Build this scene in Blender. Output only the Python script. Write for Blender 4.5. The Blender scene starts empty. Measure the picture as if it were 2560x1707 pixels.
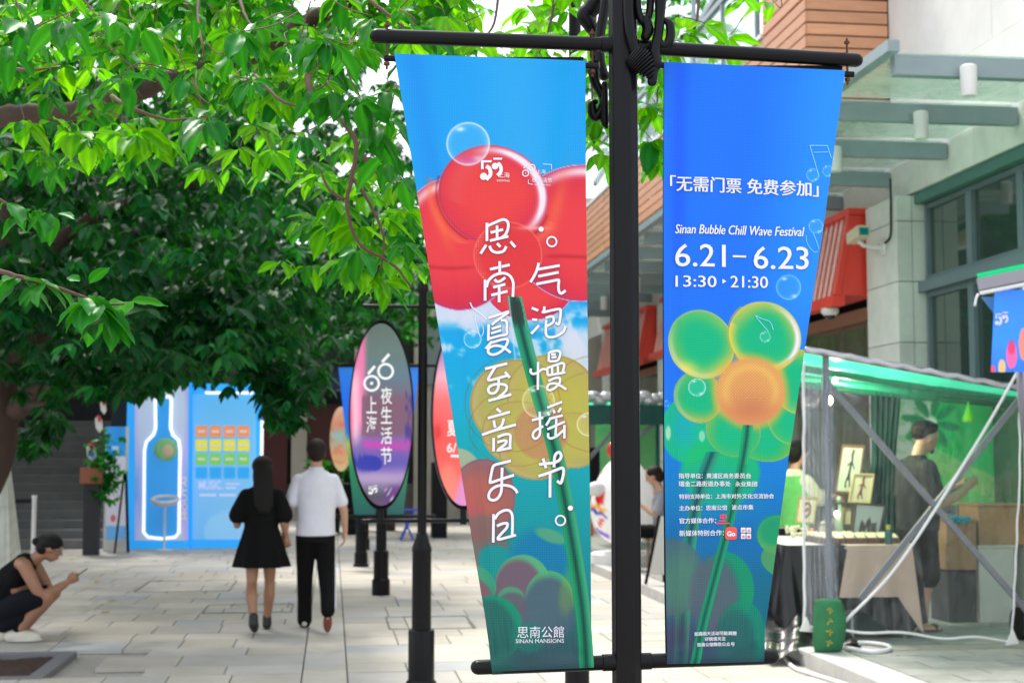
import bpy, math, random
import numpy as np
from mathutils import Vector, Matrix, Euler

random.seed(7)
rng = np.random.default_rng(11)
R = math.radians
SC = bpy.context.scene
COL = SC.collection

# ------------------------------------------------------------------ camera, sky, sun, exposure
F_PX, PITCH, YAW, CAM_H = 3556.0, R(4.6), R(-7.2), 1.6
cam_d = bpy.data.cameras.new('camera')
cam_d.lens = 50.0
cam_d.sensor_width = 36.0
cam_d.clip_start = 0.05
cam_d.clip_end = 2000.0
cam_d.dof.use_dof = True
cam_d.dof.focus_distance = 2.80
cam_d.dof.aperture_fstop = 8.0
cam_o = bpy.data.objects.new('camera', cam_d)
cam_o.location = (0, 0, CAM_H)
cam_o.rotation_euler = (math.pi / 2 + PITCH, 0, YAW)
COL.objects.link(cam_o)
SC.camera = cam_o

SUN_EL, SUN_AZ = R(60), R(-22)          # azimuth measured from +Y towards +X
world = bpy.data.worlds.new('World')
SC.world = world
world.use_nodes = True
wn = world.node_tree
wn.nodes.clear()
w_out = wn.nodes.new('ShaderNodeOutputWorld')
w_bg = wn.nodes.new('ShaderNodeBackground')
w_sky = wn.nodes.new('ShaderNodeTexSky')
w_sky.sky_type = 'NISHITA'
w_sky.sun_disc = False
w_sky.sun_elevation = SUN_EL
w_sky.sun_rotation = SUN_AZ
w_sky.air_density = 1.0
w_sky.dust_density = 6.0
w_sky.ozone_density = 1.0
# a bright veil of thin cloud: most of the sky's blue is washed out
w_mix = wn.nodes.new('ShaderNodeMix')
w_mix.data_type = 'RGBA'
w_mix.inputs[0].default_value = 0.72
w_mix.inputs[7].default_value = (9.0, 9.4, 10.0, 1)
wn.links.new(w_sky.outputs[0], w_mix.inputs[6])
wn.links.new(w_mix.outputs[2], w_bg.inputs['Color'])
w_bg.inputs['Strength'].default_value = 0.118
wn.links.new(w_bg.outputs[0], w_out.inputs[0])

sun_d = bpy.data.lights.new('sun', 'SUN')
sun_d.energy = 2.2
sun_d.angle = R(9)
sun_d.color = (1.0, 0.95, 0.87)
sun_o = bpy.data.objects.new('sun', sun_d)
sd = Vector((math.sin(SUN_AZ) * math.cos(SUN_EL), math.cos(SUN_AZ) * math.cos(SUN_EL), math.sin(SUN_EL)))
sun_o.rotation_euler = sd.to_track_quat('Z', 'Y').to_euler()
sun_o.location = sd * 40
COL.objects.link(sun_o)

SC.view_settings.view_transform = 'Standard'
SC.view_settings.look = 'None'
SC.view_settings.exposure = 0.95
SC.view_settings.gamma = 1.0
SC.view_settings.use_curve_mapping = False
try:
    SC.cycles.use_denoising = True
    SC.cycles.max_bounces = 8
    SC.cycles.transparent_max_bounces = 12
    SC.cycles.sample_clamp_indirect = 6.0
except Exception:
    pass

# ------------------------------------------------------------------ measuring helpers
RM = np.array(Euler((math.pi / 2 + PITCH, 0, YAW), 'XYZ').to_matrix())

def ray(px, py):
    return RM @ np.array([(px - 1280.0) / F_PX, (853.5 - py) / F_PX, -1.0])

def at_y(px, py, y):
    d = ray(px, py); t = y / d[1]
    return Vector((d[0] * t, y, CAM_H + d[2] * t))

def at_x(px, py, x):
    d = ray(px, py); t = x / d[0]
    return Vector((x, d[1] * t, CAM_H + d[2] * t))

def at_z(px, py, z=0.0):
    d = ray(px, py); t = (z - CAM_H) / d[2]
    return Vector((d[0] * t, d[1] * t, z))

def lin(c):
    return tuple(((v / 255.0) / 12.92 if v / 255.0 <= 0.04045 else ((v / 255.0 + 0.055) / 1.055) ** 2.4) for v in c)

# ------------------------------------------------------------------ materials
MATS = {}

def mat(name, color, rough=0.6, metal=0.0, vary=0.0, vscale=6.0, bump=0.0, bscale=40.0, spec=0.5,
        attr=None, objrand=0.0, emit=None, coat=0.0, stretch=None):
    if name in MATS:
        return MATS[name]
    m = bpy.data.materials.new(name)
    m.use_nodes = True
    nt = m.node_tree
    b = nt.nodes['Principled BSDF']
    b.inputs['Roughness'].default_value = rough
    b.inputs['Metallic'].default_value = metal
    b.inputs['Specular IOR Level'].default_value = spec
    b.inputs['Coat Weight'].default_value = coat
    tc = nt.nodes.new('ShaderNodeTexCoord')
    vec = tc.outputs['Object']
    if stretch:
        mp = nt.nodes.new('ShaderNodeMapping')
        mp.inputs['Scale'].default_value = stretch
        nt.links.new(vec, mp.inputs[0])
        vec = mp.outputs[0]
    if attr:
        an = nt.nodes.new('ShaderNodeAttribute')
        an.attribute_name = attr
        src = an.outputs['Color']
    else:
        rg = nt.nodes.new('ShaderNodeRGB')
        rg.outputs[0].default_value = (*color, 1)
        src = rg.outputs[0]
    if vary > 0:
        n = nt.nodes.new('ShaderNodeTexNoise')
        n.inputs['Scale'].default_value = vscale
        n.inputs['Detail'].default_value = 6
        n.inputs['Roughness'].default_value = 0.62
        nt.links.new(vec, n.inputs['Vector'])
        mr = nt.nodes.new('ShaderNodeMapRange')
        mr.inputs[1].default_value = 0.25
        mr.inputs[2].default_value = 0.75
        mr.inputs[3].default_value = 1 - vary
        mr.inputs[4].default_value = 1 + vary
        nt.links.new(n.outputs[0], mr.inputs[0])
        hs = nt.nodes.new('ShaderNodeHueSaturation')
        nt.links.new(src, hs.inputs['Color'])
        nt.links.new(mr.outputs[0], hs.inputs['Value'])
        src = hs.outputs[0]
        rr = nt.nodes.new('ShaderNodeMapRange')
        rr.inputs[3].default_value = max(0.02, rough - 0.12)
        rr.inputs[4].default_value = min(1, rough + 0.12)
        nt.links.new(n.outputs[0], rr.inputs[0])
        nt.links.new(rr.outputs[0], b.inputs['Roughness'])
    if objrand > 0:
        oi = nt.nodes.new('ShaderNodeObjectInfo')
        mr = nt.nodes.new('ShaderNodeMapRange')
        mr.inputs[3].default_value = 1 - objrand
        mr.inputs[4].default_value = 1 + objrand
        nt.links.new(oi.outputs['Random'], mr.inputs[0])
        hs = nt.nodes.new('ShaderNodeHueSaturation')
        nt.links.new(src, hs.inputs['Color'])
        nt.links.new(mr.outputs[0], hs.inputs['Value'])
        src = hs.outputs[0]
    nt.links.new(src, b.inputs['Base Color'])
    if bump > 0:
        n2 = nt.nodes.new('ShaderNodeTexNoise')
        n2.inputs['Scale'].default_value = bscale
        n2.inputs['Detail'].default_value = 5
        nt.links.new(vec, n2.inputs['Vector'])
        bp = nt.nodes.new('ShaderNodeBump')
        bp.inputs['Strength'].default_value = bump
        bp.inputs['Distance'].default_value = 0.01
        nt.links.new(n2.outputs[0], bp.inputs['Height'])
        nt.links.new(bp.outputs[0], b.inputs['Normal'])
    if emit:
        b.inputs['Emission Color'].default_value = (*emit[0], 1)
        b.inputs['Emission Strength'].default_value = emit[1]
    MATS[name] = m
    return m

def leaf_mat(name, top, trans, tfac=0.45, rough=0.38):
    m = bpy.data.materials.new(name)
    m.use_nodes = True
    nt = m.node_tree
    b = nt.nodes['Principled BSDF']
    out = nt.nodes['Material Output']
    an = nt.nodes.new('ShaderNodeAttribute')
    an.attribute_name = 'tint'
    b.inputs['Roughness'].default_value = rough
    b.inputs['Specular IOR Level'].default_value = 0.22
    b.inputs['Specular Tint'].default_value = (0.45, 1.0, 0.50, 1)
    def tinted(c):
        mx = nt.nodes.new('ShaderNodeMix'); mx.data_type = 'RGBA'; mx.blend_type = 'MULTIPLY'
        mx.inputs[0].default_value = 1.0
        mx.inputs[6].default_value = (*c, 1)
        nt.links.new(an.outputs['Color'], mx.inputs[7])
        return mx.outputs[2]
    ct = tinted(top)
    n = nt.nodes.new('ShaderNodeTexNoise'); n.inputs['Scale'].default_value = 9
    hs = nt.nodes.new('ShaderNodeHueSaturation')
    mr = nt.nodes.new('ShaderNodeMapRange'); mr.inputs[3].default_value = 0.75; mr.inputs[4].default_value = 1.25
    nt.links.new(n.outputs[0], mr.inputs[0]); nt.links.new(mr.outputs[0], hs.inputs['Value'])
    nt.links.new(ct, hs.inputs['Color'])
    nt.links.new(hs.outputs[0], b.inputs['Base Color'])
    tr = nt.nodes.new('ShaderNodeBsdfTranslucent')
    nt.links.new(tinted(trans), tr.inputs['Color'])
    ms = nt.nodes.new('ShaderNodeMixShader')
    ms.inputs[0].default_value = tfac
    nt.links.new(b.outputs[0], ms.inputs[1]); nt.links.new(tr.outputs[0], ms.inputs[2])
    nt.links.new(ms.outputs[0], out.inputs['Surface'])
    MATS[name] = m
    return m

def clear_mat(name, tint, amount, rough=0.08, color=(0.8, 0.85, 0.85), glossy=0.12, crumple=0.0):
    """thin clear film or glass: mostly lets light through, with some milky body and gloss"""
    m = bpy.data.materials.new(name)
    m.use_nodes = True
    nt = m.node_tree
    out = nt.nodes['Material Output']
    b = nt.nodes['Principled BSDF']
    b.inputs['Base Color'].default_value = (*color, 1)
    b.inputs['Roughness'].default_value = rough
    t = nt.nodes.new('ShaderNodeBsdfTransparent'); t.inputs[0].default_value = (*tint, 1)
    ms = nt.nodes.new('ShaderNodeMixShader')
    n = nt.nodes.new('ShaderNodeTexNoise'); n.inputs['Scale'].default_value = 2.2; n.inputs['Detail'].default_value = 5
    n.inputs['Distortion'].default_value = 1.2
    tc = nt.nodes.new('ShaderNodeTexCoord'); nt.links.new(tc.outputs['Object'], n.inputs['Vector'])
    mr = nt.nodes.new('ShaderNodeMapRange'); mr.inputs[1].default_value = 0.3; mr.inputs[2].default_value = 0.75
    mr.inputs[3].default_value = amount * 0.6; mr.inputs[4].default_value = amount * 1.5
    nt.links.new(n.outputs[0], mr.inputs[0])
    nt.links.new(mr.outputs[0], ms.inputs[0])
    nt.links.new(t.outputs[0], ms.inputs[1]); nt.links.new(b.outputs[0], ms.inputs[2])
    gl = nt.nodes.new('ShaderNodeBsdfGlossy'); gl.inputs['Roughness'].default_value = rough
    if crumple > 0:
        n3 = nt.nodes.new('ShaderNodeTexNoise'); n3.inputs['Scale'].default_value = 5.0; n3.inputs['Detail'].default_value = 5; n3.inputs['Distortion'].default_value = 2.5
        mp3 = nt.nodes.new('ShaderNodeMapping'); mp3.inputs['Scale'].default_value = (1.6, 1, 0.7)
        nt.links.new(tc.outputs['Object'], mp3.inputs[0]); nt.links.new(mp3.outputs[0], n3.inputs['Vector'])
        bp3 = nt.nodes.new('ShaderNodeBump'); bp3.inputs['Strength'].default_value = crumple; bp3.inputs['Distance'].default_value = 0.12
        nt.links.new(n3.outputs[0], bp3.inputs['Height']); nt.links.new(bp3.outputs[0], gl.inputs['Normal']); nt.links.new(bp3.outputs[0], b.inputs['Normal'])
    m2 = nt.nodes.new('ShaderNodeMixShader'); m2.inputs[0].default_value = glossy
    nt.links.new(ms.outputs[0], m2.inputs[1]); nt.links.new(gl.outputs[0], m2.inputs[2])
    nt.links.new(m2.outputs[0], out.inputs['Surface'])
    MATS[name] = m
    return m

# ------------------------------------------------------------------ object helpers
ORIG = {}      # world position of every root, so that parts can be written in world coordinates

def tag(o, label=None, cat=None, group=None, kind=None):
    if label: o['label'] = label
    if cat: o['category'] = cat
    if group: o['group'] = group
    if kind: o['kind'] = kind
    return o

def root(name, loc, label=None, cat=None, group=None, kind=None, rz=0.0):
    o = bpy.data.objects.new(name, None)
    o.empty_display_size = 0.1
    o.location = loc
    o.rotation_euler = (0, 0, rz)
    COL.objects.link(o)
    ORIG[o] = Vector(loc)
    return tag(o, label, cat, group, kind)

class MB:
    """collects shapes (world coordinates) and builds ONE mesh object"""
    def __init__(s):
        s.v = []; s.f = []; s.c = []
    def add(s, vs, fs):
        k = len(s.v)
        s.v += [tuple(v) for v in vs]
        s.f += [tuple(i + k for i in f) for f in fs]
        return s
    def box(s, x0, x1, y0, y1, z0, z1, ch=0.0):
        if ch <= 0:
            vs = [(x, y, z) for z in (z0, z1) for y in (y0, y1) for x in (x0, x1)]
            fs = [(0, 2, 3, 1), (4, 5, 7, 6), (0, 1, 5, 4), (2, 6, 7, 3), (0, 4, 6, 2), (1, 3, 7, 5)]
            return s.add(vs, fs)
        vs = []
        for z, e in ((z0, ch), (z0 + ch, 0), (z1 - ch, 0), (z1, ch)):
            vs += [(x0 + e, y0 + e, z), (x1 - e, y0 + e, z), (x1 - e, y1 - e, z), (x0 + e, y1 - e, z)]
        fs = [(3, 2, 1, 0), (12, 13, 14, 15)]
        for r in range(3):
            a = r * 4
            for i in range(4):
                j = (i + 1) % 4
                fs.append((a + i, a + j, a + 4 + j, a + 4 + i))
        return s.add(vs, fs)
    def obox(s, c, ax, ay, az):
        c = Vector(c); ax = Vector(ax); ay = Vector(ay); az = Vector(az)
        vs = [c + ax * i + ay * j + az * k for k in (-1, 1) for j in (-1, 1) for i in (-1, 1)]
        fs = [(0, 2, 3, 1), (4, 5, 7, 6), (0, 1, 5, 4), (2, 6, 7, 3), (0, 4, 6, 2), (1, 3, 7, 5)]
        return s.add(vs, fs)
    def beam(s, a, b, w, h, up=(0, 0, 1)):
        a = Vector(a); b = Vector(b); d = (b - a)
        L = d.length / 2; d.normalize()
        u = Vector(up); sx = d.cross(u)
        if sx.length < 1e-4: sx = d.cross(Vector((1, 0, 0)))
        sx.normalize(); u = sx.cross(d)
        return s.obox((a + b) / 2, d * L, sx * w / 2, u * h / 2)
    def tube(s, pts, rad, n=10, cap=True, sx=1.0, round_cap=False):
        pts = [Vector(p) for p in pts]
        if not hasattr(rad, '__len__'): rad = [rad] * len(pts)
        rad = list(rad)
        if round_cap:
            d0 = (pts[0] - pts[1]).normalized(); d1 = (pts[-1] - pts[-2]).normalized()
            r0, r1 = rad[0], rad[-1]
            pts = [pts[0] + d0 * r0 * k for k in (0.98, 0.8, 0.45)] + pts + [pts[-1] + d1 * r1 * k for k in (0.45, 0.8, 0.98)]
            rad = [r0 * 0.2, r0 * 0.6, r0 * 0.89] + rad + [r1 * 0.89, r1 * 0.6, r1 * 0.2]
        k0 = len(s.v)
        ref = None
        for i, p in enumerate(pts):
            t = (pts[min(i + 1, len(pts) - 1)] - pts[max(i - 1, 0)])
            if t.length < 1e-9: t = Vector((0, 0, 1))
            t.normalize()
            if ref is None:
                ref = Vector((0, 0, 1)) if abs(t.z) < 0.9 else Vector((1, 0, 0))
            a = ref - t * ref.dot(t)
            if a.length < 1e-5: a = t.orthogonal()
            a.normalize(); b = t.cross(a); ref = a
            for j in range(n):
                g = 2 * math.pi * j / n
                s.v.append(tuple(p + (a * math.cos(g) * sx + b * math.sin(g)) * rad[i]))
        for i in range(len(pts) - 1):
            for j in range(n):
                q = (j + 1) % n
                s.f.append((k0 + i * n + j, k0 + i * n + q, k0 + (i + 1) * n + q, k0 + (i + 1) * n + j))
        if cap:
            s.f.append(tuple(k0 + j for j in range(n))[::-1])
            s.f.append(tuple(k0 + (len(pts) - 1) * n + j for j in range(n)))
        return s
    def lathe(s, c, prof, n=20, flute=0.0, axis='z'):
        """prof: (radius, height) pairs from bottom to top around a vertical axis through c"""
        c = Vector(c); k0 = len(s.v)
        for r, h in prof:
            for j in range(n):
                g = 2 * math.pi * j / n
                rr = r * (1 - flute * (j % 2))
                if axis == 'z': p = (c.x + rr * math.cos(g), c.y + rr * math.sin(g), c.z + h)
                elif axis == 'y': p = (c.x + rr * math.cos(g), c.y + h, c.z + rr * math.sin(g))
                else: p = (c.x + h, c.y + rr * math.cos(g), c.z + rr * math.sin(g))
                s.v.append(p)
        m = len(prof)
        for i in range(m - 1):
            for j in range(n):
                q = (j + 1) % n
                s.f.append((k0 + i * n + j, k0 + i * n + q, k0 + (i + 1) * n + q, k0 + (i + 1) * n + j))
        s.f.append(tuple(k0 + j for j in range(n))[::-1])
        s.f.append(tuple(k0 + (m - 1) * n + j for j in range(n)))
        return s
    def ball(s, c, r, n=12, m=8, sc=(1, 1, 1), rot=None):
        c = Vector(c); k0 = len(s.v)
        for i in range(m + 1):
            a = math.pi * i / m
            for j in range(n):
                g = 2 * math.pi * j / n
                p = Vector((math.sin(a) * math.cos(g) * r * sc[0], math.sin(a) * math.sin(g) * r * sc[1], math.cos(a) * r * sc[2]))
                if rot is not None: p = rot @ p
                s.v.append(tuple(c + p))
        for i in range(m):
            for j in range(n):
                q = (j + 1) % n
                s.f.append((k0 + i * n + j, k0 + (i + 1) * n + j, k0 + (i + 1) * n + q, k0 + i * n + q))
        return s
    def build(s, name, m, parent=None, smooth=False, kind=None, label=None, sub=0, auto=None):
        me = bpy.data.meshes.new(name)
        off = ORIG[parent] if parent is not None and parent in ORIG else Vector((0, 0, 0))
        me.from_pydata([(v[0] - off.x, v[1] - off.y, v[2] - off.z) for v in s.v], [], s.f)
        if smooth:
            me.polygons.foreach_set('use_smooth', [True] * len(me.polygons))
            if auto is not None:
                try: me.set_sharp_from_angle(angle=R(auto))
                except Exception: pass
        me.materials.append(m)
        me.update()
        o = bpy.data.objects.new(name, me)
        COL.objects.link(o)
        if parent is not None:
            o.parent = parent
            ORIG[o] = off.copy()
        else:
            ORIG[o] = Vector((0, 0, 0))
        if kind: o['kind'] = kind
        if label: o['label'] = label
        return o

def rebase(o, loc):
    """give a one-mesh thing its own origin"""
    loc = Vector(loc)
    o.data.transform(Matrix.Translation(-loc))
    o.location = loc
    return o

def np_mesh(name, V, Fq, m, parent=None, tint=None, smooth=False, kind=None, attr='tint'):
    """fast mesh from numpy arrays; Fq is (n,4) or (n,3)"""
    off = np.array(ORIG[parent]) if parent is not None and parent in ORIG else np.zeros(3)
    V = np.asarray(V, dtype=np.float32) - off.astype(np.float32)
    Fq = np.asarray(Fq, dtype=np.int32)
    me = bpy.data.meshes.new(name)
    k = Fq.shape[1]
    me.vertices.add(len(V)); me.vertices.foreach_set('co', V.ravel())
    me.loops.add(len(Fq) * k); me.loops.foreach_set('vertex_index', Fq.ravel())
    me.polygons.add(len(Fq)); me.polygons.foreach_set('loop_start', np.arange(len(Fq), dtype=np.int32) * k)
    if smooth: me.polygons.foreach_set('use_smooth', np.ones(len(Fq), dtype=bool))
    me.update(calc_edges=True)
    if tint is not None:
        a = me.attributes.new(attr, 'FLOAT_COLOR', 'POINT')
        t = np.ones((len(V), 4), dtype=np.float32); t[:, :3] = tint
        a.data.foreach_set('color', t.ravel())
    me.materials.append(m)
    o = bpy.data.objects.new(name, me)
    COL.objects.link(o)
    if parent is not None: o.parent = parent
    ORIG[o] = Vector(off)
    if kind: o['kind'] = kind
    return o

def inst(name, me, parent, loc, rot=(0, 0, 0), scale=(1, 1, 1)):
    """a part that shares mesh data; loc in world coordinates"""
    o = bpy.data.objects.new(name, me)
    COL.objects.link(o)
    o.parent = parent
    o.location = Vector(loc) - ORIG[parent]
    o.rotation_euler = rot
    o.scale = scale
    return o

def copy_tree(o, parent=None):
    c = o.copy(); COL.objects.link(c)
    if parent is not None: c.parent = parent
    for ch in list(o.children): copy_tree(ch, c)
    ORIG[c] = ORIG.get(o, Vector((0, 0, 0)))
    return c

def cr(pts, n=6):
    """Catmull-Rom through points (any dimension)"""
    P = [np.array(p, dtype=float) for p in pts]
    if len(P) < 3: return [tuple(p) for p in P]
    P = [2 * P[0] - P[1]] + P + [2 * P[-1] - P[-2]]
    o = []
    for i in range(1, len(P) - 2):
        a, b, c, d = P[i - 1:i + 3]
        for k in range(n):
            t = k / n
            o.append(tuple(0.5 * ((2 * b) + (-a + c) * t + (2 * a - 5 * b + 4 * c - d) * t * t + (-a + 3 * b - 3 * c + d) * t ** 3)))
    o.append(tuple(P[-2]))
    return o

def ribbon2d(pts, w, closed=False):
    """flat stroke of width w along a 2-D polyline: returns verts (2-D), quads"""
    P = [np.array(p, dtype=float) for p in pts]
    n = len(P); vs = []; fs = []
    for i in range(n):
        if closed:
            a, b, c = P[(i - 1) % n], P[i], P[(i + 1) % n]
        else:
            a, b, c = P[max(i - 1, 0)], P[i], P[min(i + 1, n - 1)]
        d1 = b - a; d2 = c - b
        if np.linalg.norm(d1) < 1e-9: d1 = d2
        if np.linalg.norm(d2) < 1e-9: d2 = d1
        d1 = d1 / np.linalg.norm(d1); d2 = d2 / np.linalg.norm(d2)
        t = d1 + d2
        if np.linalg.norm(t) < 0.3: t = d2
        t = t / np.linalg.norm(t)
        nn = np.array([-t[1], t[0]])
        k = min(1.8, 1 / max(0.3, abs(np.dot(t, d1))))
        vs += [b + nn * w / 2 * k, b - nn * w / 2 * k]
    m = n if closed else n - 1
    for i in range(m):
        j = (i + 1) % n
        fs.append((2 * i, 2 * i + 1, 2 * j + 1, 2 * j))
    return vs, fs

def text2d(s, bold=0.0, spacing=1.0, shear=0.0):
    """glyph outlines as flat polygons, size 1"""
    cu = bpy.data.curves.new('txt', 'FONT')
    cu.body = s; cu.offset = bold; cu.space_character = spacing; cu.shear = shear; cu.resolution_u = 3
    o = bpy.data.objects.new('txt', cu); COL.objects.link(o)
    dg = bpy.context.evaluated_depsgraph_get()
    me = o.evaluated_get(dg).to_mesh()
    V = [(v.co.x, v.co.y) for v in me.vertices]
    Fc = [tuple(p.vertices) for p in me.polygons]
    bpy.data.objects.remove(o); bpy.data.curves.remove(cu)
    return V, Fc

def remesh(mb, voxel, smooth_it=2):
    me = bpy.data.meshes.new('tmp'); me.from_pydata(mb.v, [], mb.f)
    o = bpy.data.objects.new('tmp', me); COL.objects.link(o)
    r = o.modifiers.new('r', 'REMESH'); r.mode = 'VOXEL'; r.voxel_size = voxel; r.use_smooth_shade = True
    if smooth_it:
        sm = o.modifiers.new('s', 'SMOOTH'); sm.factor = 0.5; sm.iterations = smooth_it
    dg = bpy.context.evaluated_depsgraph_get()
    nm = bpy.data.meshes.new_from_object(o.evaluated_get(dg))
    bpy.data.objects.remove(o); bpy.data.meshes.remove(me)
    return nm

# shared materials
M_BLACK = mat('black_painted_metal', (0.0045, 0.0045, 0.0055), 0.34, vary=0.15, vscale=30, bump=0.03, bscale=120, spec=0.17)
M_BLACKM = mat('black_matt', (0.008, 0.008, 0.009), 0.7, vary=0.1, spec=0.2)
M_RUST = mat('rusty_steel', (0.10, 0.04, 0.02), 0.7, metal=0.4, vary=0.5, vscale=300)
M_WHITE = mat('white_print', (0.74, 0.74, 0.82), 0.6, vary=0.04, vscale=60, spec=0.15)
M_WPAINT = mat('white_paint', (0.72, 0.72, 0.70), 0.5, vary=0.08)
M_STONE = mat('pale_stone', (0.63, 0.66, 0.60), 0.75, vary=0.12, vscale=3, bump=0.15, bscale=30, objrand=0.05)
M_STONE2 = mat('pale_grey_stone', (0.66, 0.64, 0.62), 0.75, vary=0.10, vscale=2.5, bump=0.15, bscale=30, objrand=0.05)
M_MORTAR = mat('joint_mortar', (0.16, 0.15, 0.13), 0.9, vary=0.2)
M_GREYMET = mat('grey_blue_metal', (0.24, 0.31, 0.33), 0.45, vary=0.1, vscale=4)
M_WOOD = mat('terracotta_board', (0.56, 0.27, 0.15), 0.55, vary=0.15, vscale=5, objrand=0.10, stretch=(1, 1, 8))
# ------------------------------------------------------------------ printed cloth
YB = 2.76                                # the near post and its banners stand 2.76 m down the street

def smooth(x, a, b):
    t = np.clip((x - a) / (b - a), 0, 1)
    return t * t * (3 - 2 * t)

class Paint:
    def __init__(s, X, Y):
        s.X = X; s.Y = Y
        s.C = np.zeros(X.shape + (3,))
    def over(s, col, a):
        a = np.clip(a, 0, 1)[..., None]
        s.C = s.C * (1 - a) + np.array(col, dtype=float) * a
    def vgrad(s, stops):
        ys = [q[0] for q in stops]
        for k in range(3):
            s.C[..., k] = np.interp(s.Y, ys, [q[1][k] for q in stops])
    def d(s, cx, cy, rx, ry=None, rot=0.0):
        ry = ry or rx
        dx = s.X - cx; dy = s.Y - cy
        c, n = math.cos(rot), math.sin(rot)
        u = (dx * c + dy * n) / rx; v = (-dx * n + dy * c) / ry
        return np.sqrt(u * u + v * v), u, v
    def disc(s, cx, cy, rx, ry, col, a=1.0, soft=0.02, rot=0.0):
        r, u, v = s.d(cx, cy, rx, ry, rot)
        s.over(col, a * (1 - smooth(r, 1 - soft, 1 + soft)))
    def ring(s, cx, cy, rx, ry, col, w=0.05, a=1.0, rot=0.0):
        r, u, v = s.d(cx, cy, rx, ry, rot)
        s.over(col, a * np.exp(-((r - 1 + w) / w) ** 2))
    def sphere(s, cx, cy, rx, ry, core, rim, edge, a=1.0, rot=0.0, gloss=(-0.3, -0.5), white=0.5):
        """a printed balloon: core colour, rim colour, thin edge line, one soft highlight"""
        r, u, v = s.d(cx, cy, rx, ry, rot)
        m = 1 - smooth(r, 0.985, 1.015)
        s.over(core, a * m)
        an = np.arctan2(v, u)
        s.over(rim, a * m * smooth(r + 0.05 * np.sin(3 * an + cx), 0.38, 1.08) * (0.74 + 0.26 * np.sin(an * 1.0 + cx * 0.7)))
        s.over(edge, a * 0.55 * np.exp(-((r - 0.978) / 0.018) ** 2))
        if white > 0:
            g = np.exp(-(((r - 0.9) / 0.07) ** 2)) * np.clip(u * gloss[0] + v * gloss[1], 0, 1) * 1.6
            s.over((250, 235, 245), white * m * g)
    def bubble(s, cx, cy, r0, col=(235, 240, 250), a=0.75):
        r, u, v = s.d(cx, cy, r0)
        m = 1 - smooth(r, 0.98, 1.02)
        s.over(col, a * 0.18 * m)
        s.over(col, a * m * smooth(r, 0.62, 1.0) * (0.25 + 0.5 * np.clip(u * 0.5 + v * 0.5, 0, 1)))
        s.over(col, a * np.exp(-((r - 0.965) / 0.04) ** 2))
        s.over((255, 255, 255), 0.8 * np.exp(-(((u + 0.35) / 0.2) ** 2 + ((v + 0.68) / 0.1) ** 2)) * m)
        s.over((255, 255, 255), 0.6 * np.exp(-(((u - 0.45) / 0.25) ** 2 + ((v - 0.7) / 0.13) ** 2)) * m)
    def noise(s, scale, seed=0, oct=4):
        r = np.random.default_rng(seed); out = np.zeros(s.X.shape); amp = 1
        for k in range(oct):
            a, b, c, d = r.uniform(0, 6.28, 4); f = (2 ** k) / scale
            th = r.uniform(0, 3.14)
            xx = s.X * math.cos(th) + s.Y * math.sin(th); yy = -s.X * math.sin(th) + s.Y * math.cos(th)
            out += amp * np.sin(xx * f * 6.28 + a + 1.7 * np.sin(yy * f * 5 + b)) * np.sin(yy * f * 6.28 + c + 1.3 * np.sin(xx * f * 4 + d))
            amp *= 0.55
        return out
    def stem(s, pts, w, dark, mid, light, a=1.0):
        c = np.array(cr(pts, 8))
        yy = c[:, 1]; xx = c[:, 0]
        o = np.argsort(yy)
        xc = np.interp(s.Y, yy[o], xx[o]); q = (s.X - xc) / (w / 2)
        m = ((s.Y > yy.min()) & (s.Y < yy.max())) * (1 - smooth(np.abs(q), 0.93, 1.03)) * a
        s.over(mid, m)
        s.over(light, m * 0.8 * smooth(q, 0.1, 0.9))
        s.over(dark, m * np.exp(-((q + 0.05) / 0.30) ** 2))
        s.over(light, m * 0.55 * np.exp(-((q - 0.72) / 0.06) ** 2))
        s.over(light, m * 0.5 * np.exp(-((q + 0.80) / 0.07) ** 2))

def tolin(C):
    c = np.clip(C, 0, 255) / 255.0
    return np.where(c <= 0.04045, c / 12.92, ((c + 0.055) / 1.055) ** 2.4)

def edge(tab, y):
    return np.interp(y, [t[0] for t in tab], [t[1] for t in tab])

def cloth(name, top, bottom, left, right, paint, nx, ny, fold_seed):
    """a hanging printed banner: a fine grid in the plane of the arms, gently rippled"""
    s = np.linspace(0, 1, nx)[None, :]; t = np.linspace(0, 1, ny)[:, None]
    yt = top[1] + (top[3] - top[1]) * s; yb = bottom[1] + (bottom[3] - bottom[1]) * s
    Y = yt + (yb - yt) * t
    X = edge(left, Y) * (1 - s) + edge(right, Y) * s
    P = Paint(X, Y); paint(P)
    col = tolin(P.C) * 0.80
    # pixels to the plane Y = YB
    D = np.stack([(X - 1280.0) / F_PX, (853.5 - Y) / F_PX, -np.ones_like(X)], -1) @ RM.T
    k = YB / D[..., 1]
    W = np.stack([D[..., 0] * k, np.full_like(X, YB), CAM_H + D[..., 2] * k], -1)
    W[..., 1] += disp(s, t, fold_seed)
    n = nx * ny
    idx = np.arange(n).reshape(ny, nx)
    Fq = np.stack([idx[:-1, :-1], idx[1:, :-1], idx[1:, 1:], idx[:-1, 1:]], -1).reshape(-1, 4)
    o = np_mesh(name, W.reshape(-1, 3), Fq, M_PRINT, tint=col.reshape(-1, 3), smooth=True, attr='print')
    return o

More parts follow.
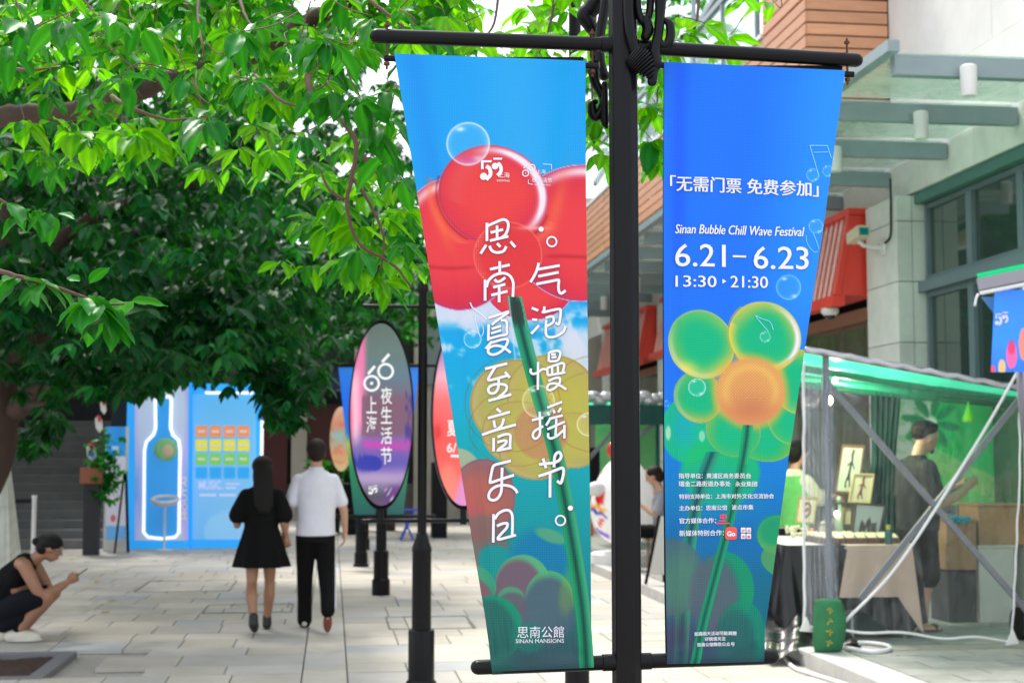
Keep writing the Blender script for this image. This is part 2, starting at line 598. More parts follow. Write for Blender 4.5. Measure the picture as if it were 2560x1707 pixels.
def disp(s, t, seed):
    a = 0.0024 * np.sin(s * 9 + seed + 1.5 * t) * (0.4 + t) + 0.0010 * np.sin(s * 23 + seed * 2 + 3 * t)
    a = a + 0.004 * np.exp(-((s - 0.10 - 0.03 * np.sin(t * 4 + seed)) / 0.03) ** 2) * smooth(t, 0.05, 0.3)
    a = a + 0.005 * smooth(t, 0.84, 0.93) * (1 - smooth(t, 0.955, 0.975)) * (np.exp(-((s - 0.14) / 0.05) ** 2) - np.exp(-((s - 0.88) / 0.05) ** 2))
    a = a + 0.0008 * smooth(t, 0.88, 0.94) * (1 - smooth(t, 0.96, 0.98)) * np.sin(s * 120)
    z = (t - 0.982) / 0.018
    wrap = -np.sqrt(np.clip(1 - z * z, 0, 1)) * 0.0165
    flat = -0.008 - 0.0085 * smooth(t, 0.0, 0.97)
    return np.where(t > 0.982, np.minimum(wrap, -0.004), flat) + a * (1 - smooth(t, 0.965, 0.985)) * smooth(t, 0.0, 0.03)

M_PRINT = bpy.data.materials.new('printed_mesh_vinyl'); M_PRINT.use_nodes = True
nt = M_PRINT.node_tree; b = nt.nodes['Principled BSDF']
an = nt.nodes.new('ShaderNodeAttribute'); an.attribute_name = 'print'
tc = nt.nodes.new('ShaderNodeTexCoord')
mp = nt.nodes.new('ShaderNodeMapping'); mp.inputs['Scale'].default_value = (215, 0, 215)
nt.links.new(tc.outputs['Object'], mp.inputs[0])
vm = nt.nodes.new('ShaderNodeVectorMath'); vm.operation = 'SINE'
sc6 = nt.nodes.new('ShaderNodeVectorMath'); sc6.operation = 'SCALE'; sc6.inputs['Scale'].default_value = 6.283
nt.links.new(mp.outputs[0], sc6.inputs[0]); nt.links.new(sc6.outputs[0], vm.inputs[0])
sx = nt.nodes.new('ShaderNodeSeparateXYZ'); nt.links.new(vm.outputs[0], sx.inputs[0])
mul = nt.nodes.new('ShaderNodeMath'); mul.operation = 'MULTIPLY_ADD'; mul.inputs[1].default_value = 1.0; mul.inputs[2].default_value = 0.0
mx2 = nt.nodes.new('ShaderNodeMath'); mx2.operation = 'MAXIMUM'
nt.links.new(sx.outputs[0], mul.inputs[0]); nt.links.new(mul.outputs[0], mx2.inputs[0]); nt.links.new(sx.outputs[2], mx2.inputs[1])
mr = nt.nodes.new('ShaderNodeMapRange'); mr.inputs[1].default_value = -1; mr.inputs[2].default_value = 1; mr.inputs[3].default_value = 0.03; mr.inputs[4].default_value = 0.0
nt.links.new(mx2.outputs[0], mr.inputs[0])
mw = nt.nodes.new('ShaderNodeMix'); mw.data_type = 'RGBA'; mw.inputs[7].default_value = (0.75, 0.78, 0.85, 1)
nt.links.new(mr.outputs[0], mw.inputs[0]); nt.links.new(an.outputs['Color'], mw.inputs[6])
nt.links.new(mw.outputs[2], b.inputs['Base Color'])
b.inputs['Roughness'].default_value = 0.42
b.inputs['Specular IOR Level'].default_value = 0.12
bp = nt.nodes.new('ShaderNodeBump'); bp.inputs['Strength'].default_value = 0.15; bp.inputs['Distance'].default_value = 0.001
nt.links.new(mx2.outputs[0], bp.inputs['Height']); nt.links.new(bp.outputs[0], b.inputs['Normal'])

def paint_left(P):
    P.vgrad([(137, (18, 160, 240)), (420, (22, 163, 238)), (740, (10, 160, 235)), (880, (0, 168, 225)), (1010, (0, 172, 212)),
             (1120, (0, 168, 180)), (1300, (0, 152, 158)), (1480, (0, 132, 140)), (1560, (40, 100, 108)), (1690, (48, 84, 90))])
    s = (P.X - edge(L1, P.Y)) / (edge(R1, P.Y) - edge(L1, P.Y))
    up = 1 - smooth(P.Y, 500, 700)
    P.over((20, 130, 235), 0.4 * np.exp(-((s - 0.10) / 0.07) ** 2) * up)
    P.over((60, 175, 238), 0.5 * np.exp(-((s - 0.62) / 0.2) ** 2) * up)
    P.over((0, 165, 235), 0.8 * np.exp(-((s - 0.86 - 0.03 * np.sin(P.Y / 90)) / 0.05) ** 2) * up)
    # clouds between the two flowers
    n = P.noise(260, 3)
    cl = smooth(n, -0.15, 0.7) * smooth(P.Y, 740, 800) * (1 - smooth(P.Y, 930, 1010))
    P.over((215, 222, 238), 0.85 * cl)
    P.over((214, 220, 236), 0.95 * (1 - smooth(P.Y, 795, 835)) * smooth(P.Y, 690, 740) * (1 - smooth(P.X, 1290, 1420)))
    P.over((216, 220, 234), 0.9 * smooth(P.X + (P.Y - 860) * 0.2, 1380, 1420) * smooth(P.Y, 800, 840) * (1 - smooth(P.Y, 915, 950)))
    # yellow flower
    yc, yr, ye = (186, 180, 84), (184, 160, 92), (150, 128, 66)
    for c in ((1290, 1012, 117, 112, 0.4), (1375, 985, 112, 98, 0), (1480, 1040, 118, 112, 0), (1300, 1085, 98, 82, 0.2), (1345, 1120, 102, 78, -0.1), (1430, 1100, 80, 70, 0)):
        P.sphere(c[0], c[1], c[2], c[3], yc, yr, ye, a=0.94, rot=c[4], white=0.12, gloss=(-0.5, 0.4))
    P.over((200, 190, 60), 0.5 * np.exp(-(((P.X - 1395) / 55) ** 2 + ((P.Y - 985) / 70) ** 2)))
    P.disc(1350, 1080, 68, 68, (188, 138, 92), 0.85, 0.08)
    P.over((206, 150, 105), 0.5 * (np.sin(P.X * 0.9) * np.sin(P.Y * 0.9) > 0.35) * (P.d(1350, 1080, 66)[0] < 1))
    for (a, bb, c, d, e) in ((1280, 1010, 120, 120, 0.2), (1480, 1010, 116, 120, 0), (1290, 1070, 120, 96, 0)):
        P.ring(a, bb, c, d, (160, 110, 50), 0.012, 0.5)
    # dim balloons, lower left
    P.disc(1140, 1172, 58, 52, (178, 182, 146), 0.9, 0.05)
    P.sphere(1200, 1250, 84, 104, (186, 98, 84), (132, 96, 104), (110, 90, 110), a=0.95, rot=0.2, white=0.05)
    P.over((200, 80, 95), 0.75 * np.exp(-(((P.X - 1150) / 45) ** 2 + ((P.Y - 1290) / 70) ** 2)))
    P.disc(1200, 1370, 70, 85, (120, 108, 100), 0.85, 0.15)
    P.over((140, 85, 85), 0.5 * np.exp(-(((P.X - 1190) / 30) ** 2 + ((P.Y - 1330) / 40) ** 2)))
    P.disc(1250, 1410, 60, 42, (0, 148, 148), 0.9, 0.05, 0.6)
    P.disc(1345, 1400, 72, 78, (0, 118, 168), 0.85, 0.25)
    P.disc(1375, 1338, 42, 16, (90, 165, 120), 0.85, 0.25, 0.35)
    P.disc(1305, 1462, 70, 78, (96, 176, 118), 0.9, 0.03, -0.1)
    P.disc(1295, 1478, 62, 82, (112, 88, 106), 0.95, 0.12, -0.1)
    P.disc(1370, 1500, 62, 76, (80, 170, 112), 0.9, 0.03)
    P.disc(1368, 1524, 66, 84, (74, 98, 114), 0.95, 0.14)
    P.disc(1180, 1460, 60, 50, (60, 160, 120), 0.85, 0.03, 0.4)
    P.disc(1170, 1482, 62, 44, (130, 84, 96), 0.9, 0.15, 0.4)
    P.disc(1275, 1490, 32, 26, (70, 165, 118), 0.8, 0.1)
    P.disc(1278, 1508, 36, 30, (96, 90, 104), 0.9, 0.2)
    P.disc(1225, 1570, 78, 84, (0, 150, 110), 0.85, 0.03, 0.3)
    P.disc(1205, 1585, 82, 90, (34, 104, 96), 0.95, 0.12, 0.3)
    P.disc(1420, 1470, 22, 60, (120, 170, 70), 0.4, 0.4, 0.2)
    P.disc(1320, 1590, 44, 36, (20, 130, 110), 0.7, 0.2)
    P.over((52, 78, 88), 0.8 * smooth(P.Y, 1565, 1690) * smooth(P.X, 1230, 1330))
    P.over((30, 92, 86), 0.8 * smooth(P.Y, 1550, 1680) * (1 - smooth(P.X, 1250, 1320)))
    # red flower
    red, rim, ed = (236, 62, 70), (214, 40, 72), (150, 62, 150)
    for c in ((1322, 712, 112, 90, 0.0), (1140, 612, 142, 166, -0.25), (1452, 585, 176, 170, 0.1)):
        P.sphere(c[0], c[1], c[2], c[3], red, rim, ed, rot=c[4], gloss=(0.35, -0.75), white=0.85)
        P.ring(c[0], c[1], c[2] + 1, c[3] + 1, (235, 215, 240), 0.006, 0.8, c[4])
    P.sphere(1232, 490, 138, 122, (238, 66, 66), (216, 44, 76), (150, 60, 120), rot=0.35, gloss=(0.75, -0.75), white=1.0)
    r, u, v = P.d(1232, 490, 138, 122, 0.35)
    P.over((150, 20, 30), 0.55 * np.exp(-((r - 1.04) / 0.022) ** 2) * (v > 0.0) * (P.Y < 600))
    P.over((250, 120, 80), 0.5 * np.exp(-((r - 1.16) / 0.07) ** 2) * (v > 0.1) * (P.Y < 610))
    P.over((232, 96, 96), 0.35 * np.exp(-((r - 0.7) / 0.15) ** 2) * (u < -0.1) * (v < 0.4))
    P.disc(1268, 640, 86, 82, (228, 54, 60), 0.95, 0.03)
    P.ring(1268, 640, 86, 84, (246, 130, 110), 0.02, 0.7)
    q = P.d(1268, 640, 84)[0]
    P.over((248, 150, 120), 0.5 * smooth(q, 0.72, 0.98) * (q < 1) * (P.X < 1245) * ((np.sin(P.X * 1.1) + np.sin(P.Y * 1.1)) > 0.1))
    P.over((170, 20, 30), 0.5 * np.exp(-(((P.Y - 642 - (P.X - 1400) ** 2 * 0.0009) / 5) ** 2)) * smooth(P.X, 1350, 1380))
    P.over((170, 20, 40), 0.5 * np.exp(-(((P.Y - 672 + (P.X - 1130) ** 2 * 0.0012) / 5) ** 2)) * (1 - smooth(P.X, 1160, 1200)))
    P.over((248, 120, 70), 0.5 * np.exp(-(((P.X - 1400 + (P.Y - 480) * 0.25) / 16) ** 2 + ((P.Y - 520) / 80) ** 2)))
    P.over((248, 110, 60), 0.6 * np.exp(-(((P.X - 1095 - (P.Y - 540) * 0.35) / 13) ** 2 + ((P.Y - 570) / 60) ** 2)))
    P.over((252, 170, 150), 0.8 * np.exp(-(((P.X - 1330) / 36) ** 2 + ((P.Y - 572) / 5) ** 2)))
    # stem
    P.stem([(1283, 742), (1296, 800), (1322, 905), (1352, 1015), (1386, 1130), (1412, 1260), (1434, 1390), (1452, 1520), (1466, 1690)],
           39, (6, 66, 62), (0, 146, 92), (84, 168, 128), 0.9)
    P.over((40, 52, 50), 0.85 * smooth(P.Y, 735, 760) * (1 - smooth(P.Y, 800, 830)) * (P.d(1290, 780, 15, 70, -0.2)[0] < 1))
    P.over((235, 225, 235), 0.6 * np.exp(-((P.X - (1270 + (P.Y - 742) * 0.10)) / 2.0) ** 2) * (P.Y > 742) * (P.Y < 900))
    P.bubble(1169, 362, 54)
    P.over((205, 80, 190), 0.6 * np.exp(-(((P.X - 1170) / 28) ** 2 + ((P.Y - 402) / 8) ** 2)))
    P.bubble(1180, 849, 22)
    P.bubble(1344, 1004, 41, (250, 245, 190), 0.6)
    P.bubble(1468, 1061, 29, (250, 245, 190), 0.8)

def paint_right(P):
    P.vgrad([(150, (20, 118, 246)), (600, (20, 118, 246)), (900, (20, 116, 244)), (1060, (12, 124, 238)), (1180, (0, 128, 212)), (1330, (0, 112, 178)),
             (1480, (6, 104, 158)), (1570, (40, 86, 118)), (1665, (50, 72, 92))])
    s = (P.X - edge(L2, P.Y)) / (edge(R2, P.Y) - edge(L2, P.Y))
    P.over((36, 150, 255), 0.9 * smooth(s, 0.45, 1.0) * (1 - smooth(P.Y, 700, 1000)))
    P.over((18, 80, 250), 0.5 * np.exp(-((s - 0.09) / 0.05) ** 2) * (1 - smooth(P.Y, 500, 760)))
    P.over((0, 108, 128), 0.8 * smooth(P.Y, 1360, 1480) * smooth(s, 0.55, 0.9))
    # dim balloons behind
    P.disc(1715, 1075, 66, 82, (0, 188, 140), 0.95, 0.05)
    P.disc(1795, 1180, 98, 86, (0, 190, 112), 0.9, 0.08)
    P.disc(1705, 1065, 26, 40, (0, 172, 190), 0.7, 0.6)
    P.disc(1667, 1082, 7, 18, (190, 230, 190), 0.85, 0.3)
    P.disc(1750, 1090, 8, 14, (150, 226, 180), 0.85, 0.3)
    P.disc(1775, 1235, 110, 60, (0, 150, 180), 0.5, 0.7)
    P.stem([(1778, 1130), (1745, 1220), (1722, 1330), (1706, 1470), (1696, 1670)], 36, (10, 66, 80), (20, 130, 116), (60, 165, 120), 0.8)
    P.disc(1938, 1335, 52, 48, (96, 176, 84), 0.92, 0.04)
    P.disc(1932, 1326, 42, 38, (0, 150, 110), 0.8, 0.4)
    P.disc(1944, 1400, 50, 38, (84, 160, 90), 0.85, 0.05, 0.4)
    P.disc(1672, 1440, 84, 96, (72, 100, 118), 0.93, 0.03)
    P.disc(1700, 1460, 50, 90, (80, 150, 100), 0.5, 0.6)
    P.disc(1808, 1470, 70, 92, (0, 152, 96), 0.85, 0.04)
    P.disc(1780, 1488, 62, 100, (84, 96, 110), 0.92, 0.22)
    P.disc(1850, 1590, 58, 92, (0, 140, 104), 0.75, 0.04)
    P.disc(1832, 1610, 50, 90, (38, 96, 98), 0.8, 0.2)
    P.over((90, 52, 82), 0.55 * np.exp(-(((P.X - 1690) / 42) ** 2 + ((P.Y - 1590) / 60) ** 2)))
    P.over((44, 70, 86), 0.65 * smooth(P.Y, 1585, 1665))
    P.stem([(1868, 1050), (1852, 1160), (1822, 1290), (1788, 1420), (1752, 1560), (1730, 1670)], 25, (4, 80, 76), (0, 146, 98), (30, 160, 112), 0.9)
    # flower
    core, rim, ed = (0, 186, 130), (206, 200, 84), (236, 210, 90)
    P.sphere(1905, 1098, 76, 55, core, (110, 185, 84), (170, 180, 90), rot=0.2, white=0.15)
    P.sphere(1828, 1078, 70, 62, core, (120, 185, 90), (180, 170, 90), rot=0.5, white=0.1)
    P.sphere(1978, 1040, 66, 72, core, (150, 190, 84), (225, 205, 90), white=0.1)
    P.sphere(1990, 955, 62, 80, core, (190, 200, 90), (240, 205, 90), white=0.1)
    P.sphere(1742, 992, 60, 66, core, (190, 186, 80), (196, 176, 80), rot=-0.3, white=0.25, gloss=(-0.8, 0))
    P.sphere(1750, 862, 80, 88, core, rim, (225, 205, 100), rot=-0.6, white=0.4, gloss=(-0.75, 0.2))
    P.over((244, 226, 96), 0.75 * np.exp(-(((P.X - 1710) / 30) ** 2 + ((P.Y - 925) / 22) ** 2)) * (P.d(1750, 862, 80, 88, -0.6)[0] < 1))
    P.sphere(1908, 842, 92, 84, core, rim, (235, 215, 110), rot=0.6, white=0.9, gloss=(0.8, -0.35))
    r, u, v = P.d(1908, 842, 92, 84, 0.6)
    P.over((244, 216, 80), 0.7 * smooth(r, 0.72, 1.0) * (r < 1) * (v > 0.2))
    P.over((206, 172, 60), 0.8 * np.exp(-((r - 1.03) / 0.02) ** 2) * (P.X < 1850))
    for k in (0.0, 8.0):
        P.over((216, 168, 66), 0.6 * np.exp(-((P.Y - 925 + (P.X - 1935) * 0.72 - k) / 2.5) ** 2) * (P.X > 1925) * (P.X < 2012))
    r, u, v = P.d(1872, 980, 84, 83)
    m = 1 - smooth(r, 0.97, 1.03)
    P.over((240, 178, 70), 0.65 * (1 - smooth(r, 1.0, 1.3)))
    P.over((230, 158, 92), m)
    P.over((206, 126, 86), m * 0.9 * np.exp(-((u / 0.7) ** 2 + ((v - 0.45) / 0.5) ** 2)))
    P.over((242, 200, 96), m * 0.6 * np.exp(-((r - 0.74) / 0.13) ** 2) * (1 - smooth(v, 0.0, 0.6)))
    cell = np.sin(P.X * 0.85 + 0.3 * v * 4) * np.sin(P.Y * 0.85)
    P.over((250, 214, 120), m * 0.6 * smooth(cell, 0.2, 0.7) * (1 - smooth(v, 0.1, 0.6)))
    P.over((196, 120, 70), m * 0.5 * smooth(-cell, 0.2, 0.7) * (1 - smooth(v, 0.1, 0.6)))
    P.stem([(1866, 1062), (1862, 1100), (1852, 1160)], 27, (4, 84, 78), (0, 156, 100), (60, 186, 120), 0.95)
    P.bubble(1967, 720, 31, (130, 210, 255))
    P.bubble(1738, 969, 22)
    P.bubble(1909, 843, 13)
    P.bubble(2028, 440, 16, (150, 225, 255))
    P.bubble(2036, 568, 18, (150, 225, 255))
    P.bubble(2066, 430, 14, (150, 225, 255))
    P.bubble(1663, 1009, 8, (110, 220, 255))

L1 = [(137, 985), (533, 1050), (1300, 1171), (1583, 1219), (1649, 1224), (1690, 1230)]
R1 = [(150, 1462), (500, 1463), (1000, 1468), (1300, 1472), (1565, 1474), (1655, 1481), (1680, 1482)]
L2 = [(157, 1658), (500, 1656), (850, 1656), (1150, 1657), (1487, 1660), (1665, 1663)]
R2 = [(178, 2110), (600, 2050), (832, 2013), (1085, 1975), (1150, 1964), (1250, 1950), (1576, 1906), (1665, 1905)]
BAN1 = ((985, 137, 1462, 155), (1231, 1685, 1481, 1675), L1, R1)
BAN2 = ((1658, 158, 2110, 179), (1663, 1668, 1906, 1660), L2, R2)

left_banner = cloth('banner', *BAN1, paint_left, 210, 640, 0.0)
tag(left_banner, 'tall tapering light blue banner with red balloon flower and white hand lettered characters', 'banner')
right_banner = cloth('banner', *BAN2, paint_right, 200, 640, 2.1)
tag(right_banner, 'tall tapering deep blue banner with yellow green balloon flower and dates 6.21 - 6.23', 'banner')

def to_banner(px, py, which, lift=0.0012):
    """a point of the print: plane of the banner plus its ripple, a hair in front"""
    top, bot, Lt, Rt = BAN1 if which == 1 else BAN2
    seed = 0.0 if which == 1 else 2.1
    s = (px - edge(Lt, py)) / (edge(Rt, py) - edge(Lt, py))
    yt = top[1] + (top[3] - top[1]) * s; yb = bot[1] + (bot[3] - bot[1]) * s
    t = (py - yt) / (yb - yt)
    p = at_y(px, py, YB)
    p.y += float(disp(np.array(s), np.array(t), seed)) - lift
    return p

class Flat:
    """flat print collected in picture units, then laid on a banner"""
    def __init__(s): s.v = []; s.f = []
    def stroke(s, pts, w, closed=False, n=0):
        if n: pts = cr(pts, n)
        # short segments so that the print follows the ripples
        v, f = ribbon2d(pts, w, closed)
        k = len(s.v); s.v += [tuple(a) for a in v]; s.f += [tuple(i + k for i in q) for q in f]
    def disc(s, x, y, r, n=20):
        k = len(s.v); s.v += [(x + r * math.cos(6.2832 * i / n), y + r * math.sin(6.2832 * i / n)) for i in range(n)]
        s.f.append(tuple(range(k, k + n)))
    def ring(s, x, y, r, w, ry=None, n=28):
        ry = ry or r
        s.stroke([(x + r * math.cos(6.2832 * i / n), y + ry * math.sin(6.2832 * i / n)) for i in range(n)], w, True)
    def poly(s, pts):
        k = len(s.v); s.v += list(pts); s.f.append(tuple(range(k, k + len(pts))))
    def text(s, txt, x, y, width, slope=0.0, bold=0.0, spacing=1.0, shear=0.0, height=None, size=None):
        V, Fc = text2d(txt, bold, spacing, shear)
        if not V: return
        x0 = min(v[0] for v in V); x1 = max(v[0] for v in V)
        k = (width / (x1 - x0)) if width else size
        ky = k
        if height:
            y0 = min(v[1] for v in V); y1 = max(v[1] for v in V); ky = height / (y1 - y0)
        b = len(s.v)
        for v in V:
            X = x + (v[0] - x0) * k
            s.v.append((X, y - v[1] * ky + slope * (X - x)))
        s.f += [tuple(i + b for i in q) for q in Fc]
    def lay(s, name, which, m, parent, lift=0.0012):
        P = [to_banner(a, b2, which, lift) for a, b2 in s.v]
        mb = MB(); mb.v = [tuple(p) for p in P]; mb.f = s.f
        return mb.build(name, m, parent)

KX = 6.532
def crop_strokes(F, ox, oy, strokes, w=44, n=5):
    F = Flat(); CH.append(F)
    for st in strokes:
        pts = [(ox + a / KX, oy + b2 / KX) for a, b2 in st]
        F.stroke(pts, w / KX, n=(n if len(pts) > 2 else 0))

CH = []
# si
crop_strokes(None, 1170, 530, [
    [(297, 195), (297, 492)], [(310, 245), (430, 190), (560, 142), (630, 175), (645, 240), (630, 320), (590, 395), (530, 440)],
    [(345, 488), (480, 455), (645, 415)], [(461, 240), (461, 445)], [(355, 355), (560, 305)],
    [(285, 555), (195, 695)], [(338, 570), (370, 640), (430, 675), (500, 678), (570, 650), (612, 578)],
    [(460, 530), (515, 590)], [(680, 500), (760, 590)]])
# nan
crop_strokes(None, 1170, 530, [
    [(503, 822), (503, 1020)], [(345, 952), (668, 878)], [(267, 1120), (267, 1460)],
    [(290, 1240), (320, 1140), (400, 1060), (500, 1022), (600, 1020), (680, 1070), (722, 1160), (724, 1250), (717, 1398)],
    [(420, 1115), (455, 1150), (510, 1145), (595, 1085)], [(395, 1245), (595, 1195)], [(365, 1372), (630, 1308)], [(493, 1220), (493, 1490)]])
# xia
crop_strokes(None, 1170, 740, [
    [(318, 372), (655, 262)], [(650, 275), (545, 350), (440, 425), (375, 480)], [(520, 410), (590, 412), (618, 460), (616, 560), (612, 635), (500, 660), (330, 705)],
    [(325, 470), (322, 600), (318, 740)], [(370, 548), (525, 500)], [(360, 620), (525, 570)],
    [(275, 868), (380, 748)], [(370, 770), (470, 740), (570, 715), (630, 725), (620, 790), (560, 880), (470, 945), (380, 965), (320, 930), (330, 860), (420, 820), (530, 835), (610, 880), (680, 935)]], w=42)
# zhi
crop_strokes(None, 1170, 900, [
    [(265, 150), (625, 65)], [(430, 120), (370, 220), (320, 310), (340, 335), (450, 310), (590, 270), (640, 262)],
    [(585, 200), (665, 295)], [(485, 310), (483, 400), (470, 480), (420, 540), (350, 545), (318, 500), (340, 440), (420, 405), (520, 400), (600, 420), (612, 480), (560, 550), (480, 615)],
    [(320, 668), (500, 620), (690, 565)]], w=44)
# yin
crop_strokes(None, 1170, 900, [
    [(450, 795), (520, 855)], [(310, 950), (668, 850)], [(408, 985), (415, 1050), (432, 1105)], [(568, 955), (540, 1050), (490, 1110), (420, 1150)],
    [(215, 1222), (420, 1150), (765, 1055)], [(405, 1270), (402, 1490)],
    [(465, 1258), (560, 1220), (640, 1210), (672, 1240), (668, 1340), (665, 1450)], [(462, 1345), (540, 1318), (605, 1320), (590, 1370), (530, 1420), (475, 1470), (560, 1455), (690, 1430)]])
# yue
crop_strokes(None, 1170, 1120, [
    [(680, 205), (540, 240), (430, 270), (390, 310), (365, 420), (345, 540), (365, 555), (500, 510), (730, 435)],
    [(540, 315), (535, 450), (532, 600), (520, 720), (470, 810), (400, 845), (335, 820), (325, 750), (370, 670), (460, 615), (570, 600), (680, 620), (750, 670), (785, 728)]])
# ri
crop_strokes(None, 1170, 1120, [
    [(402, 1070), (396, 1530)], [(420, 1150), (480, 1060), (570, 1010), (650, 1010), (695, 1070), (705, 1180), (700, 1410)],
    [(455, 1262), (540, 1225), (620, 1220), (610, 1290), (540, 1370), (475, 1450), (490, 1478), (600, 1450), (760, 1405)]])
# qi
crop_strokes(None, 1170, 530, [
    [(1140, 845), (1120, 930), (1080, 1030), (1005, 1160)], [(1130, 950), (1485, 885)], [(1130, 1065), (1468, 995)],
    [(1100, 1190), (1300, 1150), (1440, 1122), (1470, 1135), (1462, 1240), (1480, 1320), (1520, 1335), (1580, 1290)]])
# pao
crop_strokes(None, 1170, 740, [
    [(1025, 205), (1130, 248)], [(1030, 395), (1115, 400)], [(1145, 490), (1015, 625)],
    [(1230, 180), (1228, 240), (1215, 275), (1360, 240), (1480, 222), (1500, 260), (1490, 370), (1465, 470), (1410, 440)],
    [(1250, 370), (1340, 342), (1385, 370), (1370, 440), (1290, 490), (1250, 510)], [(1260, 400), (1255, 520), (1260, 640), (1320, 680), (1430, 660), (1540, 590), (1580, 500)]], w=42)
# man
crop_strokes(None, 1170, 740, [
    [(1010, 1190), (1005, 1240), (1040, 1275), (1110, 1260), (1200, 1200), (1260, 1205)], [(1128, 1082), (1122, 1535)],
    [(1305, 920), (1300, 1080)], [(1310, 925), (1430, 900), (1490, 925), (1480, 1000), (1440, 1060), (1310, 1075)],
    [(1340, 960), (1420, 955)], [(1345, 1010), (1430, 1000)],
    [(1275, 1180), (1285, 1300)], [(1270, 1185), (1420, 1130), (1530, 1100), (1555, 1150), (1530, 1240)], [(1280, 1300), (1440, 1275), (1575, 1250)],
    [(1355, 1165), (1360, 1280)], [(1450, 1140), (1455, 1265)],
    [(1295, 1395), (1400, 1345), (1480, 1345), (1480, 1420), (1420, 1490), (1330, 1540), (1275, 1520), (1300, 1450), (1400, 1430), (1500, 1470), (1590, 1530)]], w=40)
# yao
crop_strokes(None, 1170, 900, [
    [(1152, 845), (1155, 1000), (1158, 1150), (1140, 1240), (1080, 1285), (1040, 1240), (1060, 1170), (1130, 1120), (1210, 1080)],
    [(1025, 985), (1210, 940)], [(1275, 780), (1520, 685)], [(1280, 850), (1310, 905)], [(1375, 815), (1400, 870)], [(1505, 780), (1455, 855)],
    [(1335, 940), (1255, 1070)], [(1310, 960), (1530, 905)], [(1275, 1130), (1565, 1005)], [(1425, 960), (1420, 1100), (1410, 1230)],
    [(1290, 1190), (1290, 1250), (1330, 1278), (1430, 1240), (1560, 1130)], [(1558, 1060), (1556, 1280)]], w=40)
# jie
crop_strokes(None, 1170, 1120, [
    [(1205, 165), (1255, 325)], [(1140, 265), (1260, 250), (1380, 235), (1470, 195), (1505, 130), (1480, 70), (1430, 80), (1395, 150), (1385, 310)],
    [(1130, 455), (1300, 400), (1440, 345), (1520, 320), (1545, 370), (1530, 470), (1495, 565), (1435, 530)], [(1320, 400), (1318, 800)]], w=46)
for kind_, x, y in (('d', 1170 + 1180 / KX, 530 + 298 / KX), ('r', 1170 + 1355 / KX, 530 + 498 / KX), ('d', 1170 + 1652 / KX, 1120 + 972 / KX), ('r', 1170 + 1490 / KX, 1120 + 1173 / KX)):
    F = Flat(); CH.append(F)
    if kind_ == 'd': F.disc(x, y, 6.4)
    else: F.ring(x, y, 12.0, 4.2)
M_OUTL = mat('thin_dark_print', (0.20, 0.05, 0.10), 0.5)
for i, F in enumerate(CH):
    o = F.lay('character' if i < 12 else 'dot', 1, M_WHITE, left_banner, 0.0024)
    sh = Flat(); sh.v = [(a + 1.1, b2 + 1.1) for a, b2 in F.v]; sh.f = F.f
    k = sh.lay('character_edge', 1, M_OUTL, left_banner, 0.0014); k.parent = o; ORIG[k] = ORIG[o]

# the two small emblems on the red flower
E1 = Flat()
def px55(F, x, y, k):
    """round-bellied double five"""
    for dx, dy, q in ((0, 6, 1.0), (27, 0, 0.92)):
        X, Yy = x + dx * k, y + dy * k
        F.poly([(X + 2 * k, Yy), (X + 26 * k * q, Yy), (X + 24 * k * q, Yy + 5 * k * q), (X + 2 * k, Yy + 5 * k * q)])
        if q == 1.0: F.poly([(X, Yy), (X + 6 * k, Yy), (X + 6 * k, Yy + 21 * k), (X, Yy + 21 * k)])
        F.stroke(cr([(X + 12 * k, Yy + 14 * k * q), (X + 20 * k * q, Yy + 20 * k * q), (X + 22 * k * q, Yy + 34 * k * q), (X + 12 * k, Yy + 46 * k * q)], 5), 9 * k * q)
        F.disc(X + 6 * k, Yy + (38 * k if q == 1.0 else 20 * k), 8.5 * k * q)
px55(E1, 1201, 398, 1.05)
E1.text('上海', 1244, 446, 28, 0.02)
E1.text('SHOPPING', 1240, 457, 32, 0.02, 0.0)
E1.ring(1312, 436, 7.5, 2.6); E1.disc(1312, 436, 1.6); E1.ring(1328, 422, 7.5, 2.6)
E1.stroke([(1307, 424), (1316, 415)], 2.4); E1.text('上海', 1340, 436, 22, 0.02)
E1.text('夜生活节', 1328, 457, 50, 0.03)
E1.stroke([(1355, 413), (1377, 414), (1377, 427)], 1.4); E1.stroke([(1319, 452), (1319, 462), (1330, 464)], 1.4)
E1.text('Shanghai Night Festival', 1334, 466, 40, 0.02)
E1.lay('logo', 1, M_WHITE, left_banner, 0.0022)['kind'] = 'stuff'
E2 = Flat()
E2.text('思南公館', 1290, 1588, 117, 0.0, 0.0, height=29)
E2.text('SINAN MANSIONS', 1286, 1603, 121, 0.0, 0.0, height=10)
E2.lay('logo', 1, M_WHITE, left_banner, 0.0022)['kind'] = 'stuff'
N1 = Flat()
N1.stroke([(1174, 758), (1180, 770), (1196, 782), (1216, 800)], 3.0, n=5)
N1.stroke([(1186, 790), (1190, 815), (1199, 843)], 1.6, n=4)
N1.stroke([(1205, 815), (1207, 830), (1203, 842)], 1.6, n=4)
N1.lay('music_note', 1, mat('pale_print', (0.62, 0.72, 0.85), 0.5), left_banner, 0.0016)

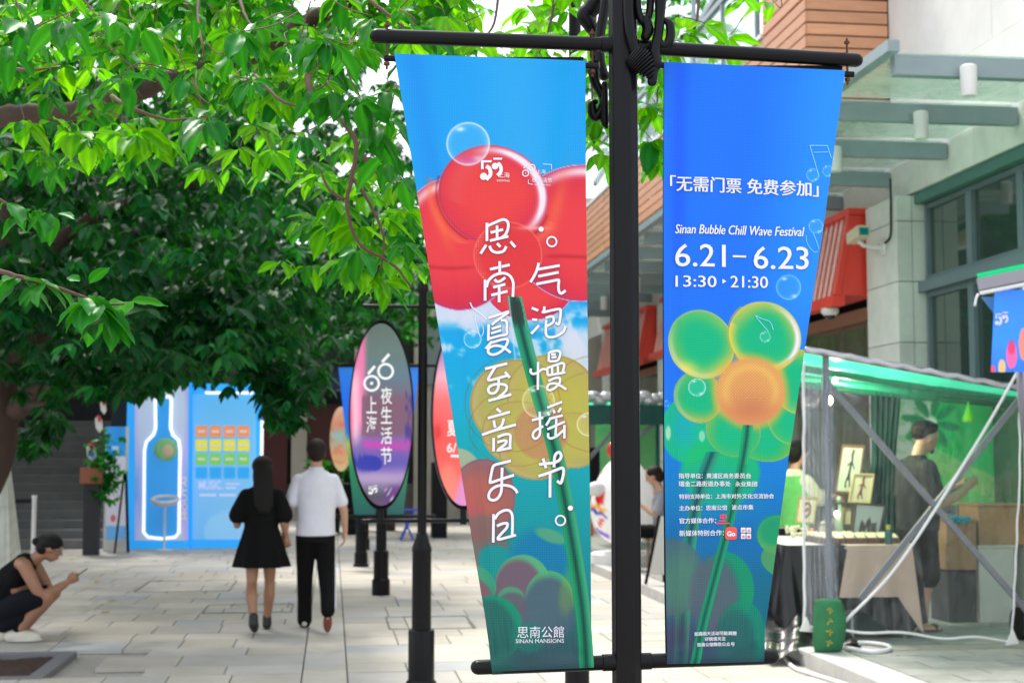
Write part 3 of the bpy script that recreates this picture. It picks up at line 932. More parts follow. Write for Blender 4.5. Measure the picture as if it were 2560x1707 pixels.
def line(name, which, m, par, txt, x, y, width, slope=0.0, bold=0.9, **kw):
    """one printed line; weight comes from a second copy laid beside the first, a hair deeper"""
    F = Flat(); F.text(txt, x, y, width, slope, 0.0, **kw)
    o = F.lay(name, which, m, par, 0.0024)
    if bold:
        G = Flat(); G.v = [(a + bold, c) for a, c in F.v]; G.f = F.f
        G2 = Flat(); G2.v = [(a + bold / 2, c - bold * 0.35) for a, c in F.v]; G2.f = F.f
        mb = MB()
        for H, lf in ((G, 0.0020), (G2, 0.0017)):
            k = len(mb.v); mb.v += [tuple(to_banner(a, c, which, lf)) for a, c in H.v]; mb.f += [tuple(i + k for i in q) for q in H.f]
        q = mb.build('lettering_body', m, o, kind='stuff')
    o['kind'] = 'stuff'
    return o
line('lettering', 2, M_WHITE, right_banner, '「无需门票 免费参加」', 1672, 476, 368, 0.042, 2.0)
line('lettering', 2, M_WHITE, right_banner, 'Sinan Bubble Chill Wave Festival', 1685, 585, 320, 0.026, 1.2, shear=0.22, height=23)
line('lettering', 2, M_WHITE, right_banner, '6.21', 1685, 667, 124, 0.018, 1.6, height=56)
F = Flat(); F.poly([(1828, 640), (1861, 641), (1861, 646), (1828, 645)]); F.lay('dash', 2, M_WHITE, right_banner, 0.0022)
line('lettering', 2, M_WHITE, right_banner, '6.23', 1880, 673, 135, 0.018, 1.6, height=56)
line('lettering', 2, M_WHITE, right_banner, '13:30', 1686, 718, 100, 0.018, 1.2, height=28)
F = Flat(); F.poly([(1802, 699), (1812, 705), (1802, 711)]); F.lay('arrow', 2, M_WHITE, right_banner, 0.0022)
line('lettering', 2, M_WHITE, right_banner, '21:30', 1822, 720, 93, 0.018, 1.2, height=29)
for txt, x, y, wd, sl in (('指导单位：黄浦区商务委员会', 1691, 1194, 180, 0.0), ('瑞金二路街道办事处', 1691, 1214, 130, 0.0), ('永业集团', 1833, 1214, 52, 0.0),
                          ('特别支持单位：上海市对外文化交流协会', 1692, 1245, 235, -0.006), ('主办单位：思南公馆', 1692, 1274, 120, -0.01), ('波点市集', 1824, 1272, 52, -0.01),
                          ('官方媒体合作：', 1692, 1306, 92, -0.01), ('新媒体特别合作：', 1692, 1337, 112, -0.01),
                          ('如遇雨天活动可能调整', 1730, 1585, 104, -0.02), ('详情请关注', 1756, 1598, 52, -0.02), ('思南公馆微信公众号', 1737, 1612, 92, -0.02)):
    line('lettering', 2, M_WHITE, right_banner, txt, x, y, wd, sl, 0.7)
N2 = Flat()
N2.stroke([(2042, 440), (2020, 367), (2064, 367), (2074, 398)], 1.8); N2.stroke([(2030, 384), (2066, 383)], 1.6)
N2.stroke([(2028, 585), (2038, 610), (2042, 625)], 1.6, n=4); N2.stroke([(2010, 590), (2014, 612), (2030, 632), (2040, 630)], 1.4, n=5)
N2.stroke([(1916, 830), (1886, 792), (1900, 798), (1920, 806), (1928, 826)], 1.8, n=5)
N2.lay('music_note', 2, mat('cyan_print', (0.20, 0.60, 0.90), 0.5), right_banner, 0.0018)
A1 = Flat()
def rrect(F, x0, y0, x1, y1, r, n=5):
    pts = []
    for cx, cy, a0 in ((x1 - r, y0 + r, -90), (x1 - r, y1 - r, 0), (x0 + r, y1 - r, 90), (x0 + r, y0 + r, 180)):
        for i in range(n + 1):
            a = R(a0 + 90 * i / n); pts.append((cx + r * math.cos(a), cy + r * math.sin(a)))
    F.poly(pts)
rrect(A1, 1808, 1316, 1837, 1347, 7)
A1.text('中', 1795, 1298, 16, 0, 0.03); A1.poly([(1783, 1305), (1819, 1305), (1819, 1308), (1783, 1308)]); A1.poly([(1792, 1299), (1810, 1299), (1810, 1302), (1792, 1302)])
A1.lay('app_logo', 2, mat('red_print', (0.78, 0.06, 0.07), 0.5), right_banner, 0.0018)
A2 = Flat(); A2.text('Go', 1812, 1338, 21, 0, 0.04)
for i in (0, 1):
    for j in (0, 1): rrect(A2, 1846 + 13 * i, 1317 + 15 * j, 1857 + 13 * i, 1330 + 15 * j, 1.5, 2)
A2.lay('app_logo', 2, M_WHITE, right_banner, 0.0026)
A3 = Flat()
for i, ch in enumerate('波点市集'): A3.text(ch, 1847.5 + 13 * (i % 2), 1328 + 15 * (i // 2), 8, 0, 0.02)
A3.lay('app_logo', 2, MATS['red_print'], right_banner, 0.0032)

for ban, which in ((left_banner, 1), (right_banner, 2)):
    top, bot, Lt, Rt = BAN1 if which == 1 else BAN2
    mb = MB(); n = 24
    for i in range(n + 1):
        y = top[1] + 6 + (bot[1] - 22 - top[1]) * i / n
        mb.v.append(tuple(at_y(edge(Lt, y) + 1, y, YB + 0.009))); mb.v.append(tuple(at_y(edge(Rt, y) - 3, y, YB + 0.007)))
    mb.f = [(2 * i, 2 * i + 2, 2 * i + 3, 2 * i + 1) for i in range(n)]
    mb.build('backing_sheet', M_BLACKM, ban)

# ------------------------------------------------------------------ the near banner post
XP = at_y(1563, 980, YB).x
post = root('banner_post', (XP, YB, 0), 'tall black fluted post carrying the two large banners on side arms', 'banner post')
mb = MB()
rp = 0.0285
mb.lathe((XP, YB, 0), [(0.115, 0), (0.115, 0.10), (0.098, 0.12), (0.095, 0.20), (0.082, 0.215), (0.082, 0.52), (0.062, 0.53), (0.06, 1.04), (0.062, 1.05), (0.036, 1.10), (0.031, 1.115), (rp, 1.13)], 28)
mb.build('base_column', M_BLACK, post, True, auto=30)
mb = MB(); mb.lathe((XP, YB, 0), [(rp, 1.125), (rp, 2.9)], 40)
nv = []
for i, v in enumerate(mb.v):
    a = math.atan2(v[1] - YB, v[0] - XP); k = 1 + 0.035 * math.cos(10 * a)
    nv.append((XP + (v[0] - XP) * k, YB + (v[1] - YB) * k, v[2]))
mb.v = nv; mb.build('pole', M_BLACK, post, True, auto=60)
mb = MB(); mb.lathe((XP, YB, 0), [(rp * 1.15, 2.9), (0.045, 2.93), (0.045, 2.96), (0.02, 3.0), (0.035, 3.05), (0.02, 3.1), (0.003, 3.14)], 24)
mb.build('finial', M_BLACK, post, True)
ra = 0.0144
for a, b3 in (((942, 90), (1523, 112)), ((2140, 151), (1606, 119)), ((1195, 1667), (1528, 1655)), ((1930, 1641), (1606, 1652))):
    A = at_y(*a, YB); B = at_y(*b3, YB)
    mb = MB(); mb.tube([A, B], ra, 20, round_cap=True); mb.build('arm', M_BLACK, post, True, auto=50)
    mb = MB(); d = (A - B).normalized()
    mb.tube([B - d * 0.01, B + d * 0.017, B + d * 0.018], [ra * 1.14, ra * 1.14, ra * 1.02], 20); mb.build('collar', M_BLACK, post, True, auto=40)
for a, b3, xs in (((960, 146), (1496, 166), (967, 1481)), ((2134, 187), (1641, 163), (2118,))):
    A = at_y(*a, YB); B = at_y(*b3, YB)
    mb = MB(); mb.tube([A, B], 0.0064, 12); mb.build('hanging_rod', M_BLACK, post, True, auto=50)
    for x in xs:
        y0 = A.z + (B.z - A.z) * ((at_y(x, 150, YB).x - A.x) / (B.x - A.x)); X = at_y(x, 150, YB).x
        mb = MB(); mb.lathe((X, YB, y0), [(0.0024, -0.022), (0.0024, 0.075)], 8)
        mb.lathe((X, YB, y0), [(0.006, -0.014), (0.006, -0.008)], 6); mb.lathe((X, YB, y0), [(0.006, 0.064), (0.006, 0.069)], 6)
        mb.build('bolt', M_RUST, post)

def pt(x, y, dy=0.0):
    return at_y(x, y, YB + dy)
# wrought scrolls, right side of the post (in front of it) and left side (behind)
scr = [
    ([(1585, -60), (1572, -10), (1573, 50), (1580, 100), (1592, 140)], -0.035, [0.011] * 5),
    ([(1598, -60), (1594, -10), (1594, 20), (1602, 48), (1614, 55), (1624, 30), (1628, -20), (1634, -60)], -0.02, [0.008] * 8),
    ([(1614, 50), (1620, 75), (1614, 92)], -0.02, [0.011, 0.012, 0.010]),
    ([(1660, -60), (1652, -10), (1650, 40), (1645, 90), (1636, 130), (1638, 160)], -0.03, [0.013, 0.013, 0.010, 0.010, 0.012, 0.014]),
    ([(1645, 95), (1655, 112), (1668, 110), (1676, 90), (1674, 62), (1664, 52)], -0.03, [0.006, 0.008, 0.009, 0.010, 0.009, 0.006]),
    ([(1640, 150), (1634, 180), (1630, 205)], -0.03, [0.012, 0.009, 0.0095]),
]
for pts, dy, rr in scr:
    c = cr([tuple(pt(x, y, dy)) for x, y in pts], 5)
    rad = np.interp(np.linspace(0, 1, len(c)), np.linspace(0, 1, len(rr)), rr)
    mb = MB(); mb.tube(c, list(rad), 12, round_cap=True); mb.build('scroll', M_BLACK, post, True)
mb = MB()                                            # ribbed acanthus leaf
a0, b0 = pt(1580, 138, -0.032), pt(1632, 196, -0.036)
for k in range(12):
    t = k / 11; p = a0.lerp(b0, t); w = 0.036 * math.sin(math.pi * (0.22 + 0.74 * t)) + 0.004
    mb.ball(p + Vector((0, 0, 0.008 * math.sin(math.pi * t))), 1.0, 10, 6, (w * 0.75, w * 0.62, 0.0048), Euler((0, -0.95 + 0.35 * t, 0)).to_matrix())
mb.build('acanthus_leaf', M_BLACK, post, True)

# ------------------------------------------------------------------ street lamp standing right behind the left banner
YL = 5.0
XL = at_y(1437, 70, YL).x
lamp = root('street_lamp', (XL, YL, 0), 'black street lamp column hidden behind the light blue banner, its shaft showing above the arm', 'street lamp')
mb = MB(); mb.lathe((XL, YL, 0), [(0.043, 0), (0.043, 0.9), (0.036, 0.95), (0.0225, 1.0), (0.0225, 4.2), (0.04, 4.22), (0.04, 4.26), (0.03, 4.3)], 24)
mb.build('pole', M_BLACK, lamp, True, auto=35)
mb = MB(); mb.lathe((XL, YL, 4.3), [(0.03, 0), (0.12, 0.05), (0.17, 0.4), (0.19, 0.42), (0.05, 0.6), (0.01, 0.7)], 16)
mb.build('lantern', mat('frosted_glass', (0.7, 0.7, 0.68), 0.4), lamp, True, auto=40)
for pts, dy, rr in (
    ([(1500, -60), (1498, -10), (1478, 22), (1462, 40), (1474, 62), (1488, 90), (1490, 140)], 0.25, [0.020, 0.021, 0.020, 0.018, 0.016, 0.012, 0.014]),
    ([(1520, -60), (1512, 20), (1500, 90), (1500, 150), (1510, 190)], 0.2, [0.011] * 5),
    ([(1484, 178), (1488, 205), (1500, 228), (1508, 240)], 0.06, [0.0125, 0.010, 0.009, 0.010]),
    ([(1508, 236), (1508, 262), (1492, 292), (1482, 285), (1480, 262), (1488, 255)], 0.06, [0.008, 0.009, 0.010, 0.010, 0.009, 0.006]),
    ([(1512, 210), (1512, 300), (1516, 318)], 0.05, [0.006, 0.009, 0.004])):
    c = cr([tuple(pt(x, y, dy)) for x, y in pts], 5)
    rad = np.interp(np.linspace(0, 1, len(c)), np.linspace(0, 1, len(rr)), rr)
    mb = MB(); mb.tube(c, list(rad), 12, round_cap=True)
    mb.build('scroll', M_BLACK, post, True)
mb = MB(); q = pt(1484, 168, 0.06); mb.lathe(q, [(0.010, -0.012), (0.013, -0.002), (0.013, 0.010), (0.006, 0.012)], 8); mb.build('fitting', M_BLACK, post)
# ------------------------------------------------------------------ the ground, paving and kerb
ground = MB(); ground.box(-60, 60, -20, 90, -0.30, -0.040)
g = ground.build('ground', mat('joint_grit', (0.33, 0.31, 0.28), 0.95, vary=0.2, vscale=20), kind='structure')

M_SLAB = mat('sandstone_slab', (0.40, 0.385, 0.35), 0.72, vary=0.17, vscale=1.6, bump=0.25, bscale=60, attr='tint')
KERB_X = 3.60
PIT = (-3.3, -2.05, 10.75, 12.15)
CH = (-0.20, 0.13)                         # drainage channel
def slab_tint():
    k = rng.uniform(0.92, 1.10); h = rng.random()
    base = np.array((0.44, 0.408, 0.35)) if h < 0.62 else (np.array((0.42, 0.40, 0.37)) if h < 0.9 else np.array((0.38, 0.385, 0.39)))
    return base * k
pave = root('pavement', (0, 12, 0), kind='structure')
near, far = [], []
y = 6.0; row = 0
while y < 46:
    h = 0.60 if row % 2 == 0 else 0.45
    for x0, x1 in ((-9.0, CH[0]), (CH[1], KERB_X)):
        x = x0 - random.uniform(0, 0.4) if x0 < -5 else x0
        while x < x1 - 0.02:
            w = random.choice((0.45, 0.6, 0.6, 0.8))
            xe = min(x + w, x1)
            if x1 - xe < 0.18: xe = x1
            if not (xe > PIT[0] + 0.01 and x < PIT[1] - 0.01 and y + h > PIT[2] + 0.05 and y < PIT[3] - 0.05):
                (near if (9.4 < y < 17.5 and -3.6 < x < 3.6) else far).append((x, xe, y, y + h))
            x = xe
    y += h; row += 1
near.sort(key=lambda q: q[2])
far += near[294:]; near = near[:294]
def slab_geo(q, mb, g=0.0028, c=0.003, dz=0.0):
    x0, x1, y0, y1 = q
    x0 += g; x1 -= g; y0 += g; y1 -= g
    z = dz; k = len(mb.v)
    mb.v += [(x0, y0, -0.035), (x1, y0, -0.035), (x1, y1, -0.035), (x0, y1, -0.035), (x0 + c, y0 + c, z), (x1 - c, y0 + c, z), (x1 - c, y1 - c, z), (x0 + c, y1 - c, z)]
    mb.f += [tuple(k + i for i in f) for f in ((4, 5, 6, 7), (0, 1, 5, 4), (1, 2, 6, 5), (2, 3, 7, 6), (3, 0, 4, 7))]
def add_tint(o, cols):
    a = o.data.attributes.new('tint', 'FLOAT_COLOR', 'POINT')
    t = np.ones((len(o.data.vertices), 4), dtype=np.float32); t[:, :3] = cols
    a.data.foreach_set('color', t.ravel())
for q in near:
    mb = MB(); slab_geo(q, mb, dz=random.uniform(-0.003, 0.0))
    o = mb.build('slab', M_SLAB, pave); add_tint(o, slab_tint())
mb = MB(); cols = []
for q in far:
    slab_geo(q, mb, dz=random.uniform(-0.003, 0.0)); cols += [slab_tint()] * 8
o = mb.build('slab', M_SLAB, pave, kind='stuff'); add_tint(o, np.array(cols))
# drainage channel stones with a shallow gutter
for i in range(24):
    y0 = 6 + i * 1.0; mb = MB(); n = 8
    for yy in (y0 + 0.004, y0 + 0.996):
        for j in range(n + 1):
            t = j / n; x = CH[0] + 0.006 + (CH[1] - CH[0] - 0.012) * t
            mb.v.append((x, yy, -0.018 * math.sin(math.pi * t) ** 2 - 0.001)); 
    for j in range(n): mb.f.append((j, j + 1, n + 2 + j, n + 1 + j))
    o = mb.build('channel_stone', M_SLAB, pave, True); add_tint(o, slab_tint() * 1.04)
# a metal manhole rim and two inspection covers
for (x, y0, w, h) in ((-2.3, 17.4, 1.1, 1.5), (0.55, 13.4, 0.8, 1.0), (-1.3, 15.0, 0.9, 0.8)):
    mb = MB()
    for a, b2 in (((x, y0), (x + w, y0)), ((x + w, y0), (x + w, y0 + h)), ((x + w, y0 + h), (x, y0 + h)), ((x, y0 + h), (x, y0))):
        mb.beam((a[0], a[1], 0.001), (b2[0], b2[1], 0.001), 0.014, 0.006)
    mb.build('cover_frame', mat('dull_steel', (0.10, 0.10, 0.10), 0.6), pave)
# planting pit with dark soil and its stone edging
pit = root('planting_pit', (-2.6, 11.4, 0), 'square pit of dark brown soil in the paving, beside the squatting man', 'planting pit')
M_EDGE = mat('dark_granite', (0.16, 0.16, 0.17), 0.7, vary=0.15, vscale=8)
for a in ((PIT[0], PIT[1], PIT[3] - 0.12, PIT[3]), (PIT[0], PIT[1], PIT[2], PIT[2] + 0.10), (PIT[1] - 0.12, PIT[1], PIT[2] + 0.105, PIT[3] - 0.125), (PIT[0], PIT[0] + 0.12, PIT[2] + 0.105, PIT[3] - 0.125)):
    mb = MB(); mb.box(a[0], a[1], a[2], a[3], -0.038, 0.012, 0.004); mb.build('edging_stone', M_EDGE, pit)
nx, ny = 60, 60
xs = np.linspace(PIT[0] + 0.1, PIT[1] - 0.1, nx); ys = np.linspace(PIT[2] + 0.09, PIT[3] - 0.1, ny)
XX, YY = np.meshgrid(xs, ys)
ZZ = -0.028 + 0.012 * rng.random(XX.shape) + 0.008 * np.sin(XX * 13) * np.cos(YY * 11)
idx = np.arange(nx * ny).reshape(ny, nx)
np_mesh('soil', np.stack([XX, YY, ZZ], -1).reshape(-1, 3), np.stack([idx[:-1, :-1], idx[:-1, 1:], idx[1:, 1:], idx[1:, :-1]], -1).reshape(-1, 4),
        mat('dark_soil', (0.045, 0.022, 0.016), 0.95, vary=0.4, vscale=25, bump=0.6, bscale=50), pit)

# raised terrace on the right with its kerb, slabs of grey stone
terr = root('terrace', (5, 12, 0), kind='structure')
PZ = 0.12
mb = MB(); mb.box(KERB_X + 0.32, 9.0, 4.0, 60, -0.03, PZ - 0.025); mb.build('terrace_bed', M_MORTAR, terr)
M_KERB = mat('kerb_stone', (0.46, 0.45, 0.43), 0.7, vary=0.15, vscale=5, bump=0.2, bscale=50, objrand=0.08)
y = 6.0
while y < 46:
    mb = MB(); mb.box(KERB_X, KERB_X + 0.30, y + 0.004, y + 0.996, -0.035, PZ, 0.008); mb.build('kerb_stone', M_KERB, terr); y += 1.0
M_TERR = mat('grey_terrace_slab', (0.30, 0.30, 0.28), 0.5, vary=0.25, vscale=7, bump=0.3, bscale=40, objrand=0.12, stretch=(1, 3, 1))
mbf = MB(); cnt = 0
y = 7.0; row = 0
while y < 40:
    x = KERB_X + 0.31 - (0.3 if row % 2 else 0)
    while x < 6.6:
        x0 = max(x, KERB_X + 0.31)
        if cnt < 150 and y < 16:
            mb = MB(); slab_geo((x0, x + 0.6, y, y + 0.3), mb, dz=PZ - random.uniform(0, 0.003)); mb.v = [(a, b2, c if c > 0 else 0.07) for a, b2, c in mb.v]
            mb.build('slab', M_TERR, terr); cnt += 1
        else:
            k = len(mbf.v); slab_geo((x0, x + 0.6, y, y + 0.3), mbf, dz=PZ)
            mbf.v[k:] = [(a, b2, c if c > 0 else 0.07) for a, b2, c in mbf.v[k:]]
        x += 0.6
    y += 0.3; row += 1
mbf.build('slab', M_TERR, terr, kind='stuff')

# ------------------------------------------------------------------ the building on the right
shop = root('shop_building', (6.2, 15, 0), 'long stone and terracotta boarded shop building with steel canopy on the right', 'building')
ZJ = [-0.0, 0.19, 0.845, 1.5, 2.155, 2.81, 3.465, 4.12, 4.40, 4.80]
XC, XW = 6.0, 6.17
def panel(x0, x1, y0, y1, z0, z1, m, mb=None, name='stone_panel'):
    mb = MB(); mb.box(x0 + 0.004, x1 - 0.004, y0 + 0.004, y1 - 0.004, z0 + 0.004, z1 - 0.004, 0.003); return mb.build(name, m, shop)
M_DARK = mat('dark_interior', (0.03, 0.028, 0.026), 0.8)
# structural core behind the panels
mb = MB(); mb.box(6.62, 9.5, 8.0, 34.0, 0, 5.55); mb.build('wall', M_DARK, shop)
cols_y = [(14.5, 15.4), (19.6, 20.5), (25.0, 25.9), (30.5, 31.4), (8.2, 9.1)]
for y0, y1 in cols_y:
    for a, b2 in zip(ZJ[:-1], ZJ[1:]):
        if a >= 4.40: continue
        panel(XC, XC + 0.17, y0, y1, max(a, PZ), b2, M_STONE)
        panel(XC + 0.17, 6.60, y0, y1, max(a, PZ), b2, M_STONE)
# fascia band over the windows
y = 8.0
while y < 34:
    panel(6.17, 6.60, y, y + 1.25, 4.42, 4.98, M_STONE); y += 1.25
mb = MB(); mb.box(6.20, 6.62, 9.1, 14.5, 4.30, 4.415); mb.build('lintel', mat('green_patina_steel', (0.06, 0.17, 0.14), 0.5, vary=0.2), shop)
mb = MB(); mb.box(6.18, 6.60, 8.0, 34.0, 4.985, 5.545); mb.build('upper_band', M_STONE, shop)
# upper volumes: grey stone (near) and terracotta boards (far, projecting)
for y0 in np.arange(5.1, 15.1, 2.5):
    for z0, z1 in ((5.56, 6.75), (6.75, 7.95), (7.95, 9.15)):
        panel(6.2, 6.5, y0, y0 + 2.5, z0, z1, M_STONE2)
mb = MB(); mb.box(6.5, 9.5, 5.1, 15.1, 5.56, 9.15); mb.build('wall', M_STONE2, shop)
mb = MB(); mb.box(6.10, 6.55, 5.0, 15.08, 9.16, 9.26); mb.build('coping', M_WPAINT, shop)
XB, YB0, YB1 = 5.23, 15.1, 33.0
mb = MB(); mb.box(XB + 0.06, 9.4, YB0 + 0.06, YB1, 5.60, 6.75); mb.build('wall', mat('cladding_back', (0.10, 0.05, 0.035), 0.9), shop)
p = 0.142
for i in range(8):
    z = 5.60 + i * p
    mb = MB(); mb.box(XB + 0.02, 6.19, YB0, YB0 + 0.05, z + 0.012, z + p - 0.006, 0.003); mb.build('cladding_board', M_WOOD, shop)
    for k in range(6):
        mb = MB(); mb.box(XB, XB + 0.05, YB0 + 3 * k + 0.02, YB0 + 3 * k + 2.99, z + 0.012, z + p - 0.006, 0.003); mb.build('cladding_board', M_WOOD, shop)
# taller boarded part at the near corner
mb = MB(); mb.box(XB + 0.66, 9.4, YB0 + 0.06, YB0 + 1.6, 6.76, 8.6); mb.build('wall', MATS['cladding_back'], shop)
for i in range(13):
    z = 6.75 + i * p
    mb = MB(); mb.box(XB + 0.02, 6.19, YB0, YB0 + 0.05, z + 0.012, z + p - 0.006, 0.003); mb.build('cladding_board', M_WOOD, shop)
    mb = MB(); mb.box(XB, XB + 0.05, YB0 + 0.02, YB0 + 1.6, z + 0.012, z + p - 0.006, 0.003); mb.build('cladding_board', M_WOOD, shop)
mb = MB(); mb.box(XB - 0.02, XB + 0.08, YB0 + 1.62, YB1, 6.755, 6.81); mb.build('coping', M_WPAINT, shop)
M_GLASS = clear_mat('clear_glass', (0.80, 0.92, 0.88), 0.08, 0.03, (0.6, 0.75, 0.7), 0.14)
for k in range(7):                                       # glass balustrade and sloping steel above the boards
    y0 = YB0 + 2.2 + k * 1.6
    mb = MB(); mb.box(XB + 0.1, XB + 0.16, y0, y0 + 0.06, 6.82, 8.5); mb.build('roof_post', M_GREYMET, shop)
    mb = MB(); mb.box(XB + 0.12, XB + 0.135, y0 + 0.07, y0 + 1.59, 6.83, 7.9); mb.build('glass_pane', M_GLASS, shop)
mb = MB(); mb.box(XB + 0.09, XB + 0.18, YB0 + 2.2, YB0 + 13, 7.9, 7.98); mb.build('roof_rail', M_GREYMET, shop)
mb = MB(); mb.beam((XB + 0.2, YB0 + 2, 8.4), (XB + 0.2, YB0 + 14, 7.3), 0.08, 0.1); mb.build('roof_rail', M_GREYMET, shop)

# canopy: steel beams out from the fascia, milky glass on top
M_MILK = clear_mat('weathered_glass', (0.86, 0.94, 0.90), 0.40, 0.25, (0.70, 0.76, 0.70), 0.05)
for k in range(14):
    yb = 10.6 + 1.5 * k
    mb = MB(); mb.box(4.38, 6.16, yb - 0.05, yb + 0.05, 4.60, 4.76); mb.build('canopy_beam', M_GREYMET, shop)
    mb = MB(); mb.box(4.30, 6.16, yb + 0.06 - 0.0, yb + 1.44, 4.80, 4.812); mb.build('canopy_glass', M_MILK, shop)
    if k % 2 == 1 or k < 3:
        mb = MB(); mb.lathe((4.95 + 0.25 * (k % 2), yb - 0.13, 4.42), [(0.06, 0), (0.065, 0.01), (0.065, 0.24), (0.05, 0.25)], 16); mb.build('downlight', M_WPAINT, shop, True, auto=40)
mb = MB(); mb.box(4.26, 4.36, 10.4, 31.9, 4.74, 4.83); mb.build('canopy_edge', M_GREYMET, shop)
mb = MB(); mb.box(4.38, 6.17, 10.0, 32.5, 4.762, 4.775); 
# near window: frame and panes
M_WIN = mat('dark_window_glass', (0.035, 0.06, 0.05), 0.04, spec=0.9, coat=0.6)
M_FRAME = mat('blue_grey_frame', (0.14, 0.19, 0.21), 0.45, vary=0.08)
for k in range(5):
    ya = 9.12 + k * 1.07; w = 1.07
    win = None
    for z0, z1 in ((0.95, 3.34), (3.46, 4.29)):
        mb = MB()
        mb.box(6.30, 6.40, ya, ya + 0.07, z0, z1); mb.box(6.30, 6.40, ya + w - 0.002 - 0.05, ya + w - 0.002, z0, z1)
        mb.box(6.305, 6.395, ya + 0.0705, ya + w - 0.0525, z0, z0 + 0.06); mb.box(6.305, 6.395, ya + 0.0705, ya + w - 0.0525, z1 - 0.05, z1)
        win = mb.build('window', M_FRAME, shop)
        mb = MB(); mb.box(6.345, 6.355, ya + 0.071, ya + w - 0.053, z0 + 0.061, z1 - 0.051); mb.build('pane', M_WIN, win)
mb = MB(); mb.box(6.22, 6.42, 9.1, 14.49, 3.345, 3.455); mb.build('transom', M_FRAME, shop)
mb = MB(); mb.box(6.2, 6.6, 9.1, 14.49, PZ, 0.94); mb.build('plinth', M_STONE, shop)
# shopfronts behind the red awnings: brown boarded, glazed
M_BROWN = mat('brown_shop_panel', (0.34, 0.17, 0.07), 0.6, vary=0.3, vscale=3)
M_REDB = mat('deep_red_board', (0.25, 0.02, 0.02), 0.6)
for (y0, y1) in ((15.41, 19.59), (20.51, 24.99), (25.91, 30.49)):
    n = 5; w = (y1 - y0) / n
    for i in range(n):
        mb = MB(); mb.box(6.46, 6.60, y0 + i * w + 0.01, y0 + (i + 1) * w - 0.01, PZ, 3.30, 0.004); mb.build('shop_panel', M_BROWN, shop)
        mb = MB(); mb.box(6.30, 6.315, y0 + i * w + 0.03, y0 + (i + 1) * w - 0.03, PZ + 0.1, 3.2); mb.build('shop_glass', M_GLASS, shop)
    mb = MB(); mb.box(6.28, 6.45, y0, y1, 3.21, 3.36); mb.build('head_rail', mat('pale_timber', (0.35, 0.2, 0.12), 0.6), shop)
    mb = MB(); mb.box(6.40, 6.455, y0 + 0.2, y1 - 0.2, 2.2, 2.5); mb.build('display_shelf', M_REDB, shop)

# red ribbed awning boxes
M_RED = mat('red_metal', (0.74, 0.050, 0.030), 0.35, vary=0.08, vscale=3)
M_RED2 = mat('red_rib_sheen', (0.88, 0.46, 0.40), 0.30, vary=0.06)  # paler than the body: reflections on the metal put into the colour
def awning(y0, y1, label, nrib):
    r = root('awning', (5.8, (y0 + y1) / 2, 3.4), label, 'awning', 'red awnings over the shopfronts')
    mb = MB()
    prof = [(6.16, 3.42), (5.72, 3.42), (5.90, 4.34), (6.16, 4.34)]
    vs = [(x, y0 + 0.02, z) for x, z in prof] + [(x, y1, z) for x, z in prof]
    mb.add(vs, [(0, 1, 2, 3), (7, 6, 5, 4), (0, 4, 5, 1), (1, 5, 6, 2), (2, 6, 7, 3), (3, 7, 4, 0)])
    mb.build('body', M_RED, r)
    mb = MB(); mb.box(5.62, 5.76, y0, y1 + 0.02, 3.30, 3.42); mb.build('lower_rail', M_RED, r)
    mb = MB(); mb.box(5.82, 6.16, y0, y1 + 0.02, 4.345, 4.42); mb.build('upper_rail', M_RED, r)
    for i in range(nrib):
        yy = y0 + 0.16 + (y1 - y0 - 0.3) * i / (nrib - 1)
        mb = MB(); mb.beam((5.69, yy, 3.425), (5.873, yy, 4.34), 0.085, 0.012, up=(1, 0, 0)); mb.build('rib', M_RED2, r)
    mb = MB(); mb.beam((5.68, y0 + 0.06, 3.425), (5.86, y0 + 0.06, 4.34), 0.10, 0.07, up=(1, 0, 0)); mb.build('end_trim', M_RED, r)
    return r
awning(15.45, 19.55, 'red ribbed metal awning box directly beside the pale stone column', 23)
awning(20.55, 24.9, 'red ribbed awning seen in the gap between the black post and the blue banner', 22)
awning(26.0, 30.4, 'far red awning seen left of the black post beside the light blue banner', 20)

# cctv camera on its bracket, dome camera
cc = root('security_camera', (5.9, 14.95, 4.0), 'cream box security camera on a white wall bracket beside the red awning', 'security camera')
c0 = at_x(2162, 548, 5.62); c1 = at_x(2196, 512, 5.80)
mb = MB(); mb.obox(Vector((5.72, 14.9, 4.02)), (0.07, 0, 0), (0, 0.17, -0.02), (0, 0.006, 0.06)); mb.build('housing', mat('cream_plastic', (0.62, 0.56, 0.40), 0.4), cc)
mb = MB(); mb.obox(Vector((5.72, 14.727, 4.035)), (0.05, 0, 0), (0, 0.006, 0), (0, 0, 0.04)); mb.build('lens_window', mat('teal_glass', (0.0, 0.22, 0.20), 0.1), cc)
mb = MB(); mb.tube([(5.72, 14.88, 3.95), (5.76, 14.86, 3.90), (5.90, 14.86, 3.88), (5.995, 14.86, 3.88)], 0.022, 10); mb.box(5.97, 5.998, 14.8, 14.92, 3.80, 3.95); mb.build('bracket', M_WPAINT, cc)
mb = MB(); mb.tube(cr([(5.99, 14.62, 4.6), (5.985, 14.62, 4.2), (5.985, 14.64, 3.99), (5.985, 14.75, 3.93), (5.985, 14.95, 3.93)], 4), 0.012, 8); mb.build('cable', M_BLACKM, cc)
dc = root('dome_camera', (5.69, 16.0, 3.2), 'white dome security camera under the lower rail of the red awning', 'security camera')
mb = MB(); mb.lathe((5.69, 15.75, 3.215), [(0.07, 0.0), (0.10, 0.03), (0.10, 0.075), (0.085, 0.083)], 20); mb.build('housing', M_WPAINT, dc, True, auto=40)
mb = MB(); mb.ball((5.69, 15.75, 3.218), 0.062, 16, 10, (1, 1, 0.9)); mb.build('dome', mat('smoked_dome', (0.02, 0.025, 0.03), 0.08), dc, True)
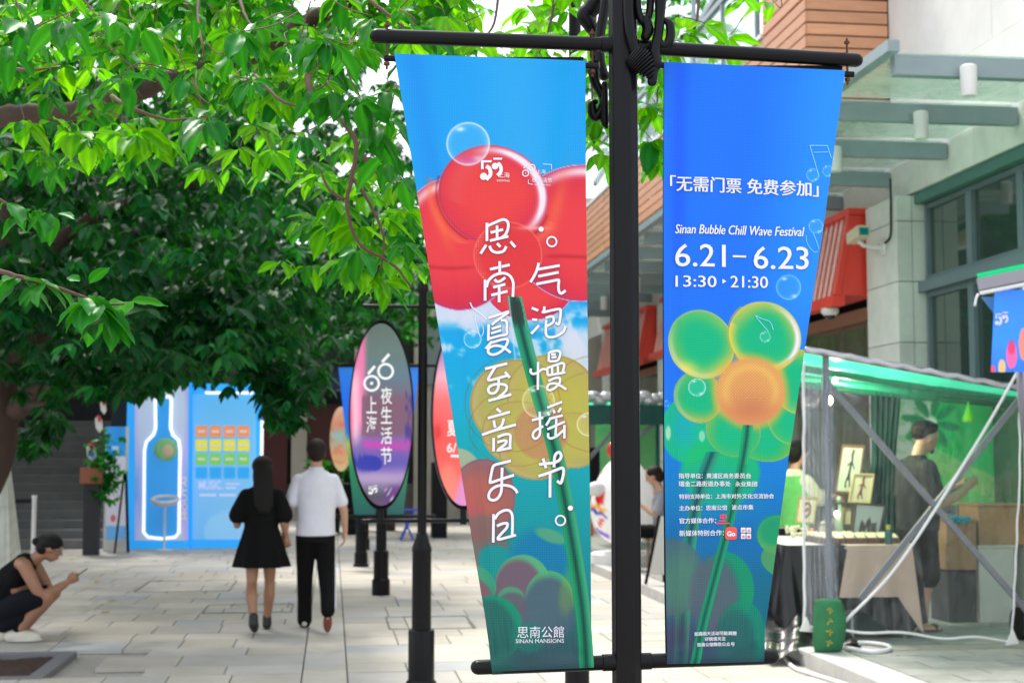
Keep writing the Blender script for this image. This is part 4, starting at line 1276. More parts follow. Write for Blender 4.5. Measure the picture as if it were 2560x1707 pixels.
fl = root('roof_spotlight', (5.4, 23, 5.6), 'small white spotlight on the canopy in front of the terracotta boards', 'spotlight')
q = at_y(1637, 505, 23.0)
mb = MB(); mb.tube([(q.x, 23, q.z - 0.25), (q.x, 23, q.z)], 0.025, 8); mb.build('stem', M_WPAINT, fl, True)
mb = MB(); mb.ball((q.x + 0.03, 23, q.z + 0.06), 0.11, 14, 10, (1, 1, 0.9)); mb.build('head', M_WPAINT, fl, True)

# ------------------------------------------------------------------ far end and left side of the street
M_FARW = mat('beige_render', (0.50, 0.46, 0.38), 0.85, vary=0.12, vscale=1.5)
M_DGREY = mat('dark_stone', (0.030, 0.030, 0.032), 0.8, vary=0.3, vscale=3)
lb = root('left_building', (-8, 30, 0), 'dark stone building in the shade behind the stairs on the left', 'building')
mb = MB(); mb.box(-20, -6.3, 22.0, 34, 0, 9); mb.build('wall', M_DGREY, lb)  # dark wall placed to keep the background beyond the trees dark
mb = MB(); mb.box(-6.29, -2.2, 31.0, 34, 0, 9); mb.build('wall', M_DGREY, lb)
for i in range(8):
    mb = MB(); mb.box(-6.0 + 0.5 * i, -5.62 + 0.5 * i, 30.9, 30.995, 3.0, 4.6); mb.build('window', mat('dim_window', (0.05, 0.055, 0.06), 0.3), lb)
st = root('stone_stairs', (-5, 27, 0), 'flight of dark grey stone stairs rising behind the blue display', 'stairs')
M_STEP = mat('grey_step_stone', (0.20, 0.20, 0.19), 0.7, vary=0.2, vscale=4, objrand=0.1)
for i in range(15):
    mb = MB(); mb.box(-6.28, -3.9, 25.6 + 0.34 * i, 25.6 + 0.34 * (i + 1) + (0.02), 0 if i == 0 else 0.155 * i - 0.02, 0.155 * (i + 1), 0.006); mb.build('step', M_STEP, st)
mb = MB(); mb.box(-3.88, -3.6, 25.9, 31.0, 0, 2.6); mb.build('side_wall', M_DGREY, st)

eb = root('end_building', (1, 36, 0), 'building closing the street with dark doorway and beige pillars', 'building')
mb = MB(); mb.box(-2.19, 9, 36.5, 38, 0, 7); mb.build('wall', M_DARK, eb)
mb = MB(); mb.box(-2.0, 3.6, 36.2, 36.49, 0, 0.9); mb.build('low_wall', mat('grey_brown_stone', (0.16, 0.13, 0.11), 0.8, vary=0.2), eb)
for x0, x1, z1, m in ((-1.0, -0.62, 3.1, M_FARW), (0.55, 1.0, 6, M_FARW), (2.05, 3.3, 6.5, M_FARW)):
    mb = MB(); mb.box(x0, x1, 35.9, 36.19, 0, z1); mb.build('pillar', m, eb)
mb = MB(); mb.box(2.35, 3.0, 35.80, 35.89, 3.4, 5.0); mb.build('window', mat('far_glass', (0.2, 0.26, 0.26), 0.2), eb)
for x0 in (-0.60, -1.9):
    mb = MB(); mb.box(x0, x0 + 0.8, 36.0, 36.18, 0.0, 2.9); mb.build('door', mat('red_brown_door', (0.08, 0.018, 0.014), 0.6), eb)
mb = MB(); mb.box(-2.0, 0.5, 35.7, 36.19, 3.15, 3.7); mb.build('sign_band', mat('navy_band', (0.02, 0.03, 0.10), 0.6), eb)
mb = MB(); mb.box(3.3, 9, 34.5, 36.4, 0, 8.0); mb.build('side_block', M_FARW, eb)
# ------------------------------------------------------------------ trees
LEAF_DARK = leaf_mat('leaf_dark', (0.005, 0.100, 0.012), (0.03, 0.28, 0.004), 0.30, 0.38)  # deep green copy, for leaves not lit from behind
LEAF_LIME = leaf_mat('leaf_backlit', (0.018, 0.115, 0.006), (0.11, 0.54, 0.003), 0.44, 0.40)  # same leaf in lime: light from behind put into the colour
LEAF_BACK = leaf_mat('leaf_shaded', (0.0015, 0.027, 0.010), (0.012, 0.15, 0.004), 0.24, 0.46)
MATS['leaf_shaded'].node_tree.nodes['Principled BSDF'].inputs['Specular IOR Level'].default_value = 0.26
M_BARK = mat('grey_brown_bark', (0.060, 0.034, 0.026), 0.85, vary=0.3, vscale=8, bump=0.7, bscale=35, stretch=(1, 1, 0.6))
M_TWIG = mat('brown_twig', (0.10, 0.05, 0.035), 0.8, vary=0.2)

def leaf_template(nl, nw, seed=0, wav=0.03):
    """leaf of length 1 along +x: pointed oval, folded along the midrib, waved edge"""
    r = np.random.default_rng(seed)
    u = np.linspace(0, 1, nl + 1); v = np.linspace(-1, 1, nw + 1)
    half = 0.235 * np.sin(np.pi * np.clip(u, 0, 1) ** 0.85) ** 0.8 + 0.012 * (1 - u)
    half = half * (1 - 0.55 * smooth(u, 0.80, 1.0)); half[-1] = 0.003
    U, Vv = np.meshgrid(u, v, indexing='ij')
    H = half[:, None]
    ph = r.uniform(0, 6.28)
    x = U; y = Vv * H
    z = 0.34 * np.abs(Vv) * H + wav * np.abs(Vv) ** 2 * np.sin(U * 14 + ph + np.sign(Vv)) - (0.10 + 0.12 * r.random()) * U ** 2
    y = y + 0.03 * np.sin(U * 3 + ph) * U
    V = np.stack([x, y, z], -1).reshape(-1, 3)
    idx = np.arange((nl + 1) * (nw + 1)).reshape(nl + 1, nw + 1)
    Fq = np.stack([idx[:-1, :-1], idx[1:, :-1], idx[1:, 1:], idx[:-1, 1:]], -1).reshape(-1, 4)
    return V, Fq

TPL_HI = [leaf_template(9, 4, s, 0.022) for s in range(6)]
TPL_LO = [leaf_template(3, 2, s, 0.0) for s in range(3)]

def veins(V):
    return np.where(np.abs(V[:, 1] - 0.0) < 0.035, 1.45, np.where(np.abs(V[:, 1]) > 0.16, 1.12, 0.92))

def basis(d, n_hint):
    d = d / np.linalg.norm(d, axis=-1, keepdims=True)
    s = np.cross(n_hint, d); s /= (np.linalg.norm(s, axis=-1, keepdims=True) + 1e-9)
    n = np.cross(d, s)
    return np.stack([d, s, n], -1)          # columns

def cluster(p, k, L, droop, spread=0.35, r=rng):
    """a whorl of k leaves round the twig tip p: base points, axes, normals, lengths"""
    a = r.uniform(0, 6.28) + np.arange(k) * 2.4 + r.normal(0, 0.3, k)
    dr = droop + r.normal(0, 0.35, k)
    d = np.stack([np.cos(a), np.sin(a), -dr], -1)
    d /= np.linalg.norm(d, axis=1, keepdims=True)
    b = np.array(p) + d * 0.012 + r.normal(0, 0.012, (k, 3)) * spread
    h = np.stack([r.normal(0, 0.35, k), r.normal(0, 0.35, k), np.ones(k)], -1)
    # drooping leaves turn their upper face outwards
    h += np.stack([np.cos(a), np.sin(a), np.zeros(k)], -1) * 0.6
    return b, basis(d, h), L * r.uniform(0.55, 1.2, k)

def join_leaves(name, B, M, Ls, Ts, tpls, m, parent, kind='stuff'):
    Vs, Fs, Cs = [], [], []; k = 0
    which = rng.integers(0, len(tpls), len(B))
    for w, (V, Fq) in enumerate(tpls):
        s = which == w
        if not s.any(): continue
        P = np.einsum('nij,vj->nvi', M[s], V) * Ls[s][:, None, None] + B[s][:, None, :]
        n = P.shape[0]; nv = V.shape[0]
        Vs.append(P.reshape(-1, 3)); Fs.append((Fq[None] + (np.arange(n) * nv)[:, None, None] + k).reshape(-1, 4))
        pat = veins(V); Cs.append((Ts[s][:, None, :] * pat[None, :, None]).reshape(-1, 3)); k += n * nv
    return np_mesh(name, np.concatenate(Vs), np.concatenate(Fs), m, parent, np.concatenate(Cs), smooth=True, kind=kind)

def tints(n, r=rng, spread=0.25):
    k = r.uniform(1 - spread, 1 + spread, n)
    y = r.random(n) ** 2
    return np.stack([k * (1 + 0.9 * y), k * (1 + 0.25 * y), k * (1 - 0.1 * y)], -1)

def pxp(px, py, dist):
    return np.array(at_y(px, py, dist))

# ---- the near tree: trunk out of the frame on the left, limbs reaching across the top
nt_root = root('broadleaf_tree', (-2.45, 6.0, 0), 'near glossy leaved tree whose sharp leaves and limb cross the top left', 'tree')
mb = MB(); mb.tube(cr([(-2.45, 6.0, -0.03), (-2.42, 6.0, 1.2), (-2.5, 6.0, 2.4), (-2.3, 5.9, 3.6), (-1.9, 5.6, 5.0)], 5), [0.17] * 6 + [0.15] * 5 + [0.12] * 5 + [0.09] * 5, 16); mb.build('trunk', M_BARK, nt_root, True)
def limb(pts, r0, r1, par, m=M_BARK, n=10, name='limb'):
    c = cr([tuple(p) for p in pts], 6)
    c = [tuple(np.array(q) + rng.normal(0, r0 * 0.10, 3)) for q in c]
    rad = np.interp(np.linspace(0, 1, len(c)), [0, 1], [r0, r1])
    mb = MB(); mb.tube(c, list(rad), n); return mb.build(name, m, par, True)
limb([(-2.42, 6.0, 2.1), pxp(-200, 330, 5.7), pxp(0, 292, 5.4), pxp(150, 285, 5.3), pxp(300, 245, 5.1), pxp(440, 195, 5.0), pxp(600, 150, 4.9), pxp(770, 55, 4.9), pxp(860, 15, 4.8), pxp(960, -80, 4.7)], 0.042, 0.026, nt_root)
limb([pxp(840, 25, 4.8), pxp(870, 60, 4.8), pxp(930, 100, 4.7), pxp(1010, 125, 4.7), pxp(1060, 165, 4.6)], 0.018, 0.012, nt_root)
limb([(-2.3, 5.9, 3.5), pxp(100, -500, 4.6), pxp(700, -380, 4.2), pxp(1250, -200, 4.0), pxp(1500, -120, 4.2), pxp(1750, -60, 4.4), pxp(1850, 0, 4.5)], 0.035, 0.010, nt_root)
limb([pxp(780, 100, 4.5), pxp(770, 190, 3.9), pxp(790, 260, 3.8), pxp(850, 300, 3.8), pxp(890, 360, 3.8), pxp(880, 440, 3.8), pxp(868, 520, 3.8), pxp(900, 610, 3.8), pxp(980, 660, 3.8), pxp(1030, 720, 3.8)], 0.010, 0.003, nt_root, M_TWIG, 8, 'twig')
for tw in (
    [(500, -40, 3.6), (495, 40, 3.5), (505, 110, 3.4), (512, 150, 3.4)],
    [(595, -20, 3.6), (610, 30, 3.5), (640, 90, 3.4)],
    [(0, 170, 3.4), (70, 175, 3.3), (148, 168, 3.3)],
    [(900, -20, 3.6), (1000, 60, 3.5), (1080, 110, 3.5), (1180, 90, 3.5)],
    [(640, 190, 3.6), (700, 250, 3.5), (760, 270, 3.5)],
    [(900, 380, 3.7), (950, 440, 3.7), (1010, 470, 3.7)],
    [(880, 440, 3.8), (930, 520, 3.8), (960, 600, 3.8), (950, 680, 3.8)],
    [(860, 500, 3.8), (820, 470, 3.8), (800, 420, 3.8)],
    [(-60, 660, 2.9), (40, 690, 2.85), (120, 712, 2.8), (215, 745, 2.8), (250, 762, 2.8), (310, 760, 2.8)],
    [(-80, 480, 3.2), (0, 500, 3.2), (60, 540, 3.2)],
    [(280, 240, 3.4), (330, 270, 3.3), (420, 300, 3.3), (520, 290, 3.3)],
    [(1750, -60, 4.4), (1740, 60, 4.3), (1700, 130, 4.3), (1650, 200, 4.3), (1640, 330, 4.3)],
    [(1500, -120, 4.2), (1480, 200, 4.1), (1490, 330, 4.1)],
    [(1250, -150, 4.0), (1240, 40, 3.8), (1200, 110, 3.8)],
    [(1400, -160, 4.0), (1380, 40, 3.8), (1350, 130, 3.8)]):
    limb([pxp(*q) for q in tw], 0.0055, 0.002, nt_root, M_TWIG, 6, 'twig')

B, M, Ls, Ts, PR = [], [], [], [], []
TW = MB()
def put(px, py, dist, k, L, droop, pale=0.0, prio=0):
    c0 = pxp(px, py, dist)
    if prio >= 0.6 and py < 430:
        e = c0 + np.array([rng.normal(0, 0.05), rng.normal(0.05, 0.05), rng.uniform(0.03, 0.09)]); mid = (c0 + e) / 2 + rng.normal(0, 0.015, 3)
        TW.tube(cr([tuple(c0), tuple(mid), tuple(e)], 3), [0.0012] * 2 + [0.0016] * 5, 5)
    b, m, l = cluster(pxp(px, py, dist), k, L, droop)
    t = tints(k, spread=0.18); t = t * (1 + pale * np.array([1.3, 0.6, 0.0]))  # pale shifts the tint towards yellow, standing in for backlight
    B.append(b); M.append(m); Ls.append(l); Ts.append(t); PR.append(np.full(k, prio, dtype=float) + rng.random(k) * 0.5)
# sharp dark leaves, hand placed by the photograph
for (x, y, dd, k, L, dr) in (
    (160, 45, 2.75, 6, 0.085, 0.9), (60, 60, 2.9, 5, 0.08, 0.8), (250, 40, 3.0, 6, 0.08, 0.6), (20, 110, 3.0, 5, 0.08, 0.8), (300, 195, 3.0, 6, 0.07, 0.4), (380, 170, 3.1, 5, 0.07, 0.8),
    (460, 190, 3.0, 4, 0.07, 0.7), (518, 292, 2.8, 7, 0.085, 0.9), (525, 262, 2.8, 3, 0.05, 0.2), (600, 80, 2.9, 7, 0.075, 1.0), (570, 130, 3.0, 5, 0.07, 0.7), (480, 40, 3.2, 5, 0.075, 0.6), (640, 60, 3.1, 5, 0.07, 0.7), (720, 110, 3.0, 4, 0.06, 1.2),
    (815, 95, 2.85, 8, 0.085, 1.1), (770, 90, 2.9, 4, 0.075, 1.2), (830, 225, 2.95, 6, 0.08, 1.3), (780, 230, 3.0, 5, 0.075, 1.0), (900, 240, 2.9, 6, 0.075, 0.9), (960, 230, 2.95, 5, 0.07, 0.9), (940, 320, 3.0, 6, 0.08, 1.2), (975, 290, 3.05, 4, 0.075, 1.2),
    (930, 40, 3.0, 6, 0.075, 0.8), (1000, 20, 3.1, 5, 0.07, 0.7), (880, 120, 3.1, 5, 0.07, 0.5), (970, 390, 3.1, 5, 0.08, 1.3), (1010, 440, 3.2, 5, 0.08, 1.2), (760, 330, 3.3, 4, 0.07, 1.2), (630, 200, 3.1, 5, 0.06, 0.8), (690, 40, 3.2, 5, 0.07, 0.6),
    (45, 690, 2.8, 7, 0.075, 0.7), (110, 702, 2.8, 5, 0.075, 0.9), (215, 745, 2.75, 9, 0.09, 0.9), (245, 755, 2.75, 6, 0.09, 1.1), (310, 755, 2.8, 4, 0.09, 0.6), (215, 715, 2.8, 2, 0.05, -0.6), (20, 500, 3.1, 6, 0.075, 0.6), (85, 520, 3.1, 6, 0.075, 0.7), (130, 530, 3.1, 4, 0.085, 0.7),
    (1040, 60, 3.2, 4, 0.07, 0.6), (1090, 95, 3.2, 4, 0.07, 0.4), (20, 10, 3.1, 6, 0.08, 0.5), (350, 60, 3.2, 5, 0.075, 0.7), (900, 620, 3.5, 6, 0.08, 1.0), (1010, 600, 3.6, 5, 0.08, 0.9)):
    put(x, y, dd, k, L, dr, prio=3)
# leaves against the light, the backlight put into their paler tint
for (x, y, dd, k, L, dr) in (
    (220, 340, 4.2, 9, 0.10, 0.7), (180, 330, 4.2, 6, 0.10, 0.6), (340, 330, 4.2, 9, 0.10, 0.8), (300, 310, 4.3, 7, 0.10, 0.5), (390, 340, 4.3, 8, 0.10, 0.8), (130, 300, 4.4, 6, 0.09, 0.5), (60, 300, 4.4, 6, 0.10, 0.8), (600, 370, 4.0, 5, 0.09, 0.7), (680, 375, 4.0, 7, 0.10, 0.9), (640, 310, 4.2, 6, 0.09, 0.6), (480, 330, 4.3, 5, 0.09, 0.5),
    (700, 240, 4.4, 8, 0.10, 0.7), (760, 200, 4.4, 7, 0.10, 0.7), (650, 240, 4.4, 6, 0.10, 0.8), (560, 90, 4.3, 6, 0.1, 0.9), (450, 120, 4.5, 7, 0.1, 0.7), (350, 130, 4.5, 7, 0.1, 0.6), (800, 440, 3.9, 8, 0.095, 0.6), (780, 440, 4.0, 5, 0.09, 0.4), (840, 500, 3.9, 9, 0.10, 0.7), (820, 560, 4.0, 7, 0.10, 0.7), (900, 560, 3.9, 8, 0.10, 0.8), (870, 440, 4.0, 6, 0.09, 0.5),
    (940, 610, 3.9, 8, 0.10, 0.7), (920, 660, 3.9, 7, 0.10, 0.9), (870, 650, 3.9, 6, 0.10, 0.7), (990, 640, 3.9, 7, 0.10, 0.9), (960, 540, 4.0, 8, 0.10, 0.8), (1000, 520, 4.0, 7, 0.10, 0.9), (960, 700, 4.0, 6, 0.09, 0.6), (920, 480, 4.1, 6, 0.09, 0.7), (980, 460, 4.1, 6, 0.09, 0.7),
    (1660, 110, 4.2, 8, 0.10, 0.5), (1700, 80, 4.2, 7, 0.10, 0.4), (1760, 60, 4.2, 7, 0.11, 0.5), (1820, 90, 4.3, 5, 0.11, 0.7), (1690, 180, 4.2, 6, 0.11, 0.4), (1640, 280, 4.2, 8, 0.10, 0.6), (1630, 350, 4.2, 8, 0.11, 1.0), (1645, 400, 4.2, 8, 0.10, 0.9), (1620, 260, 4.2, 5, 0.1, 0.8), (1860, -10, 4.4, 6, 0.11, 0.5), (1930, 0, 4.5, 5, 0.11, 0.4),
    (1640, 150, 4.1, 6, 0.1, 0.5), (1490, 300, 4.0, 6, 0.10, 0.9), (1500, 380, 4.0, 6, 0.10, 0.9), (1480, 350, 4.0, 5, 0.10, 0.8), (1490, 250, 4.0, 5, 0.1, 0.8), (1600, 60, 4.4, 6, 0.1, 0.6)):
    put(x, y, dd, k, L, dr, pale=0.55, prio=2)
# filling: top band and left mass
for _ in range(250):
    x = rng.uniform(-150, 1160); y = rng.uniform(-120, 110 + 90 * (x < 950))
    put(x, y, rng.uniform(3.9, 5.6), int(rng.integers(5, 9)), 0.095, 0.6, pale=0.5, prio=1)
for _ in range(66):
    x = rng.uniform(1000, 1560); y = rng.uniform(-140, 145)
    if 1060 < x < 1300 and y < 90 and rng.random() < 0.62: continue
    put(x, y, rng.uniform(3.7, 5.0), int(rng.integers(5, 8)), 0.095, 0.5, pale=0.6, prio=2)
for _ in range(60):
    x = rng.uniform(-100, 1000); y = rng.uniform(180, 430 + 0.25 * max(0, x - 500)); put(x, y, rng.uniform(4.4, 5.6), int(rng.integers(5, 8)), 0.09, 0.7, pale=0.3, prio=0.6)
for _ in range(30):
    x = rng.uniform(700, 1060); y = rng.uniform(380, 720); put(x, y, rng.uniform(4.2, 5.4), int(rng.integers(5, 8)), 0.09, 0.7, pale=0.45, prio=0.6)
# unseen crown above and beside the picture, there to block the sky
for _ in range(700):
    a = rng.uniform(-4.2, 1.6); b4 = rng.uniform(3.2, 7.5); zz = rng.uniform(3.1, 5.6) + max(0, 4 - b4) * 0.1
    k = int(rng.integers(5, 8)); bb, m2, l = cluster((a, b4, zz), k, 0.10, 0.6)
    B.append(bb); M.append(m2); Ls.append(l); Ts.append(tints(k) * 1.1); PR.append(np.zeros(k))
TW.build('twigs', M_TWIG, nt_root, True, kind='stuff')
B = np.concatenate(B); M = np.concatenate(M); Ls = np.concatenate(Ls); Ts = np.concatenate(Ts); PR = np.concatenate(PR)
order = np.argsort(-PR)[:298]
rest = np.setdiff1d(np.arange(len(B)), order)
LM = []
for i, (V, Fq) in enumerate(TPL_HI):
    for j in range(4):
        t = tints(1, spread=0.2)[0]
        o = np_mesh('leaf', V, Fq, LEAF_DARK, None, t[None, :] * veins(V)[:, None], smooth=True); LM.append(o.data); bpy.data.objects.remove(o)
for q in order:
    o = bpy.data.objects.new('leaf', LM[int(rng.integers(0, len(LM)))]); COL.objects.link(o); o.parent = nt_root
    mm = Matrix([list(M[q][r2] * Ls[q]) + [B[q][r2] - ORIG[nt_root][r2]] for r2 in range(3)] + [[0, 0, 0, 1]])
    o.matrix_local = mm
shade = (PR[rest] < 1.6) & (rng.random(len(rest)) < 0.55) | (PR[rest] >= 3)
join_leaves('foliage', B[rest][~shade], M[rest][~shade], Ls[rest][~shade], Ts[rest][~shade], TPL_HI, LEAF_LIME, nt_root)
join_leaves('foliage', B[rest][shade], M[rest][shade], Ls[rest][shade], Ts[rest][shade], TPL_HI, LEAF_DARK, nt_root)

# ---- the dark trees further down the left side
def tree(loc, label, trunk, limbs, crowns, n, L, m, seed, thin=None, group=None):
    r = np.random.default_rng(seed)
    t = root('broadleaf_tree', loc, label, 'tree', group)
    c = cr(trunk[0], 6); rad = np.interp(np.linspace(0, 1, len(c)), np.linspace(0, 1, len(trunk[1])), trunk[1])
    mb = MB(); mb.tube(c, list(rad), 14); mb.build('trunk', M_BARK, t, True)
    for pts, r0, r1 in limbs: limb(pts, r0, r1, t)
    Bs, Ms, L2, T2 = [], [], [], []
    tot = sum(c2[4] for c2 in crowns)
    for (cx, cy, cz, (rx, ry, rz), w) in crowns:
        for _ in range(int(n * w / tot)):
            v = r.normal(0, 1, 3); v /= np.linalg.norm(v); v *= r.random() ** 0.45
            p3 = np.array([cx + v[0] * rx, cy + v[1] * ry, cz + v[2] * rz])
            if math.sin(p3[0] * 3.1 + seed) * math.sin(p3[1] * 2.3 + 1) * math.sin(p3[2] * 4.3 + 2) > 0.12: continue
            if thin is not None and thin(p3, r): continue
            k = int(r.integers(5, 9)); b, m2, l = cluster(p3, k, L, 0.75, 1.0, r)
            b += np.array([0, 0, 0.0])
            Bs.append(b); Ms.append(m2); L2.append(l * r.uniform(0.8, 1.1)); T2.append(tints(k, r, 0.35) * (1.0 + 1.6 * (r.random() < 0.14)))  # a few whorls brightened in the tint, as clusters catching light
    join_leaves('foliage', np.concatenate(Bs), np.concatenate(Ms), np.concatenate(L2), np.concatenate(T2), TPL_LO if L * 3556 / loc[1] < 60 else TPL_HI[:2], m, t)
    return t
def px_of(p):
    q = RM.T @ (p - np.array([0, 0, CAM_H])); return 1280 - q[0] / q[2] * F_PX, 853.5 + q[1] / q[2] * F_PX
def keep_open(p, r):
    x, y = px_of(p)
    lim = np.interp(x, [-200, 60, 250, 330, 380, 450, 520, 620, 700, 800, 870, 960, 1060, 1120], [1100, 1190, 1010, 985, 1010, 965, 985, 1000, 1080, 1090, 1020, 930, 880, 600])
    return (y > lim - 15) or (x > 1130)
T2p = at_y(20, 1140, 13.5)
tree((T2p.x, 13.5, 0), 'dark tree with thick brown trunk at the left edge behind the squatting man',
     ([tuple(pxp(-190, 1530, 13.5)), tuple(pxp(-130, 1350, 13.5)), tuple(pxp(-15, 1130, 13.5)), tuple(pxp(-10, 900, 13.5)), tuple(pxp(20, 700, 13.5)), tuple(pxp(40, 450, 13.4)), tuple(pxp(60, 100, 13.3))], [0.30, 0.22, 0.19, 0.18, 0.14, 0.11, 0.08]),
     [([pxp(20, 1040, 13.5), pxp(80, 990, 13.2), pxp(160, 940, 13.0), pxp(240, 905, 12.8), pxp(330, 830, 12.6)], 0.10, 0.03),
      ([pxp(30, 900, 13.4), pxp(120, 820, 13.0), pxp(200, 780, 12.8), pxp(330, 700, 12.5)], 0.08, 0.03),
      ([pxp(60, 1010, 13.3), pxp(120, 1012, 13.0), pxp(180, 985, 12.9), pxp(270, 985, 12.8)], 0.05, 0.02),
      ([pxp(30, 760, 13.4), pxp(200, 560, 13.2), pxp(420, 480, 12.9), pxp(600, 400, 12.5)], 0.09, 0.03)],
     [(-3.0, 12.6, 4.4, (3.0, 3.4, 2.0), 3), (-1.5, 12.2, 3.9, (1.6, 3.0, 1.7), 2), (-1.9, 11.8, 2.6, (1.6, 2.0, 0.6), 1.1), (-5.5, 13.5, 4.5, (2.5, 3, 2.2), 1.0), (-3.6, 12.8, 2.9, (1.5, 1.5, 0.7), 0.6), (-0.7, 12.6, 2.7, (0.9, 1.8, 0.55), 0.8), (-0.42, 12.3, 2.2, (0.42, 0.8, 0.36), 0.22), (-1.9, 12.2, 2.25, (0.8, 0.8, 0.22), 0.15), (-2.75, 14.2, 1.75, (0.35, 0.5, 0.38), 0.12)],
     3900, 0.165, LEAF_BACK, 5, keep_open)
tree((-3.4, 18.5, 0), 'second dark tree further along the left side, leaves hanging over the blue display',
     ([(-4.6, 18.5, -0.03), (-4.5, 18.5, 2.0), (-4.2, 18.4, 4.0), (-3.8, 18.2, 6.5)], [0.2, 0.17, 0.13, 0.08]),
     [([(-4.4, 18.5, 2.4), (-3.2, 18.3, 3.2), (-1.5, 18.0, 3.7), (0.2, 17.6, 3.9)], 0.10, 0.03)],
     [(-2.8, 18.0, 5.4, (4.2, 3.6, 2.6), 3), (-1.0, 17.6, 4.0, (2.2, 2.6, 1.4), 2), (-2.8, 18.0, 3.1, (2.2, 2.4, 0.7), 1)],
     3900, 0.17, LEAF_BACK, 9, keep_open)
tree((-6.5, 22.5, 0), 'far dark tree closing the view over the stairs on the left',
     ([(-6.5, 23.5, -0.03), (-6.5, 23.5, 2.5), (-6.2, 23.4, 6)], [0.22, 0.18, 0.1]), [],
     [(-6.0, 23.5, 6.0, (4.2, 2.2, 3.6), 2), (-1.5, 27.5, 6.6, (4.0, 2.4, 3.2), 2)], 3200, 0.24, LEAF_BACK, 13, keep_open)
tree((1.2, 31, 0), 'brighter green tree at the far end of the street between the oval signs',
     ([(1.2, 31, -0.03), (1.2, 31, 2.5), (1.1, 31, 5)], [0.18, 0.15, 0.1]), [],
     [(0.9, 31, 5.2, (2.2, 2.0, 2.0), 2), (2.6, 31.5, 6.8, (1.6, 1.6, 1.6), 1)], 1400, 0.22, LEAF_DARK, 17, lambda p, r: px_of(p)[1] > 860)
tree((8.5, 36, 0), 'tree rising behind the glass balustrade of the right building',
     ([(8.5, 38, -0.03), (8.5, 38, 6)], [0.2, 0.15]), [], [(9.2, 38, 12.0, (2.6, 2, 3.2), 1)], 900, 0.3, LEAF_DARK, 19, None)
# ------------------------------------------------------------------ oval light-box signs on posts
M_SIGN = bpy.data.materials.new('printed_sign_face'); M_SIGN.use_nodes = True
_b = M_SIGN.node_tree.nodes['Principled BSDF']; _a = M_SIGN.node_tree.nodes.new('ShaderNodeAttribute'); _a.attribute_name = 'print'
M_SIGN.node_tree.links.new(_a.outputs['Color'], _b.inputs['Base Color']); _b.inputs['Roughness'].default_value = 0.18
M_SIGN.node_tree.links.new(_a.outputs['Color'], _b.inputs['Emission Color']); _b.inputs['Emission Strength'].default_value = 0.12

def print_grid(name, X, Y, Yp, paint, parent, m=None, wave=None):
    P = Paint(X, Y); paint(P); col = tolin(P.C)
    D = np.stack([(X - 1280.0) / F_PX, (853.5 - Y) / F_PX, -np.ones_like(X)], -1) @ RM.T
    k = Yp / D[..., 1]
    W = np.stack([D[..., 0] * k, np.full_like(X, Yp), CAM_H + D[..., 2] * k], -1)
    if wave is not None: W[..., 1] += wave
    ny, nx = X.shape; idx = np.arange(nx * ny).reshape(ny, nx)
    Fq = np.stack([idx[:-1, :-1], idx[1:, :-1], idx[1:, 1:], idx[:-1, 1:]], -1).reshape(-1, 4)
    return np_mesh(name, W.reshape(-1, 3), Fq, m or M_SIGN, parent, tint=col.reshape(-1, 3), smooth=True, attr='print')

def rect_grid(x0, x1, y0, y1, nx, ny, x0b=None, x1b=None):
    s = np.linspace(0, 1, nx)[None, :]; t = np.linspace(0, 1, ny)[:, None]
    a = x0 + ((x0b if x0b is not None else x0) - x0) * t; b4 = x1 + ((x1b if x1b is not None else x1) - x1) * t
    return a * (1 - s) + b4 * s, np.broadcast_to(y0 + (y1 - y0) * t, (ny, nx)).copy()

def oval_sign(cx, cy, rx, ry, Yp, paint, parent):
    pan_c = at_y(cx, cy, Yp); ex = abs(at_y(cx + rx, cy, Yp).x - pan_c.x); ez = abs(at_y(cx, cy - ry, Yp).z - pan_c.z)
    mb = MB(); n = 56
    for k, (q, dy) in enumerate(((0.955, -0.052), (1.0, -0.050), (1.0, 0.05), (0.955, 0.052))):
        for i in range(n):
            a = 2 * math.pi * i / n
            mb.v.append((pan_c.x + ex * q * math.cos(a), Yp + dy, pan_c.z + ez * (1 - (1 - q) * ex / ez) * math.sin(a)))
    for k in range(3):
        for i in range(n):
            j = (i + 1) % n; mb.f.append((k * n + i, k * n + j, (k + 1) * n + j, (k + 1) * n + i))
    mb.f.append(tuple(range(3 * n, 4 * n)))
    frame = mb.build('sign_frame', M_BLACK, parent, True, auto=40)
    rr = np.linspace(0.001, 0.965, 50)[:, None]; aa = np.linspace(0, 2 * math.pi, 73)[None, :]
    print_grid('sign_face', cx + rx * rr * np.cos(aa), cy + ry * rr * np.sin(aa), Yp - 0.048, paint, frame)
    mb = MB(); zb = pan_c.z - ez
    mb.lathe((pan_c.x, Yp, zb - 0.09), [(0.02, 0), (0.02, 0.10)], 10); mb.build('sign_stem', M_BLACK, frame)
    return frame

